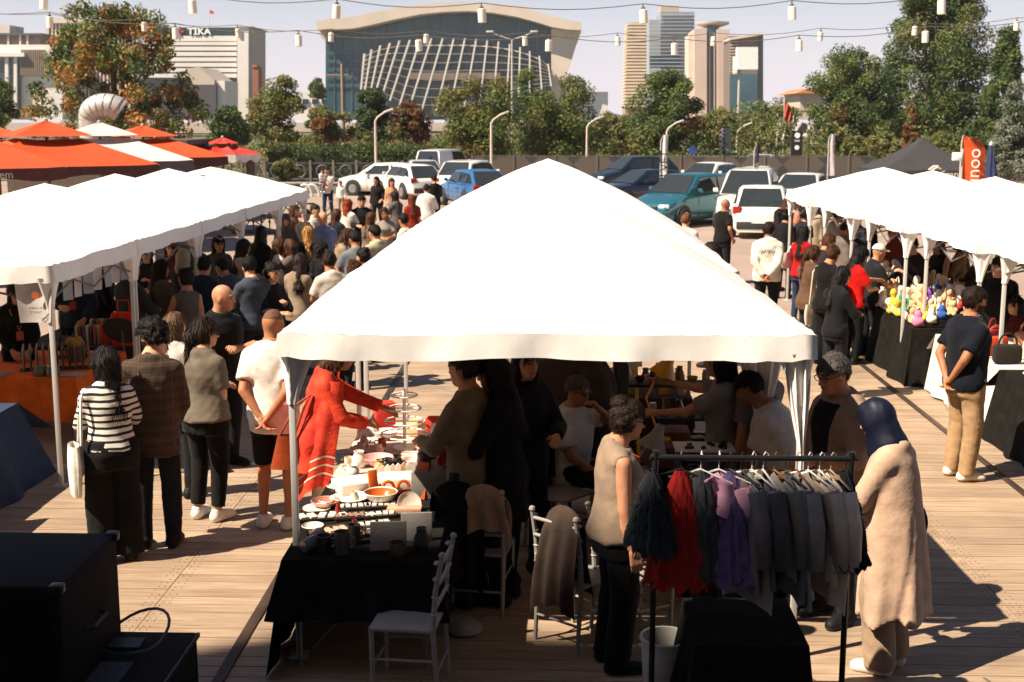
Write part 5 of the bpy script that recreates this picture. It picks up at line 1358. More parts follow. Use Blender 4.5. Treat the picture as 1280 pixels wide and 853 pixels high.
for i, (x, y, lab) in enumerate([(443, 636, 'tray of white tiles below the wide white plate'), (476, 634, 'tray of white tiles below the orange lined bowl'), (438, 648, 'tray of brown tiles next to the red figurine'), (474, 646, 'tray of black spotted tiles in the middle of the table'), (468, 658, 'narrow tray of pale tiles beside the grey panel'), (462, 668, 'narrow tray of pinkish tiles nearest the grey panel')]):
    put('tray', tray(.22, .12, '#3a302a', ['#e6e0d6', '#e6e0d6', '#9a7a62', '#d8d2c8', '#ddd6cc', '#c4a494'][i], 3 + i), x, y, lab, 'tray', rz=.2 + .05 * i)
put('bowl', bowl(.105, .05, '#b8806e', '#a86e5e'), 407, 634, 'pink terracotta bowl at the aisle side', 'bowl')
put('bowl', bowl(.135, .045, '#e8e2d8'), 438, 628, 'wide shallow white bowl next to the pink terracotta one', 'bowl')
put('bowl', bowl(.125, .085, '#ded6ca', '#c8602a'), 476, 629, 'deep white bowl with orange inside', 'bowl')
put('bowl', bowl(.11, .035, '#c8501c', '#d4601f'), 439, 617, 'flat orange bowl behind the wide white one', 'bowl')
put('plate', plate(.085, '#d8d0c4'), 511, 630, 'white disc plate leaning beside the red basket', 'plate', .80, .3, 1.2)
put('board', board(.24, .04, '#c8947a', .12), 506, 640, 'pinkish wooden slab lying beyond the deep white bowl', 'slab')
for i, (x, y, c, lab) in enumerate([(420, 613, '#ece6dc', 'white flower shaped dish at the aisle edge'), (434, 607, '#e4ddd2', 'low cream dish behind the flower shaped one'), (447, 613, '#e2d4c8', 'small cream dish behind the flat orange bowl'), (419, 620, '#20201f', 'tiny black dish in front of the flower shaped one'), (470, 598, '#2a2826', 'small black bowl near the red striped cup')]):
    put('bowl', bowl(.07 if i != 3 else .04, .035, c), x, y, lab, 'dish')
put('cup', cup(.05, .10, '#c85a3c'), 456, 609, 'red and white cup in the middle of the pottery table', 'mug')
put('vase', vase(.06, .13, '#e6e0d4'), 449, 584, 'white crumpled jug behind the row of dishes', 'jug'); put('vase', vase(.055, .10, '#e8e4dc'), 441, 597, 'low white jug beside the crumpled jug', 'jug')
put('vase', vase(.06, .12, '#2c2a28'), 484, 592, 'black round vase behind the white paddles', 'vase'); put('vase', vase(.055, .11, '#c09a6a'), 476, 592, 'ochre round vase beside the black one', 'vase'); put('vase', vase(.05, .12, '#1e1e20'), 497, 588, 'second black vase farther along the table', 'vase')
for i in range(7):
    p = at_z(474 + i * 6.5, 608 - i * .8, .752); c = ['#e8e0d4', '#e6d2ba', '#ece8e0', '#d8c8b4', '#e8e4dc', '#c8a47c', '#e0d8cc'][i]
    mb = MB().prism([(-.02, 0), (.02, 0), (.03, .06), (.028, .13), (.0, .155), (-.028, .13), (-.03, .06)], -.006, .006)
    put('paddle', mb.mesh('paddle', mat('paddle_' + c, c, .5)), 0, 0, 'upright pale ceramic paddle in the row above the red basket', 'paddle', loc=p, rz=.5, tilt=-.2, group='ceramic paddles above the red basket')
bk = thing('basket', 'dark red rectangular dish with orange ring handles', 'dish', at_z(494, 619, .752), .2)
MB().bb(-.13, .13, -.07, .07, 0, .012).bb(-.13, .13, -.076, -.064, .0125, .06).bb(-.13, .13, .064, .076, .0125, .06).bb(-.136, -.124, -.063, .063, .0125, .06).bb(.124, .136, -.063, .063, .0125, .06).build('dish', GLZ('#5c1c14'), bk, bevel=.004)
for x in (-.05, .06): MB().tube([(x + .04 * math.cos(a), -.02, .06 + .05 * math.sin(a)) for a in np.linspace(0, math.pi, 10)], .012, 8).build('ring_handle', GLZ('#d85a18'), bk)
MB().lathe([(.02, 0), (.045, .02), (.04, .045), (0, .05)], 12, (0, .02, .013)).build('filling', GLZ('#d8a030'), bk)
put('board', board(.10, .27, '#c8501a'), 524, 624, 'tall orange serving board leaning at the seller side', 'board', rz=-.5, tilt=-.25)
put('board', board(.07, .20, '#d86a24'), 468, 622, 'small orange board standing in front of the red basket', 'board', rz=.6, tilt=-.15); 
put('panel', board(.23, .19, '#a49a92', .02), 486, 688, 'grey white backing panel standing at the near edge', 'panel', rz=.12); put('panel', board(.20, .19, '#8a8480', .02), 521, 676, 'second grey panel standing behind the first', 'panel', rz=.12)
put('cup', cup(.05, .085, '#5a4c3c'), 497, 694, 'brown speckled pot in front of the grey panel', 'pot'); put('vase', vase(.05, .16, '#2e3434'), 527, 690, 'tall dark green bottle vase at the seller side', 'vase')
put('figurine', vase(.022, .09, '#8c2c18'), 423, 645, 'small red figurine between the tile trays', 'figurine'); put('figurine', vase(.022, .08, '#7c2818'), 443, 664, 'small red brown figurine near the slim tumbler', 'figurine')
put('candle', jar(.03, .10, '#a83018'), 534, 606, 'red labelled can at the seller side', 'can'); put('jar', jar(.035, .11, '#7a2a20'), 527, 612, 'dark red tin behind the orange board', 'tin')
sb = MB().bb(-.16, .16, -.35, .35, 0, .20).mesh('stand', mat('stand_grey', (.22, .20, .18), .7), bevel=.006); put('display_stand', sb, 0, 0, 'grey box stand raising the glass jars', 'stand', loc=Vector((-.83, 9.2, .752)))
for i, (dx, dy, c, lab) in enumerate([(-.08, -.2, '#5a5650', 'smoky glass jar at the near end of the grey stand'), (.06, -.12, '#b8302a', 'jar of red berries on the grey stand'), (-.07, .05, '#6a6862', 'wide smoky jar on the grey stand'), (.08, .12, '#3c3a38', 'black lidded jar on the grey stand'), (-.06, .25, '#7c7870', 'pale lidded jar at the far end of the grey stand')]):
    put('jar', jar(.05, .13, c), 0, 0, lab, 'jar', loc=Vector((-.83 + dx, 9.2 + dy, .953)))
wb = MB().bb(-.14, .14, -.12, .12, 0, .10).mesh('carton', mat('carton_white', '#e2d6c4', .7), bevel=.004); put('carton', wb, 0, 0, 'open cream carton beside the grey stand', 'carton', loc=Vector((-1.12, 9.12, .752)), rz=.2); put('carton', wb, 0, 0, 'cream carton lying at the aisle side beyond the jugs', 'carton', loc=Vector((-1.42, 9.0, .752)), rz=.5)
# pastel gifts
st = thing('display_tree', 'white tiered display tree hung with trinkets', 'stand', (-1.2, 10.3, .752))
MB().tube([(0, 0, 0), (0, 0, .5)], .014, 8).lathe([(.1, 0), (.1, .01), (0, .012)], 16).build('stem', mat('plastic_white', '#ece6e0', .4), st)
for i in range(4): MB().tube([(.20 * (1 - .15 * i) * math.cos(a), .20 * (1 - .15 * i) * math.sin(a), .12 + i * .11) for a in np.linspace(0, 2 * math.pi, 20)], .007, 5).tube([(-.20 * (1 - .15 * i), 0, .12 + i * .11), (.20 * (1 - .15 * i), 0, .12 + i * .11)], .006, 5).build('ring', mat('plastic_white', '#ece6e0', .4), st)
for i, (x, y, c, r_, lab) in enumerate([(-1.35, 9.75, '#e0a8a4', .13, 'wide pink bowl on the pastel table'), (-1.05, 9.7, '#f0d0cc', .10, 'pale pink bowl behind the cartons'), (-1.0, 10.1, '#eab0b0', .09, 'pink bowl below the display tree'), (-1.4, 10.6, '#e8e0dc', .11, 'white bowl at the aisle edge of the pastel table')]): put('bowl', bowl(r_, .07, c), 0, 0, lab, 'bowl', loc=Vector((x, y, .753)))
for i, (x, y, c, h_, lab) in enumerate([(-.95, 10.5, '#d0402c', .22, 'red felt bag standing on the pastel table'), (-1.45, 10.95, '#c83c30', .25, 'red felt bag at the far aisle corner'), (-.85, 9.95, '#e8ded8', .30, 'white roll standing beside the pole'), (-.8, 10.9, '#d89080', .18, 'salmon box at the far seller corner'), (-1.15, 10.75, '#d4b48c', .14, 'straw box behind the display tree')]):
    put('felt_bag', MB().bb(-.09, .09, -.06, .06, 0, h_).mesh('felt_bag', cloth(c), bevel=.02), 0, 0, lab, 'bag', loc=Vector((x, y, .753)), rz=.3 * i)
o = thing('canopy_post', 'black sloping prop beside the pastel table', 'post', (-.62, 9.9, 0)); MB().tube([(0, 0, 0), (.22, .35, 2.05)], .022, 8).build('shaft', UPO, o)
o = thing('steel_post', 'dark green steel post standing in the middle of the stall', 'post', (.62, 10.6, 0)); MB().bb(-.045, .045, -.045, .045, 0, 2.1).build('shaft', mat('post_green', (.03, .038, .034), .5), o, bevel=.006); MB().bb(-.1, .1, -.1, .1, 0, .015).build('foot', UPO, o)
# --- jewellery tables on the other side of the large tent
draped_table('jewel', 'dark trestle table for jewellery under the large tent', 'black cloth on the jewellery table', .92, 1.55, 8.6, 10.9, .75, (.6, .3, .5, .6), BLK, .03, 5)
draped_table('crafts', 'trestle table of wooden crafts at the rear of the large tents', 'brown cloth on the wooden crafts table', .1, 1.4, 12.3, 13.2, .75, (.6, .3, .5, .6), cloth('#3a2418'), .03, 6)
ds = thing('jewellery_tray', 'white jewellery tray on thin legs set with dark stones', 'tray', (1.15, 9.3, .752))
MB().bb(-.22, .22, -.13, .13, .28, .295).build('tray', mat('plastic_white', '#ece6e0', .4), ds)
for sx in (-1, 1):
    for sy in (-1, 1): MB().tube([(sx * .2, sy * .11, 0), (sx * .2, sy * .11, .28)], .005, 5).build('leg', RIM, ds)
rr = random.Random(4); 
for i in range(14): MB().box((rr.uniform(-.19, .19), rr.uniform(-.1, .1), .305), (.03, .025, .02), 0, rr.random()).build('stone', mat('stone_dark', '#241c18', .4), ds)
def desk_lamp(label, loc, c, rz, s=1.0, h=.42):
    o = thing('desk_lamp', label, 'lamp', loc, rz); m = mat('lamp_' + c, c, .35)
    MB().lathe([(.09, 0), (.09, .015), (.02, .025)], 16).build('base', m, o)
    MB().tube([(0, 0, .02), (-.12, 0, h * .55), (.02, 0, h)], .009, 6).build('arm', m, o)
    M = Matrix.Rotation(R_(25), 3, 'Y')
    MB().lathe([(.03, .10), (.04, .06), (.05, .02), (.12, -.09), (.116, -.09), (.045, .015)], 18, (.05, 0, h - .02), 0, M).build('shade', m, o, sharp=60)
desk_lamp('yellow desk lamp on the jewellery table', (.88, 10.0, .92), '#d8961e', .3, 1, .62); desk_lamp('grey desk lamp behind the woman in the beige vest', (.72, 8.95, .752), '#8c8a86', .4, 1, .46)
put('wooden_box', MB().bb(-.13, .13, -.13, .13, 0, .22).mesh('wooden_box', mat('box_brown', '#6a3c24', .7), bevel=.005), 0, 0, 'brown wooden box under the yellow desk lamp', 'box', loc=Vector((1.0, 10.15, .752)))
put('wooden_box', MB().bb(-.13, .13, -.13, .13, 0, .165).mesh('wooden_box', mat('box_brown', '#6a3c24', .7), bevel=.005), 0, 0, 'low brown box carrying the yellow desk lamp', 'box', loc=Vector((.88, 9.85, .752)), rz=.2)
put('paper_box', MB().bb(-.055, .055, -.05, .05, 0, .34).mesh('paper_box', mat('box_white', '#d2c8bc', .6), bevel=.004), 0, 0, 'tall white paper box hanging beside the dark post', 'box', loc=Vector((.70, 10.35, 1.45)))
for i in range(26):
    x, y = rr.uniform(.97, 1.5), rr.uniform(9.5, 10.85)
    if math.hypot(x - .95, y - 10.0) < .25: continue
    k = i % 3; c = ['#8a6a4a', '#5a3a26', '#b49a7c', '#3c3430', '#7c2a1c'][i % 5]
    put('trinket', (bowl(.05, .03, c) if k == 0 else board(.12, .012, c, .09) if k == 1 else jar(.025, .07, c)), 0, 0, 'small %s %s trinket on the jewellery table' % (['tan', 'brown', 'beige', 'dark', 'red'][i % 5], ['bowl', 'slab', 'jar'][k]), 'trinket', loc=Vector((x, y, .753)), rz=rr.random() * 3, group='trinkets on the jewellery table')
for i in range(16):
    x, y = .15 + (i % 8) * .165, 12.45 + (i // 8) * .35; c = ['#8a6a4a', '#c8902a', '#b49a7c', '#5c4430', '#a87a20'][i % 5]
    put('wooden_craft', (vase(.05, .2, c) if i % 2 else board(.13, .26, c, .02)), 0, 0, '%s %s on the rear crafts table' % (['brown', 'yellow', 'beige', 'dark', 'ochre'][i % 5], 'turned vase' if i % 2 else 'wooden panel'), 'craft', loc=Vector((x, y, .753)), rz=rr.random(), group='pieces on the rear crafts table')
for x, a, lab in ((.35, .5, 'yellow wooden hanger rack at the rear of the stall'), ):
    o = thing('hanger_rack', lab, 'rack', (x, 11.6, 0)); ym = mat('yellow_wood', '#c89a2c', .6)
    for s in (-1, 1): MB().tube([(s * .5, 0, 0), (s * .42, 0, 1.75)], .018, 6).build('upright', ym, o)
    for z in (1.3, 1.5, 1.7): MB().tube([(-.5, 0, z), (.5, 0, z + .08)], .014, 6).build('bar', ym, o)
# display shelf packed with small goods behind the jewellery table
ds = thing('display_shelf', 'dark wooden shelf unit packed with small goods behind the jewellery table', 'shelf', (1.08, 11.08, 0)); DW = mat('shelf_dark', '#2c1c12', .7, .2, 8)
for s_ in (-1, 1): MB().bb(s_ * .5 - .02, s_ * .5 + .02, -.12, .12, 0, 1.9).build('side_panel', DW, ds)
for z in (.45, .85, 1.15, 1.45, 1.75): MB().bb(-.478, .478, -.12, .12, z - .012, z + .012).build('shelf_board', DW, ds)
for i in range(32):
    z = (.85, 1.15, 1.45, 1.75)[i // 8]; q = i % 4; c = ['#8a5a34', '#c89a3c', '#b4a08a', '#6a2c1c', '#4c4238', '#a87458'][(i * 7) % 6]
    put('shelf_piece', (vase(.04, .15, c), bowl(.05, .05, c), jar(.035, .12, c), board(.09, .16, c, .02))[q], 0, 0, '%s %s on the dark wooden shelf unit' % (['brown', 'yellow', 'beige', 'dark red', 'dark', 'salmon'][(i * 7) % 6], ['vase', 'bowl', 'jar', 'plaque'][q]), ['vase', 'bowl', 'jar', 'plaque'][q], loc=Vector((1.08 - .40 + (i % 8) * .115, 11.05 + .03 * (i % 2), z + .0135)), rz=i * .7, group='small goods on the shelf unit')
for i in range(34):
    y = 8.72 + (i % 17) * .145 + rr.uniform(-.02, .02); x = -1.56 + (i // 17) * .16 + rr.uniform(-.03, .03)
    if abs(y - 9.385) < .09 or math.hypot(x + 1.42, y - 9.0) < .22 or math.hypot(x + 1.35, y - 9.75) < .2 or math.hypot(x + 1.4, y - 10.6) < .18 or math.hypot(x + 1.45, y - 10.95) < .16: continue
    c = ['#e8e0d6', '#e2b8ae', '#d8c8b4', '#c86a4c', '#f0ece6'][i % 5]; q = i % 3
    put(('dish', 'cup', 'vase')[q], (bowl(.055, .03, c), cup(.036, .075, c), vase(.036, .10, c))[q], 0, 0, 'small %s %s along the aisle edge of the tables' % (['cream', 'pink', 'sand', 'terracotta', 'white'][i % 5], ('dish', 'cup', 'vase')[q]), ('dish', 'cup', 'vase')[q], loc=Vector((x, y, .754)), rz=i, group='small ceramics along the aisle edge')
# --- chairs
CHM = mat('chair_white', (.31, .285, .265), .45, .08, 6)
def make_chair():
    o = thing('chair', 'x', 'chair', (0, 0, 0))
    MB().bb(-.20, .20, -.20, .20, .43, .455).build('seat', CHM, o, bevel=.008)
    for sx in (-1, 1):
        MB().tube([(sx * .18, .18, 0), (sx * .185, .185, .43)], [.013, .017], 8).build('leg', CHM, o)
        mb = MB().tube([(sx * .18, -.22, 0), (sx * .185, -.19, .43), (sx * .185, -.21, .7), (sx * .185, -.25, .90)], [.013, .018, .016, .014], 8)
        for z in (.55, .66, .77, .87): mb.lathe([(.012, -.014), (.023, 0), (.012, .014)], 8, (sx * .185, -.195 - .07 * max(0, z - .5), z))
        bp = mb.build('back_post', CHM, o); MB().lathe([(.0, -.015), (.022, 0), (.018, .018), (0, .028)], 10, (sx * .185, -.252, .915)).build('finial', CHM, bp)
    for z in (.60, .74, .86): MB().tube([(-.185, -.20 - .06 * (z - .5) * 2, z), (.185, -.20 - .06 * (z - .5) * 2, z)], .012, 8).build('back_rail', CHM, o)
    for p, q in (((-.18, .18, .2), (.18, .18, .2)), ((-.18, .18, .25), (-.18, -.21, .25)), ((.18, .18, .25), (.18, -.21, .25)), ((-.18, -.21, .18), (.18, -.21, .18))): MB().tube([p, q], .009, 6).build('stretcher', CHM, o)
    return o
ch0 = make_chair(); first = True
def chair(x, y, face, label):
    global first
    o = ch0 if first else copy_tree(ch0); first = False
    o.location = (x, y, 0); o.rotation_euler = (0, 0, -R_(face)); o['label'] = label; o['group'] = 'white ladder-back chairs under the large tent'; return o
c1 = at_z(510, 772, .45); chair(c1.x, c1.y, -84, 'white ladder-back chair drawn up to the black pottery table')
c2 = at_z(602, 690, .45); chair(c2.x, c2.y + .15, 8, 'white ladder-back chair with a beige shawl and black coat over it')
c3 = at_z(722, 720, .45); chair(c3.x, c3.y + .05, 40, 'white chair with a grey brown coat beside the woman in the beige vest')
c4 = at_z(792, 716, .45); chair(c4.x, c4.y, 60, 'white chair behind the rack, next to the woman in the beige vest')
c5 = at_z(700, 610, .50); chair(c5.x, c5.y + .05, 130, 'white chair the man in sunglasses sits on')
c6 = at_z(664, 640, .45); chair(c6.x - .05, c6.y + .6, 10, 'white chair half hidden behind the beige shawl chair')
def drape(label, x, y, w, z1, zf, zb, fab, rz, name='coat', th=.10, sl=False):
    """cloth thrown over a chair back: falls on both sides of the top edge"""
    ph = random.random() * 6
    def fn(a, b):
        s = b * 2 - 1; z = z1 - (abs(s) ** 1.25) * ((z1 - zb) if s > 0 else (z1 - zf)); k = 1 + .25 * abs(s)
        yy = th * (1 if s > 0 else -1) * min(1, abs(s) * 4) * (.6 + .5 * abs(s)) + .025 * math.sin(a * 17 + ph) * abs(s)
        return ((a - .5) * w * k + .02 * math.sin(b * 9 + ph), yy, z - .035 * math.sin(math.pi * a) * -1 - .04 * abs(2 * a - 1) ** 3)
    o = MB().grid(fn, 26, 26).build(name, fab, None, (x, y, 0), (0, 0, rz), sharp=180); return tag(o, label, 'shawl' if name == 'shawl' else 'coat')
chs = [o for o in COL.objects if o.name.startswith('chair')]
def bk(c, face, d=-.23, side=0): f = R_(face); return c[0] + math.sin(f) * d + math.cos(f) * side, c[1] + math.cos(f) * d - math.sin(f) * side
x, y = bk((c2.x, c2.y + .15), 8, -.235, .06); drape('beige shawl thrown over the ladder-back chair', x, y, .30, .935, .62, .55, cloth('#9c7e68'), -R_(8), 'shawl', .045)
x, y = bk((c2.x, c2.y + .15), 8, -.24, -.14); drape('black coat hanging from the corner of the shawl chair', x, y, .30, .95, .22, .35, BLK, -R_(8) + .3, 'coat', .085)
x, y = bk((c3.x, c3.y + .05), 40, -.24, 0); drape('grey brown coat over the chair beside the woman in the beige vest', x + .05, y, .28, .945, .28, .4, cloth('#3c3029'), -R_(40), 'coat', .08)
x, y = bk((c5.x, c5.y + .05), 130, -.25, 0); drape('dark coat over the chair of the man in sunglasses', x, y, .46, .95, .15, .5, cloth('#1c1816'), -R_(130), 'coat', .07)
# coat stand with big grey coat behind the seated man
o = thing('coat_stand', 'stand covered by a bulky grey brown coat behind the man in sunglasses', 'coat stand', (.18, 10.9, 0)); MB().tube([(0, 0, 0), (0, 0, 1.5)], .02, 8).build('pole', UPO, o); MB().lathe([(.22, 0), (.22, .02), (0, .03)], 14).build('base', UPO, o)
def cs(a, b): an = a * 2 * math.pi; w = (.10 + .20 * min(1, b * 3) ** .6 + .06 * b) * (1 + .07 * math.sin(an * 7)); return (w * math.cos(an) * 1.2, w * math.sin(an) * .7, 1.56 - 1.05 * b)
MB().grid(cs, 40, 14).build('coat', cloth('#4a3c34'), o, sharp=180)
# folded tripod under the table, box on the floor
o = thing('folding_stand', 'pale folding stand lying under the pottery table', 'stand', (-1.2, 8.1, 0)); 
for a, b_ in (((-.35, -.2, .02), (.1, .1, .45)), ((.1, .1, .45), (-.12, .05, .38)), ((.05, .1, .16), (.42, -.15, .02))): MB().tube([a, b_], .013, 6).build('rod', mat('rod_pale', '#8c8074', .5), o)
put('plastic_bag', MB().lathe([(.05, 0), (.13, .02), (.12, .06), (.04, .09), (0, .09)], 12).mesh('plastic_bag', mat('bag_clear', '#8a8480', .3), 60), 0, 0, 'crumpled plastic bag on the deck under the shawl chair', 'bag', loc=Vector((c2.x - .1, c2.y - .35, .001)))
# --- clothes rack
rk = thing('clothes_rack', 'black pipe clothes rack full of hanging garments', 'clothes rack', (1.13, 6.9, 0)); PIPE = mat('pipe_black', (.012, .012, .013), .35)
MB().tube([(-.57, 0, 1.6), (.57, 0, 1.6)], .016, 10).build('rail', PIPE, rk)
for s in (-1, 1):
    MB().tube([(s * .54, 0, .04), (s * .54, 0, 1.64)], .017, 10).build('upright', PIPE, rk); MB().tube([(s * .54, -.28, .03), (s * .54, .28, .03)], .016, 8).build('foot', PIPE, rk)
MB().tube([(-.54, 0, .25), (.54, 0, .25)], .012, 8).build('lower_bar', PIPE, rk)
def hanger(o, c):
    MB().tube([(0, 0, 1.618), (.012, 0, 1.635), (.03, 0, 1.62), (.022, 0, 1.595), (0, 0, 1.58), (0, 0, 1.535)], .003, 5).tube([(0, 0, 1.535), (0, .18, 1.47)], .006, 5).tube([(0, 0, 1.535), (0, -.18, 1.47)], .006, 5).build('hanger', mat('hanger_' + c, c, .5), o)
def garment(label, dx, turn, kind, fab, length, w=.40, th=.09, hang='#141414', trim=None, seed=0):
    o = thing('garment', label, 'garment', (1.13 + dx, 6.9, 0), R_(turn), 'garments on the pipe rack'); hanger(o, hang)
    r = np.random.default_rng(seed); ph = r.random(6) * 6.28; zt = 1.545
    if kind == 'tulle':
        # layered net skirt: many ragged fans
        mb = MB()
        for L_i in range(6):
            q = r.random() * 6
            def fn(a, b):
                an = a * 2 * math.pi; rad = (.03 + (w * .5) * b ** .75) * (1 + .10 * math.sin(an * 9 + q) + .05 * math.sin(an * 21 + q)) * (.72 + .07 * L_i)
                return (rad * .62 * math.cos(an) + .01 * math.sin(b * 20 + q), rad * math.sin(an), zt - .02 - (length * (.82 + .035 * L_i)) * b - .02 * math.sin(an * 13 + q) * b)
            mb.grid(fn, 64, 8)
        mb.build('layers', fab, o, sharp=180)
        # loose net ends
        n = 900; P = []; F = []
        an = r.random(n) * 6.28; b = .25 + .75 * r.random(n); rad = (.03 + w * .5 * b ** .75) * 1.05
        p = np.stack([rad * .62 * np.cos(an), rad * np.sin(an), zt - .02 - length * b], 1); d = np.stack([np.cos(an) * .5, np.sin(an), -1.0 + r.normal(size=n) * .5], 1); d /= np.linalg.norm(d, axis=1)[:, None]
        s = np.cross(d, r.normal(size=(n, 3))); s /= np.linalg.norm(s, axis=1)[:, None]; ln = (.02 + .035 * r.random(n))[:, None]
        V = np.stack([p - s * .005, p + s * .005, p + d * ln], 1).reshape(-1, 3); link('net_ends', mesh_np('net_ends', V, np.arange(n * 3).reshape(n, 3), fab, smooth=False), o)
    else:
        def fn(a, b):
            an = a * 2 * math.pi; sh = min(1, b / .10)
            wy = (w * .5) * (.22 + .78 * sh ** .6) * (1 + .10 * b) ; tx = th * .5 * (.35 + .65 * sh ** .5) * (1 + .25 * b * math.sin(an * 4 + ph[0]))
            return (tx * math.cos(an) * (1 + .45 * math.sin(an * 7 + ph[1] + b * 1.2)) + .012 * math.sin(b * 6 + ph[2]), wy * math.sin(an), zt - .02 - .07 * (abs(math.sin(an)) ** 1.5) * (1 - .3 * b) - length * b + .012 * math.sin(an * 5 + ph[3]) * b)
        MB().grid(fn, 44, 18).build('cloth', fab, o, sharp=180)
        if kind == 'shirt':
            for s in (-1, 1):
                MB().tube([(0, s * w * .43, zt - .10), (.01, s * (w * .5 + .03), zt - .28), (.03, s * (w * .5 + .02), zt - .52)], [.055, .050, .042], 10).build('sleeve', fab, o, sharp=180)
        if trim: MB().tube([(0, -.06, zt - .035), (.03, 0, zt - .06), (0, .06, zt - .035)], .016, 8).build('collar', cloth(trim), o)
    return o
NET = lambda c: mat('net_' + c, c, .9, .2, 20, .15, 200)
G = [('puffy black net skirt at the end of the rack', -.56, 10, 'tulle', NET('#1e2428'), .44, .36), ('bright red net dress', -.40, 78, 'tulle', NET('#981008'), .66, .30), ('charcoal net dress beside the red one', -.29, 70, 'tulle', NET('#3a3c40'), .62, .26),
     ('pale pink blouse with ruffles', -.19, 72, 'shirt', cloth('#d49cb8'), .24, .30), ('dusky purple net dress below a pink top', -.13, 60, 'tulle', NET('#5a4c78'), .62, .34)]
for i, g_ in enumerate(G): garment(*g_[:6], g_[6], seed=i, hang='#e0dad4' if i in (2, 3) else '#141414')
cols = ['#6a6266', '#8a8480', '#4a484c', '#77706a', '#60666e', '#86827e', '#9a8c80', '#b4a89a', '#c8b8a8']
nm_ = ['dark grey knit top next to the purple net dress', 'grey shirt with a white collar', 'near black shirt in the middle of the rack', 'brown grey shirt on a wooden hanger', 'slate shirt between two brown garments', 'long grey cardigan between slate and taupe tops', 'taupe patterned blouse beside the long cardigan', 'light taupe lace blouse', 'cream and grey lace blouse before the black feather one']
for i in range(9):
    garment(nm_[i], -.07 + i * .062, 28 + 10 * math.sin(i * 2.3), 'shirt', mat('knit_%d' % i, cols[i], .9, .15, 12, .2, 60), .62 + .1 * math.sin(i * 1.7), .36, .055, hang=['#141414', '#e0dad4', '#e0dad4', '#7a4a24', '#141414', '#7a4a24', '#e0dad4', '#e0dad4', '#b89a78'][i], trim=[None, '#d8cec6', None, '#8a5a34', None, None, None, '#d2c4b4', '#c8a884'][i], seed=20 + i)
garment('black feathery top at the far end of the rack', .51, 0, 'tulle', NET('#0c0c0d'), .50, .34, seed=40)
# black covered crate and white bin below the rack
draped_table('crate', 'low crate under the clothes rack', 'black cloth heaped over the low crate under the rack', .80, 1.42, 6.62, 7.32, .62, (.615, .615, .6, .615), BLK, .07, 9, .05)
o = thing('waste_bin', 'white plastic bin half hidden by the black cloth under the rack', 'bin', (.70, 7.22, 0)); MB().lathe([(.12, 0), (.125, .01), (.15, .40), (.158, .40), (.158, .42), (.14, .42), (.115, .02), (0, .02)], 20).build('tub', mat('bin_white', (.48, .45, .42), .5), o)
# --- loudspeakers
SPK = mat('speaker_black', (.010, .009, .009), .8, .3, 40, .3, 300, spec=.15); GRL = mat('grille', (.006, .006, .006), .85, .3, 300, spec=.1)
o = thing('loudspeaker', 'big black loudspeaker cabinet standing at the deck edge', 'loudspeaker', (-3.05, 6.55, 0))
MB().bb(-.62, .56, -.42, .46, 0, 1.10).build('cabinet', SPK, o, bevel=.02); MB().bb(-.56, .50, -.445, -.425, .05, 1.04).build('grille', GRL, o)
for z in (.75, .45): MB().tube([(.565, -.1, z), (.60, -.08, z), (.60, .12, z), (.565, .14, z)], .012, 6).build('handle', DPL, o)
for sx, sy in ((-.6, -.4), (.54, -.4), (.54, .44), (-.6, .44)): MB().box((sx, sy, 1.085), (.07, .07, .05)).build('corner_guard', mat('guard', (.02, .02, .022), .4, metal=.5), o, bevel=.01)
o = thing('flight_case', 'low black flight case beside the loudspeaker with a cable on its lid', 'case', (-2.29, 6.45, 0))
MB().bb(-.24, .24, -.55, .56, 0, .50).build('body', SPK, o, bevel=.012); MB().bb(-.16, .02, -.30, .10, .503, .515).build('lid_panel', DPL, o); MB().bb(-.22, -.02, .30, .44, .503, .512).build('lid_label', mat('lid_grey', (.03, .03, .032), .5), o)
for z in (.02, .48): MB().bb(.235, .255, -.56, .57, z - .012, z + .012).build('edge_rail', mat('guard', (.02, .02, .022), .4, metal=.5), o)
mb = MB(); mb.tube([(-2.60, 6.95, .62)] + [(-2.37 + .20 * math.cos(a), 6.85 + .22 * math.sin(a), .525 + .10 * max(0, math.sin(a + .6))) for a in np.linspace(2.8, -2.9, 22)], .009, 7)
tag(mb.build('cable', mat('cable_black', (.05, .05, .05), .5)), 'looped black cable resting on the low flight case', 'cable')
# --- blue and orange covered tables on the umbrella side
draped_table('blue', 'trestle table at the near end of the umbrella side row', 'slate blue cloth flaring over the near end table', -6.9, -5.12, 9.3, 11.9, .75, (.74, .74, .3, .3), cloth('#2c3a52', 'blue_cloth'), .24, 11)
put('poster', MB().bb(-.22, .22, -.004, .004, 0, .50).mesh('poster', mat('poster_beige', '#6e5c4c', .8)), 0, 0, 'beige paper panel hanging on the slate blue cloth', 'poster', loc=Vector((-4.985, 10.2, .16)), rz=math.pi / 2, tilt=.27)
for i in range(14):
    put('patch', board(.10, .012, ['#7c2a1c', '#c8b8a0', '#3c5a7c', '#20242c'][i % 4], .08), 0, 0, 'small %s patch laid out on the slate blue table' % ['red', 'cream', 'blue', 'black'][i % 4], 'patch', loc=Vector((-5.24 - (i % 4) * .15, 10.4 + (i // 4) * .28, .757)), rz=rr.random(), group='patches on the slate blue table')
draped_table('orange', 'trestle table of notebooks under the umbrella side tents', 'orange cloth over the notebook table', -6.6, -5.0, 13.1, 14.7, .75, (.46, .46, .2, .2), cloth('#d8641a', 'orange_cloth'), .03, 12)
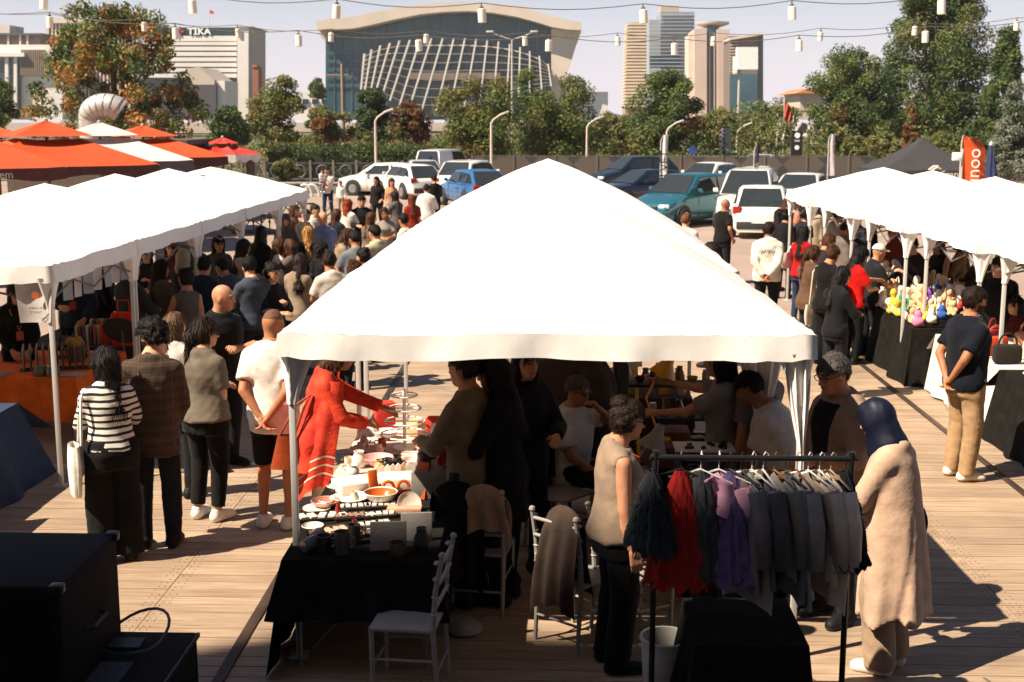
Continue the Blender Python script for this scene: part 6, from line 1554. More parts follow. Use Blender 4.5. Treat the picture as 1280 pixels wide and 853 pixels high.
for i, (x, y, lab) in enumerate([(-5.55, 13.55, 'wire rack of pale notebooks on the orange table'), (-5.22, 13.62, 'wire rack of grey notebooks beside the tent pole'), (-5.5, 14.3, 'dark rack of notebooks at the back of the orange table')]):
    o = thing('notebook_rack', lab, 'rack', (x, y, .752), .3)
    for j in range(6): MB().box((-.17 + j * .068, 0, .14), (.012, .20, .25), 0, Matrix.Rotation(.18, 3, 'X')).build('notebook', mat('notebook_%d%d' % (i, j % 2), ['#8c8478', '#6a625a', '#35302c'][i] if j % 2 else ['#a89e92', '#4c4640', '#26221f'][i], .7), o)
    MB().bb(-.21, .21, -.10, .10, 0, .012).build('base', mat('rack_wood', '#3c2a1e', .7), o)
for i, (x, y, lab) in enumerate([(-5.42, 13.22, 'grey plastic tub on the front of the orange table'), (-5.28, 13.20, 'second grey plastic tub touching the first')]): put('tub', jar(.075, .11, '#6c665e'), 0, 0, lab, 'tub', loc=Vector((x, y, .753)))
put('notepad', board(.26, .015, '#a09488', .20), 0, 0, 'flat beige notepad on the orange table', 'notepad', loc=Vector((-5.1, 13.25, .753))); put('notepad', board(.36, .012, '#8c7a6a', .22), 0, 0, 'flat paper sheets at the end of the orange table', 'papers', loc=Vector((-5.95, 13.25, .753)))
o = thing('straw_basket', 'little wicker basket of gold pompoms on the orange table', 'basket', (-5.35, 14.05, .752)); MB().lathe([(.09, 0), (.13, .18), (.12, .18), (.08, .02), (0, .02)], 14).build('basket', mat('wicker', '#5c4a38', .8, .4, 60), o); 
for i in range(5): MB().lathe([(0, -.06), (.05, -.03), (.06, 0), (.05, .03), (0, .06)], 10, (.05 * math.cos(i * 1.3), .05 * math.sin(i * 1.3), .2 + .03 * (i % 2))).build('pompom', cloth('#9c7434'), o)
o = thing('hat', 'grey brimmed hat displayed on the stall behind the orange table', 'hat', (-4.98, 14.55, 1.02)); MB().lathe([(.22, 0), (.20, .012), (.11, .02), (.10, .11), (.06, .135), (0, .14)], 20, M=Matrix.Rotation(-.9, 3, 'X')).build('crown', cloth('#3a3a38'), o); MB().tube([(0, .05, -.26), (0, 0, .02)], .012, 6).build('stand', UPO, o)
draped_table('bags', 'trestle table of felt bags beyond the orange table', 'dark cloth over the felt bag table', -6.4, -4.95, 14.95, 17.0, .75, (.6, .6, .2, .2), cloth('#2a2420'), .03, 13)
for i, (x, y, z, c, hh, lab) in enumerate([(-5.1, 15.0, .753, '#c8320e', .42, 'tall orange red felt bag with a grey leaf'), (-5.28, 15.1, .753, '#b84a14', .28, 'orange felt pouch next to the tall felt bag'), (-5.0, 15.45, .753, '#b8a07c', .34, 'cream felt bag behind the orange red one')]):
    o = put('felt_bag', MB().bb(-.15, .15, -.05, .05, 0, hh).mesh('felt_bag', cloth(c), bevel=.04), 0, 0, lab, 'bag', loc=Vector((x, y, z)), rz=.3)
    if i == 0: MB().prism([(0, .05), (.03, .12), (.03, .2), (0, .27), (-.03, .2), (-.03, .12)], -.062, -.054).build('leaf_motif', cloth('#4a4438'), o); MB().tube([(-.07, 0, hh - .01), (-.06, 0, hh + .14), (.06, 0, hh + .14), (.07, 0, hh - .01)], .01, 6).build('handle', cloth(c), o)
for i in range(18):
    put('book', board(.03, .22, ['#b8a89c', '#8c3c34', '#3c5a7c', '#c8c0b4', '#5a4a3c', '#a87c6c'][i % 6], .16), 0, 0, 'upright %s book in a row on the felt bag table' % ['beige', 'red', 'blue', 'pale', 'brown', 'salmon'][i % 6], 'book', loc=Vector((-5.75 + (i % 9) * .045, 15.2 + (i // 9) * .5, .753)), rz=.2, group='books on the felt bag table')
draped_table('boxes', 'trestle table of boxed sweets farther along the umbrella side row', 'dark cloth over the boxed sweets table', -6.2, -4.9, 18.6, 21.2, .75, (.6, .6, .2, .2), cloth('#30241c'), .03, 14)
for i in range(10):
    z = .753 + (i % 2) * .142; put('carton', MB().bb(-.2, .2, -.16, .16, 0, .14).mesh('carton', mat('carton_%d' % (i % 3), ['#9a7c62', '#b89c84', '#8c5a44'][i % 3], .8), bevel=.006), 0, 0, 'cardboard carton stacked in pairs on the boxed sweets table', 'carton', loc=Vector((-5.2, 18.85 + (i // 2) * .5, z)), rz=rr.uniform(-.15, .15), group='cartons on the boxed sweets table')
# paper sign and pegged cards
s_ = at_z(60, 345, 1.85); sg = thing('paper_sign', 'white paper sign with a round orange emblem hung on the tent pole', 'sign', (-4.78, 11.62, 1.62), .1)
MB().grid(lambda a, b: ((a - .5) * (.36 - .08 * b), .02 * math.sin(a * 4), .42 - .46 * b), 8, 8).build('sheet', mat('paper_white', '#cfc6c0', .8), sg, sharp=180)
MB().lathe([(.035, 0), (.035, .004)], 14, (.02, -.03, .22), 0, Matrix.Rotation(math.pi / 2, 3, 'X')).build('emblem', mat('emblem_orange', '#c8602a', .7), sg)
for i, (a, c) in enumerate((('KIRALIK', .10), ('STANT', .06))): link('lettering', text_mesh(a, .035, .001, mat('ink', '#3a3634', .7)), sg, (.02, -.03, c), (math.pi / 2, 0, 0))
for i in range(8):
    x, y, z = -4.74, 12.35 + i * .28, 1.93 - .012 * math.sin(math.pi * i / 7)
    put('card', MB().bb(-.055, .055, -.003, .003, -.24, 0).mesh('card', mat('card_%d' % (i % 2), '#b4aeb4' if i % 2 else '#8e94a0', .7)), 0, 0, '%s printed card pegged along the tent edge' % ('pale' if i % 2 else 'bluish'), 'card', loc=Vector((x, y, z)), rz=1.0 + .3 * math.sin(i * 2), tilt=.15 * math.sin(i * 3), group='cards pegged along the tent edge')
# --- toy stalls
draped_table('toys', 'long trestle table of crocheted toys', 'black cloth over the toy table, bunched at its corner', 4.72, 5.75, 16.6, 20.6, .75, (.74, .3, .2, .74), BLK, .10, 21, .05)
def toy(kind, c, seed):
    r = random.Random(seed); P_ = []
    if kind == 0: P_ = [((0, 0, .05), (.055, .05, .055)), ((0, -.005, .125), (.045, .042, .042)), ((-.032, 0, .165), (.016, .01, .018)), ((.032, 0, .165), (.016, .01, .018)), ((-.05, -.02, .065), (.018, .02, .032)), ((.05, -.02, .065), (.018, .02, .032)), ((-.03, -.05, .02), (.022, .03, .02)), ((.03, -.05, .02), (.022, .03, .02))]
    elif kind == 1: P_ = [((0, 0, .05), (.05, .045, .055)), ((0, 0, .12), (.038, .036, .038)), ((-.018, 0, .185), (.012, .009, .042)), ((.018, 0, .185), (.012, .009, .042)), ((-.03, -.04, .02), (.02, .03, .02)), ((.03, -.04, .02), (.02, .03, .02))]
    elif kind == 2: P_ = [((0, 0, .09), (.055, .055, .055))] + [((.055 * math.cos(a), .055 * math.sin(a), .025), (.022, .022, .026)) for a in np.linspace(0, 5.4, 7)]
    elif kind == 3: P_ = [((0, 0, .08), (.04, .035, .08)), ((0, 0, .18), (.034, .034, .034)), ((-.05, 0, .10), (.03, .014, .014)), ((.05, 0, .10), (.03, .014, .014)), ((0, 0, .205), (.026, .026, .02))]
    else: P_ = [((0, 0, .045), (.075, .05, .045)), ((-.06, -.01, .085), (.034, .034, .034)), ((.075, 0, .07), (.012, .012, .03)), ((-.075, 0, .115), (.01, .01, .018))]
    fn = lambda P: (lambda d: d)(None)
    def f(P):
        d = None
        for cc, rr_ in P_:
            e = ell(P, cc, rr_); d = e if d is None else smin(d, e, .012)
        return d
    V, F = sdf_mesh(f, (-.12, -.10, 0), (.12, .10, .24), .016)
    return mesh_np('crocheted_toy', V, F, mat('yarn_' + c, c, .95, .2, 80, .6, 160))
CRM = ['#d8c4a4', '#e4d8c4', '#c8ac86', '#ece4d6']; CLR = ['#c83c2c', '#2c5aa8', '#e0b83c', '#e8e0d4', '#3c8a5c', '#d87ca0', '#7c4ca8', '#e8783c', '#f0ece4']
kn = ['bear', 'rabbit', 'octopus', 'doll', 'dinosaur']
tm_ = {}
def get_toy(k, c):
    if (k, c) not in tm_: tm_[(k, c)] = toy(k, c, 1)
    return tm_[(k, c)]
cn = {'#c83c2c': 'red', '#2c5aa8': 'blue', '#e0b83c': 'yellow', '#e8e0d4': 'cream', '#3c8a5c': 'green', '#d87ca0': 'pink', '#7c4ca8': 'purple', '#e8783c': 'orange', '#f0ece4': 'white', '#d8c4a4': 'straw', '#e4d8c4': 'ivory', '#c8ac86': 'tan', '#ece4d6': 'off-white'}
r9 = random.Random(9)
for ix in range(1, 6):
    tag(MB().bb(-.0765, .0765, -1.94, 1.94, 0, .05 * ix).build('display_step', BLK, None, (4.82 + ix * .155, 18.6, .757)), 'black covered display step number %s up on the toy table' % ['one', 'two', 'three', 'four', 'five'][ix - 1], 'step')
for iy in range(23):
    for ix in range(6):
        y = 16.72 + iy * .168 + r9.uniform(-.03, .03); x = 4.82 + ix * .155 + r9.uniform(-.025, .025); pal = (CLR if r9.random() < .42 else CRM) if y < 18.2 else CRM
        k = r9.randrange(5); c = r9.choice(pal); sc = r9.uniform(1.05, 1.6)
        stp = .02 * ix * (1 if y > 18 else .6)
        o = link('crocheted_toy', get_toy(k, c), None, (x, y, .759 + .05 * ix), (0, 0, r9.uniform(-1.2, 2.2))); o.scale = (sc,) * 3
        tag(o, '%s crocheted %s toy on the %s end of the toy table' % (cn[c], kn[k], 'coloured' if y < 18.2 else 'cream'), 'toy', 'crocheted toys on the long toy table')
for i in range(5):
    y = 18.9 + i * .42; o = link('toy_crate', MB().bb(-.18, .18, -.16, .16, 0, .30).mesh('toy_crate', mat('crate_pale', '#b89c7c', .8, .2, 20), bevel=.006), None, (5.93, y, .0)); o.location.z = .002
    tag(o, 'pale storage box on the deck behind the toy table', 'box', 'storage boxes behind the toy table')
draped_table('bagstall', 'trestle table of bags beside the toy table', 'white sheet over the bag stall table', 4.9, 5.9, 13.9, 16.2, .75, (.72, .3, .2, .72), cloth('#d8d0c4', 'white_sheet'), .08, 22)
draped_table('farstall', 'trestle table cut by the frame beyond the bag stall', 'black cloth over the end stall table', 4.85, 6.0, 11.3, 13.7, .78, (.76, .3, .2, .76), BLK, .12, 23)
for i, (x, y, c, lab) in enumerate([(5.1, 14.2, '#26221f', 'dark fluffy bag at the front of the bag stall'), (5.15, 14.75, '#b8401c', 'red brown handbag on the bag stall'), (5.3, 15.3, '#7c1c20', 'wine red handbag on the bag stall'), (5.45, 14.5, '#d8ccb8', 'cream pompom bag on the bag stall'), (5.2, 15.8, '#3c2a24', 'brown handbag at the toy end of the bag stall'), (5.6, 15.0, '#a8745c', 'salmon handbag at the back of the bag stall')]):
    o = thing('handbag', lab, 'bag', (x, y, .755), .4 * i)
    MB().bb(-.16, .16, -.07, .07, 0, .22).build('body', cloth(c), o, bevel=.05); MB().tube([(-.1, 0, .2)] + [(.1 * -math.cos(a), 0, .22 + .12 * math.sin(a)) for a in np.linspace(.1, 3.0, 8)] + [(.1, 0, .2)], .012, 6).build('handle', cloth(c), o)
o = thing('display_box', 'wooden fronted box on the end stall table', 'box', (5.12, 12.95, .785)); MB().bb(-.2, .2, -.16, .16, 0, .14).build('carcass', mat('box_oak', '#9c6a3a', .6, .2, 10), o, bevel=.006); MB().bb(-.17, .17, -.172, -.163, .02, .12).build('front_panel', mat('box_oak2', '#b8834c', .6, .2, 10), o)
o = thing('white_hat', 'white bucket hat with a black flower on the end stall', 'hat', (5.18, 13.35, .785)); MB().lathe([(.20, .02), (.19, .03), (.13, .09), (.12, .20), (.08, .24), (0, .245)], 18).build('crown', cloth('#d6cec2'), o); MB().lathe([(.0, -.02), (.05, -.01), (.05, .01), (0, .02)], 8, (-.09, -.09, .14)).build('flower', BLK, o)
o = thing('white_hat', 'white cap on the end stall beyond the display box', 'hat', (5.45, 12.7, .785)); MB().lathe([(.13, 0), (.13, .06), (.09, .13), (0, .15)], 16).build('crown', cloth('#d6cec2'), o); MB().bb(-.09, .09, -.24, -.11, .0, .012).build('peak', cloth('#d6cec2'), o)
# ------------------------------------------------------------------ people
SK1, SK2, SK3, SK4 = '#a8714f', '#b98363', '#c69474', '#8c5a3e'
BKH, DBR, BRN, BLD, GRY = '#120c0a', '#24150e', '#4a2c1a', '#a87a44', '#6a6560'
WS = ('#d8d2ca', '#e6e2da'); BS = ('#141312', '#2a2826'); TS = ('#8c7256', '#d8d0c4')
GP = 'shoppers and sellers in the market'
N_, M_, F_ = .017, .022, .030
def bag_strap(P, col, side=1, drop=.55, size=(.30, .10, .34), name='tote_bag', label=None, cat='bag', out=.05):
    """a bag hanging from the shoulder, a thing of its own in world space"""
    r = P['root']; k = P['k']; sh = P['arms'][0 if side < 0 else 1][1]
    x, y, z = sh[0] + side * (.03 + out), sh[1] - .02, sh[2] + .055
    o = thing(name, label, cat, (0, 0, 0)); o.matrix_world = Matrix.LocRotScale(r.location, r.rotation_euler, None)
    o.location = r.location; o.rotation_euler = r.rotation_euler
    zb = z - drop; w, d, h = size; fb = cloth(col); ph = random.random() * 6
    def fn(a, b):
        an = a * 2 * math.pi; t = .75 + .35 * math.sin(math.pi * min(1, b * .8 + .1)); q = 1 + .08 * math.sin(an * 5 + ph)
        return (x + side * d * .5 + d * .5 * t * math.cos(an) * q, y + w * .5 * t * math.sin(an) * q, zb - h * b)
    def cap(a, b): p0 = fn(a, 1); return (x + side * d * .5 + (p0[0] - x - side * d * .5) * (1 - b), y + (p0[1] - y) * (1 - b), zb - h - .015 * b)
    MB().grid(fn, 24, 10).grid(cap, 24, 3).build('pouch', fb, o, sharp=180)
    MB().tube([(x, y + w * .3, zb), (x - side * .02, y + .05, z - .08), (x - side * .05, y + .01, z), (x - side * .02, y - .04, z - .08), (x, y - w * .3, zb)], .012, 6).build('strap', fb, o)
    return o
# --- near left group
P = person_px('woman in a black and white striped top and wide black trousers at the notebook stall', 132, 437, -28, 1.62, fem=True, girth=1.16, skin=SK2, top=('crop', stripes('breton', '#dcd6cc', '#0e0e14', .052, .60), -.02), bottom=('wide', '#0d0c0d'), hair=('long', BKH), shoes=BS, L='hold', R='front', lean=4, yaw=-18, vox=N_, wide=.055, group=GP)
bag_strap(P, '#d8d4cc', -1, .42, (.26, .09, .40), label='white cloth tote hanging beside the woman in the striped top')
h_ = P['arms'][0][3]; o = thing('paper_bag', 'brown paper bag held by the woman in the striped top', 'bag', P['root'].location); o.rotation_euler = P['root'].rotation_euler
MB().box((h_[0] - .03, h_[1] + .12, h_[2] + .03), (.15, .10, .18), 0, Matrix.Rotation(.5, 3, 'X')).build('bag', mat('kraft', '#a8825c', .8), o, bevel=.012)
person_px('man with curly hair in a brown plaid overshirt', 186, 403, -8, 1.77, skin=SK3, top=('shirt', plaid('plaid_brown', '#3a2a1e', '#1e1712', '#5c4430', .085), -.22), bottom=('trousers', '#141820'), hair=('curly', BKH), shoes=BS, L='front', R='low', lean=5, yaw=-48, vox=N_, beard=True, group=GP, wide=.01)
person_px('woman with a long ponytail in a grey tee and black cropped trousers', 252, 400, 24, 1.68, fem=True, girth=1.20, skin=SK3, top=('tee', '#6a6054', -.06), bottom=('trousers', '#0f0e10', 'crop'), hair=('ponytail', DBR), shoes=WS, L='front', R='belly', yaw=34, vox=N_, glasses='#141212', group=GP, wide=.01)
P = person_px('woman with streaked hair and white top behind the ponytailed woman', 216, 393, 10, 1.63, fem=True, skin=SK3, top=('tee', '#d6d0ca'), bottom=('trousers', '#15151a'), hair=('long', '#5c4430'), shoes=BS, L='front', R='hang', yaw=25, vox=M_, group=GP)
bag_strap(P, '#b04a44', -1, .62, (.22, .08, .26), label='red and pink shopping bag of the woman with streaked hair')
person_px('bald man in a black tee with folded arms', 274, 356, 120, 1.76, girth=1.14, skin=SK2, top=('tee', '#0c0b0c'), bottom=('trousers', '#15151a'), hair=('bald', '#3a2c24'), shoes=BS, L='cross', R='cross', yaw=-22, vox=N_, group=GP)
person_px('balding man in a white tee and black shorts with hands behind his back', 338, 388, 12, 1.79, girth=1.12, skin=SK1, top=('tee', '#d8d2ca', -.16), bottom=('shorts', '#0c0c0e'), hair=('buzz', '#6a4632'), shoes=WS, L='behind', R='behind', vox=N_, group=GP, wide=.025)
P = person('woman in a red patterned shawl leaning over the pottery table', -1.86, 10.0, 76, 1.74, fem=True, skin=SK1, top=('jacket', mat('shawl_red', '#b01a08', .85, .3, 9, .5, 40, col2='#d8401c'), -.30), bottom=('trousers', '#c4b8a4'), hair=('bob', BRN), shoes=WS, L='reach', R='front', lean=12, pitch=20, vox=N_, group=GP, wide=.02)
r = P['root']; hip = P['hip']; sh = P['arms'][1][1]
REDM = _M['shawl_red']
def shawl(a, b):
    an = (a * 1.25 - .62) * math.pi; s = min(1, b * 4); w = .20 + .05 * b + .02 * math.sin(a * 26) * b
    return (w * math.sin(an) * 1.10, -w * .80 * math.cos(an) * (.8 + .2 * s) + .17 * (1 - b) - .02, sh[2] + .05 - .95 * b * (1 - .12 * math.cos(a * 7)))
sw_ = thing('shawl', 'red shawl with pale bands worn over the leaning woman', 'shawl', r.location); sw_.rotation_euler = r.rotation_euler
MB().grid(shawl, 40, 24).build('cloth', [REDM], sw_, sharp=180)
for b0 in (.70, .78, .86): MB().grid(lambda a, b: tuple(c * f for c, f in zip(shawl(a, b0 + .018 * b), (1.012, 1.012, 1))), 40, 1).build('band', cloth('#c8b49c'), sw_, sharp=180)
o = thing('leather_bag', 'orange brown leather bag slung on the leaning woman in red', 'bag', r.location); o.rotation_euler = r.rotation_euler
def lb(a, b): an = a * 2 * math.pi; t = .55 + .5 * b; return (.13 + .055 * t * math.cos(an), -.26 + .13 * t * math.sin(an), .98 - .27 * b)
MB().grid(lb, 24, 8).add([lb(i / 24, 1) for i in range(24)], [tuple(range(24))]).build('pouch', mat('leather_tan', '#8c3812', .45, .2, 8, .3, 60), o, sharp=60)
MB().tube([(.13, -.32, .97), (.12, -.18, 1.22), (.14, -.06, 1.30), (.14, -.12, 1.2), (.13, -.20, .97)], .012, 6).build('strap', mat('leather_tan', '#8c3812', .45), o)
# --- large tent
P = person_px('woman in a beige sleeveless vest and black trousers, side on', 772, 502, 74, 1.655, fem=True, girth=1.10, skin=SK2, top=('sleeveless', '#8e7a68', -.08), bottom=('trousers', '#0b0a0b'), hair=('bun', DBR), shoes=BS, L='low', R='hang', pitch=14, vox=N_, glasses='#0b0b0c', group=GP, wide=.03, lanyard='#b0401c')
person_px('man in sunglasses and a white tee seated with a hand to his nose', 716, 474, 118, 1.74, girth=1.12, seat=.45, skin=SK1, top=('tee', '#cac2ba'), bottom=('trousers', '#141417'), hair=('short', '#55504a'), shoes=BS, L=(-.20, .24, .14, .9), R='lap', yaw=12, vox=N_, glasses='#0b0b0c', group=GP)
person_px('long-haired woman dressed in black with pale striped cuffs', 628, 446, -72, 1.72, fem=True, girth=1.05, skin=SK2, top=('jacket', '#0a090a', -.32), bottom=('trousers', '#0c0b0c'), hair=('long', BKH), shoes=BS, L='front', R='front', pitch=14, vox=N_, group=GP, lanyard='#7c1c18')
person_px('person in a khaki shirt facing the gift table', 586, 440, -58, 1.76, skin=SK1, top=('shirt', '#6a5c48'), bottom=('trousers', '#1a1a20'), hair=('short', DBR), shoes=BS, L='front', R='low', vox=M_, group=GP)
person_px('person in dark clothes with a lime top at the rear of the gift table', 655, 430, 150, 1.72, fem=True, skin=SK2, top=('jacket', '#121214'), bottom=('trousers', '#15161c'), hair=('long', BKH), shoes=BS, L='front', R='hang', vox=M_, group=GP)
person_px('woman in a grey tee stretching an arm to the yellow lamp', 906, 432, -70, 1.68, fem=True, skin=SK2, top=('tee', '#7c7874'), bottom=('skirt', '#6c6a72', .75), hair=('long', BKH), shoes=WS, L='reach', R=(.1, .52, .0, .3), vox=M_, group=GP)
person_px('woman in a loose grey dress beside the thin side curtain', 952, 430, -40, 1.70, fem=True, girth=1.1, skin=SK2, top=('tee', '#6e6862', -.20), bottom=('skirt', '#5e5852', .8), hair=('long', DBR), shoes=WS, L='hang', R='front', vox=M_, group=GP)
person_px('man in a white tee bending over the jewellery table', 985, 462, -62, 1.60, girth=1.15, skin=SK4, top=('tee', '#b8b0a8'), bottom=('trousers', '#17181e'), hair=('short', BKH), shoes=BS, L='low', R='front', lean=22, pitch=20, vox=N_, group=GP)
person('grey-haired man in spectacles and a taupe jacket', 1.98, 8.55, -120, 1.90, girth=1.14, skin=SK2, top=('jacket', '#8e7662', -.16), bottom=('trousers', '#201c1a'), hair=('short', '#4c4844'), shoes=BS, L='front', R='low', pitch=16, vox=N_, glasses='#2a1a12', group=GP, front='#121113')
P = person_px('woman in a navy satin headscarf and long beige coat', 1122, 504, -52, 1.65, fem=True, girth=1.06, skin=SK3, top=('coat', '#b89a84', -.58), bottom=('wide', '#a08870'), hair=('scarf', '#0c1226'), shoes=WS, L='front', R=(.03, .22, -.36, .7), pitch=22, lean=3, vox=N_, group=GP, wide=.035)
bag_strap(P, '#14100f', 1, .40, (.22, .08, .20), 'shoulder_bag', label='small black shoulder bag of the woman in the headscarf', out=.02)
P = person_px('bearded man in a navy tee and sand trousers with hands behind his back', 1214, 360, 72, 1.78, girth=1.20, skin=SK1, top=('tee', '#0c0f1a', -.12), bottom=('trousers', '#a08260'), hair=('short', DBR), shoes=('#cfc8be', '#a87c50'), L='behind', R='behind', vox=N_, beard=True, group=GP, wide=.022)
# --- umbrella side sellers and shoppers
person_px('woman in black with long hair selling at the orange table', 18, 352, 150, 1.66, fem=True, skin=SK2, top=('shirt', '#0d0c0d'), bottom=('trousers', '#101012'), hair=('long', DBR), shoes=BS, L='low', R='low', pitch=20, vox=M_, group=GP, lanyard='#a85030')
person_px('man in a denim shirt with an orange badge behind the orange table', 90, 316, 168, 1.80, girth=1.1, skin=SK2, top=('shirt', '#22303e'), bottom=('trousers', '#15161c'), hair=('short', DBR), shoes=BS, L='low', R='front', vox=M_, group=GP, lanyard='#b0482c')
person_px('dark-clad person beside the man in the denim shirt', 124, 312, 60, 1.78, skin=SK2, top=('jacket', '#0e0d0e'), bottom=('trousers', '#101012'), hair=('short', BKH), shoes=BS, L='low', R='low', vox=M_, group=GP)
person_px('woman in a grey sleeveless top among the felt bags', 232, 338, -30, 1.64, fem=True, skin=SK2, top=('tank', '#56504a'), bottom=('trousers', '#17171c'), hair=('bun', BKH), shoes=BS, L='front', R='hang', yaw=-30, vox=M_, group=GP)
person_px('dark-haired woman in an olive jacket at the book row', 198, 326, 40, 1.66, fem=True, skin=SK2, top=('jacket', '#4a4236'), bottom=('trousers', '#17171c'), hair=('long', BKH), shoes=BS, L='front', R='front', vox=M_, group=GP)
person_px('woman in a beige headscarf behind the book row', 226, 314, 30, 1.64, fem=True, skin=SK3, top=('jacket', '#16171c'), bottom=('trousers', '#17171c'), hair=('scarf', '#8e8072'), shoes=BS, L='front', R='front', vox=M_, group=GP)
person_px('person in a blue denim jacket with a white hood', 254, 322, 10, 1.70, skin=SK2, top=('jacket', '#1c2634'), bottom=('trousers', '#15161c'), hair=('short', BKH), shoes=BS, L='front', R='front', vox=M_, group=GP)
person_px('seller with long dark hair facing the boxed sweets', 272, 296, 150, 1.68, fem=True, skin=SK2, top=('shirt', '#4c4640'), bottom=('trousers', '#15161c'), hair=('long', BKH), shoes=BS, L='front', R='low', vox=M_, group=GP)
person_px('person in a denim jacket bent over the boxed sweets', 292, 322, -60, 1.66, skin=SK2, top=('jacket', '#3c4048'), bottom=('trousers', '#15161c'), hair=('short', BKH), shoes=BS, L='reach', R='front', lean=20, vox=M_, group=GP)
P = person_px('tall figure in a black robe beside the tent pole', 324, 284, 30, 1.74, fem=True, girth=1.15, skin=SK2, top=('coat', '#070707', -.90), bottom=('skirt', '#070707', .85), hair=('scarf', '#08080a'), shoes=BS, L='hang', R='front', vox=M_, group=GP)
person_px('woman with long brown hair in a white blouse', 347, 298, 62, 1.68, fem=True, skin=SK2, top=('shirt', '#d0c6ba'), bottom=('trousers', '#121214'), hair=('long', BRN), shoes=BS, L='hip', R='belly', vox=M_, group=GP)
person_px('woman in a grey cardigan with a hand raised to her chin', 364, 300, -60, 1.66, fem=True, skin=SK3, top=('jacket', '#5a5048'), bottom=('trousers', '#121214'), hair=('bob', BRN), shoes=BS, L='chin', R='belly', vox=M_, group=GP)
person_px('blonde woman with wavy hair dressed in black', 384, 284, 8, 1.70, fem=True, skin=SK3, top=('jacket', '#0c0b0c', -.40), bottom=('trousers', '#0e0d0e'), hair=('long', BLD), shoes=BS, L='front', R='front', yaw=-20, vox=M_, group=GP)
person_px('bald man in a light blue shirt', 404, 265, -30, 1.76, girth=1.12, skin=SK2, top=('shirt', '#6e7c9c'), bottom=('trousers', '#20242e'), hair=('bald', '#3a2c24'), shoes=BS, L='front', R='front', yaw=-20, vox=M_, group=GP)
person_px('woman in a beige jacket looking at something in her hands', 427, 286, 70, 1.68, fem=True, skin=SK2, top=('jacket', '#8e7a62'), bottom=('trousers', '#0e0d0f'), hair=('bob', BRN), shoes=BS, L='front', R='front', pitch=24, vox=M_, group=GP, front='#9c8c8c')
person_px('red-haired person in a white tee', 434, 250, 20, 1.70, fem=True, skin=SK3, top=('tee', '#d4ccc2'), bottom=('trousers', '#3c3834'), hair=('bob', '#8c3410'), shoes=BS, L='front', R='front', vox=M_, group=GP)
person_px('young man in an open black shirt walking towards the tents', 452, 245, 170, 1.78, skin=SK2, top=('jacket', '#0f0e10'), bottom=('trousers', '#111113'), hair=('short', BKH), shoes=WS, L='hang', R='front', vox=M_, group=GP, step=.12)
person_px('man in a pale green tee laughing beside the tent', 470, 282, -50, 1.76, skin=SK2, top=('tee', '#a8a488'), bottom=('trousers', '#26262c'), hair=('short', BKH), shoes=BS, L='front', R='front', vox=M_, group=GP)
person_px('dark-haired woman in pink half hidden by the tent roof', 456, 312, -60, 1.64, fem=True, skin=SK3, top=('shirt', '#c49c94'), bottom=('trousers', '#15151a'), hair=('bun', BKH), shoes=BS, L='front', R='front', vox=M_, group=GP)
P = person_px('woman with very long dark hair in a grey jacket', 496, 240, -50, 1.68, fem=True, skin=SK3, top=('jacket', '#55504a'), bottom=('trousers', '#26262c'), hair=('long', BKH), shoes=WS, L='phone', R='front', lean=6, vox=F_, group=GP)
person_px('woman in a rust red dress', 515, 244, -20, 1.64, fem=True, skin=SK3, top=('tee', '#7c2410'), bottom=('skirt', '#7c2410', .7), hair=('long', '#5c2c18'), shoes=WS, vox=F_, group=GP)
person_px('person in a bulky white jacket seen from behind', 533, 231, 0, 1.74, girth=1.1, skin=SK2, top=('jacket', '#dad4cc'), bottom=('trousers', '#15151a'), hair=('short', BKH), shoes=BS, L='front', R='front', vox=F_, group=GP)
person_px('man in a black sweater among the parked cars', 543, 219, -30, 1.78, skin=SK2, top=('shirt', '#121113'), bottom=('trousers', '#121214'), hair=('short', BKH), shoes=BS, L='front', R='front', vox=F_, group=GP)
person_px('woman in a black dress walking by the white cars', 471, 221, 200, 1.70, fem=True, skin=SK2, top=('shirt', '#0e0d0f'), bottom=('trousers', '#15161c'), hair=('bob', BKH), shoes=BS, L='hip', R='hang', vox=F_, group=GP, step=.1)
person_px('woman in a tan top and light jeans by the white cars', 489, 223, 160, 1.68, fem=True, skin=SK3, top=('tank', '#a87c58'), bottom=('trousers', '#7c8a9c'), hair=('bob', DBR), shoes=WS, L='front', R='hang', vox=F_, group=GP)
P = person_px('man in a white shirt and jeans carrying a small child', 409, 209, 190, 1.80, skin=SK2, top=('tee', '#d2c8c0'), bottom=('trousers', '#1c2c48'), hair=('short', BKH), shoes=BS, L='cross', R='belly', vox=F_, group=GP, step=.1)
person('small child in white carried on the arm of the man in jeans', P['root'].location.x - .17, P['root'].location.y - .16, 150, h=.78, z0=.92, skin=SK3, top=('shirt', '#d2c8c4'), bottom=('trousers', '#4a6a9c'), hair=('short', DBR), shoes=WS, L='front', R='front', vox=F_, group=GP, cat='child')
person_px('child in a white top and khaki trousers next to the man in jeans', 426, 227, 190, 1.22, skin=SK3, top=('shirt', '#dcd4cc'), bottom=('trousers', '#8c7458'), hair=('short', BKH), shoes=WS, vox=F_, group=GP, cat='child')
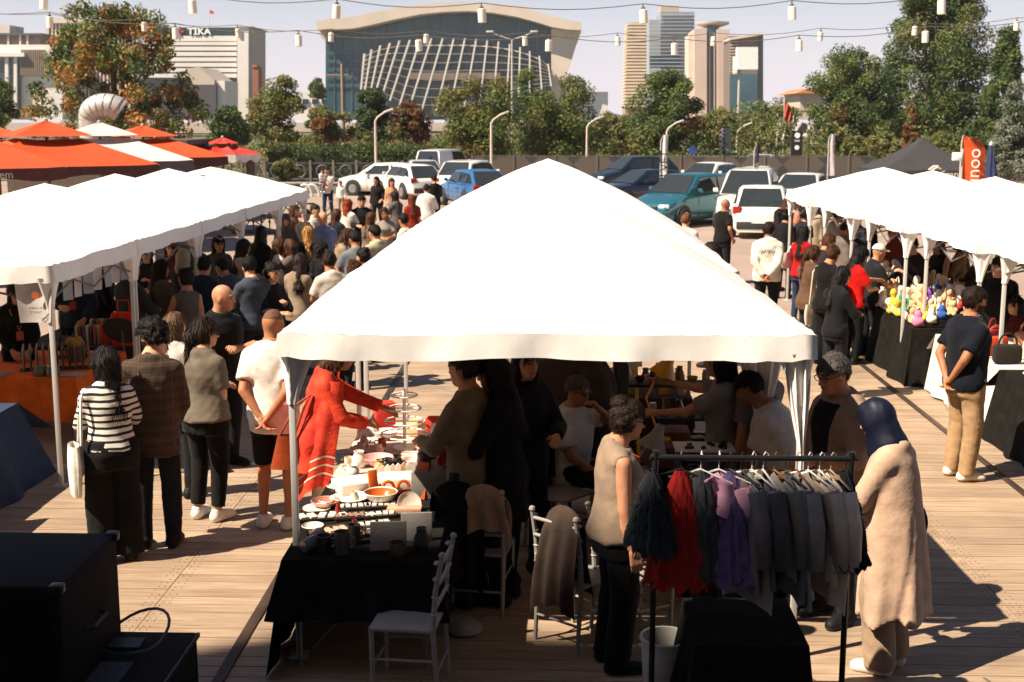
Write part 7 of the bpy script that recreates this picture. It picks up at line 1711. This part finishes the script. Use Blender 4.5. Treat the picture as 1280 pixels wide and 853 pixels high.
# --- toy stall side
person_px('bald man in a black polo standing by the panel van', 905, 249, 60, 1.80, girth=1.15, skin=SK1, top=('tee', '#100f11'), bottom=('trousers', '#15151a'), hair=('bald', '#3a2c24'), shoes=BS, L='hang', R='pocket', vox=M_, group=GP)
person_px('sandy-haired man in a white tee by the teal car', 857, 268, 10, 1.74, skin=SK3, top=('tee', '#dcd6ce'), bottom=('trousers', '#26262c'), hair=('short', '#6a4426'), shoes=BS, vox=F_, group=GP)
person_px('bearded man in a green and pink shirt beside the tent edge', 893, 304, -60, 1.76, skin=SK2, top=('tee', '#9c8c88'), bottom=('trousers', '#26262c'), hair=('short', BKH), shoes=BS, vox=M_, beard=True, group=GP)
P = person_px('man in a white varsity jacket with dark sleeves, hands clasped behind', 961, 279, 14, 1.80, girth=1.16, skin=SK1, top=('jacket', '#d8cfc0', -.12), bottom=('trousers', '#0d0d0f'), hair=('short', DBR), shoes=BS, L='behind', R='behind', vox=N_, group=GP)
t = text_mesh('VARSITY', .075, .002, mat('ink_dark', '#1c1a1c', .8)); link('lettering', t, P['root'], (0, -.172, 1.34), (math.pi / 2, 0, 0))
P = person_px('girl in a red tee and jeans with a white shoulder bag', 1004, 284, 40, 1.66, fem=True, skin=SK2, top=('tee', '#9c0e14'), bottom=('trousers', '#22344e'), hair=('long', BKH), shoes=WS, L='front', R='front', vox=M_, group=GP)
bag_strap(P, '#dcd6cc', -1, .16, (.30, .10, .26), 'shoulder_bag', label='white shoulder bag of the girl in the red tee')
person_px('person with a white headband and dark jacket in the toy stall crowd', 982, 263, 20, 1.72, fem=True, skin=SK2, top=('jacket', '#16161a'), bottom=('trousers', '#17171c'), hair=('bun', BKH), shoes=BS, vox=M_, group=GP)
person_px('curly-haired shopper in a navy top in the toy stall crowd', 1006, 262, 60, 1.70, skin=SK2, top=('tee', '#1c1e28'), bottom=('trousers', '#17171c'), hair=('curly', BKH), shoes=BS, vox=M_, group=GP)
person_px('woman in a charcoal top with tied brown hair at the toy table', 1030, 294, 70, 1.68, fem=True, skin=SK2, top=('tee', '#26242a'), bottom=('trousers', '#15161c'), hair=('bun', BRN), shoes=BS, L='front', R='front', pitch=22, vox=M_, group=GP)
P = person_px('woman all in black with a red hair tie at the toy table', 1036, 308, 55, 1.70, fem=True, girth=1.08, skin=SK2, top=('shirt', '#0c0b0d'), bottom=('wide', '#0c0b0d'), hair=('bun', BRN), shoes=BS, L='front', R='front', pitch=20, vox=N_, group=GP, wide=.03)
bag_strap(P, '#c8bcae', -1, .55, (.22, .07, .3), label='cream cloth bag of the woman all in black')
person_px('woman in a bright red tee and black trousers at the toy table', 1070, 309, 66, 1.68, fem=True, girth=1.05, skin=SK2, top=('tee', '#c01008'), bottom=('trousers', '#0b0b0d'), hair=('bob', BKH), shoes=BS, L='reach', R='front', pitch=22, vox=N_, group=GP)
person_px('person in a white cap with a black mark leaning to the toys', 1091, 306, 70, 1.66, fem=True, skin=SK2, top=('tee', '#1a1a1e'), bottom=('trousers', '#15151a'), hair=('cap', '#dcd6cc'), shoes=BS, L='front', R='front', lean=8, vox=M_, group=GP)
person_px('man in a grey shirt behind the red tee woman', 1056, 276, 80, 1.76, skin=SK1, top=('shirt', '#6a6058'), bottom=('trousers', '#17171c'), hair=('short', BKH), shoes=BS, vox=M_, group=GP)
person_px('dark-haired seller in black at the far toy table end', 1090, 284, -100, 1.64, fem=True, skin=SK2, top=('shirt', '#0e0d10'), bottom=('trousers', '#17171c'), hair=('long', BKH), shoes=BS, L='front', R='front', vox=M_, group=GP)
person_px('seller in a rust brown sweater behind the cream toys', 1120, 282, -110, 1.68, fem=True, skin=SK2, top=('jacket', '#6a2810'), bottom=('trousers', '#17171c'), hair=('long', '#5c2410'), shoes=BS, L='front', R='front', vox=M_, group=GP)
person_px('seller in a dark strappy top behind the coloured toys', 1176, 296, -120, 1.68, fem=True, girth=1.1, skin=SK2, top=('tank', '#1a1614'), bottom=('trousers', '#15151a'), hair=('long', BRN), shoes=BS, L='front', R='hold', pitch=16, vox=M_, group=GP)
person_px('woman in a brown patterned top beside the strappy top seller', 1202, 294, -70, 1.70, fem=True, skin=SK2, top=('shirt', mat('patterned', '#6a3a1c', .9, .3, 60, col2='#b08a5c')), bottom=('trousers', '#15151a'), hair=('long', BRN), shoes=BS, L='front', R='hold', vox=M_, group=GP)
person_px('person in a black coat behind the bag stall', 1250, 322, -150, 1.74, skin=SK2, top=('coat', '#0a0a0c', -.5), bottom=('trousers', '#0c0c0e'), hair=('short', BKH), shoes=BS, vox=M_, group=GP)
person_px('seated bag seller in a wine red top', 1272, 372, -120, 1.66, fem=True, seat=.42, skin=SK2, top=('shirt', '#4a1214'), bottom=('trousers', '#15151a'), hair=('bob', BKH), shoes=BS, L='lap', R='lap', vox=M_, group=GP)
person_px('shopper with a tan coat by the last toy stall tent', 984, 246, 70, 1.70, fem=True, skin=SK2, top=('jacket', '#6e4a34'), bottom=('trousers', '#26262c'), hair=('bob', BRN), shoes=BS, vox=F_, group=GP)
person_px('shopper in a salmon top between the last tent poles', 1000, 250, 120, 1.66, fem=True, skin=SK3, top=('tee', '#b4705c'), bottom=('trousers', '#7c7468'), hair=('long', BRN), shoes=BS, vox=F_, group=GP)
person_px('shopper in a cream coat between the last tent poles', 1016, 252, 200, 1.70, fem=True, skin=SK3, top=('coat', '#b8a488', -.3), bottom=('trousers', '#8c8478'), hair=('long', BLD), shoes=BS, vox=F_, group=GP)
person_px('person in a green cap and dark jacket near the balustrade', 380, 262, 40, 1.70, skin=SK2, top=('jacket', '#2a241f'), bottom=('trousers', '#17171c'), hair=('cap', '#1c3a34'), shoes=BS, vox=F_, group=GP)
person_px('person in a brown coat near the balustrade', 366, 256, 100, 1.70, fem=True, skin=SK3, top=('jacket', '#6a4030'), bottom=('trousers', '#26262c'), hair=('long', BRN), shoes=BS, vox=F_, group=GP)

X_ = [(300, 300, 70, 1, 'jacket', '#a89c90', 'long', DBR, 'woman in a stone grey jacket beside the boxed sweets'), (314, 322, -40, 0, 'tee', '#3c4450', 'short', BKH, 'man in a slate tee beside the black-robed figure'),
      (338, 330, 130, 1, 'shirt', '#17161a', 'bun', BKH, 'woman in black with a bun before the white blouse woman'), (372, 318, 20, 1, 'jacket', '#8c7a66', 'long', DBR, 'tan-jacketed woman just before the blonde woman'),
      (398, 304, 50, 1, 'shirt', '#141216', 'long', BKH, 'woman in black beside the bald man in blue'), (414, 316, -30, 0, 'tee', '#c8c0b4', 'short', DBR, 'man in an off-white tee in the left lane'),
      (440, 328, 40, 1, 'shirt', '#b8aca0', 'bun', BRN, 'woman in a pale shirt at the edge of the tent roof'), (480, 260, 170, 1, 'tee', '#8c8478', 'bob', DBR, 'woman in a stone tee walking up the lane'),
      (507, 268, -60, 0, 'shirt', '#d0c8bc', 'short', BKH, 'man in a cream shirt next to the rust red dress'), (463, 266, 30, 1, 'jacket', '#6c5c4c', 'long', BRN, 'woman in a light brown jacket in the lane'),
      (160, 326, 30, 0, 'jacket', '#2c2a2c', 'curly', BKH, 'curly-haired man in black at the felt bags'), (182, 308, 160, 1, 'shirt', '#201c1e', 'long', BKH, 'seller in black behind the felt bags'),
      (246, 296, 165, 0, 'shirt', '#3c4438', 'short', BKH, 'seller in an olive shirt behind the cartons'), (212, 300, 150, 1, 'shirt', '#5c2a24', 'bob', BRN, 'seller in a maroon shirt behind the books'),
      (392, 256, 100, 0, 'tee', '#c4bab0', 'short', BKH, 'man in a cream tee near the bicycle'), (356, 268, 150, 1, 'jacket', '#544a44', 'scarf', '#4a3c38', 'woman in a brown headscarf by the balustrade'),
      (420, 262, 30, 1, 'tee', '#20242c', 'long', BRN, 'woman in a dark tee behind the red-haired person'), (444, 290, -20, 0, 'tee', '#6a7078', 'short', BKH, 'man in a grey tee behind the beige jacket'),
      (1048, 334, 60, 1, 'shirt', '#141418', 'long', BKH, 'woman in black between the red tee and the all-black woman'), (1014, 308, 50, 1, 'jacket', '#5c4434', 'ponytail', BRN, 'woman in a brown jacket with a ponytail at the toys'),
      (1142, 296, -130, 0, 'shirt', '#241f1e', 'short', BKH, 'seller in a dark shirt between cream and coloured toys'), (1228, 304, -100, 1, 'shirt', '#3a2a20', 'long', BRN, 'seller in brown at the end of the toy table'),
      (1044, 262, 90, 0, 'tee', '#8c8074', 'short', BKH, 'man in a beige tee under the far toy tents'), (1070, 266, 200, 1, 'jacket', '#22222a', 'bob', BKH, 'woman in a navy jacket under the far toy tents'),
      (972, 262, 40, 1, 'shirt', '#2c2628', 'long', BKH, 'long-haired woman in charcoal beside the varsity jacket')]
for px, yt, fc, fm, ty, c, ht, hcc, lab in X_:
    person_px(lab, px, yt, fc, 1.66 if fm else 1.76, fem=bool(fm), skin=[SK1, SK2, SK3][px % 3], top=(ty, c), bottom=('trousers', ['#15161c', '#1c2432', '#26221f', '#101012'][px % 4]), hair=(ht, hcc), shoes=BS, L=['front', 'hang', 'hold', 'belly'][px % 4], R=['front', 'low', 'front', 'hang'][px % 4], yaw=(px * 7 % 50) - 25, pitch=6 + px % 14, vox=M_ if yt > 290 else F_, group=GP)
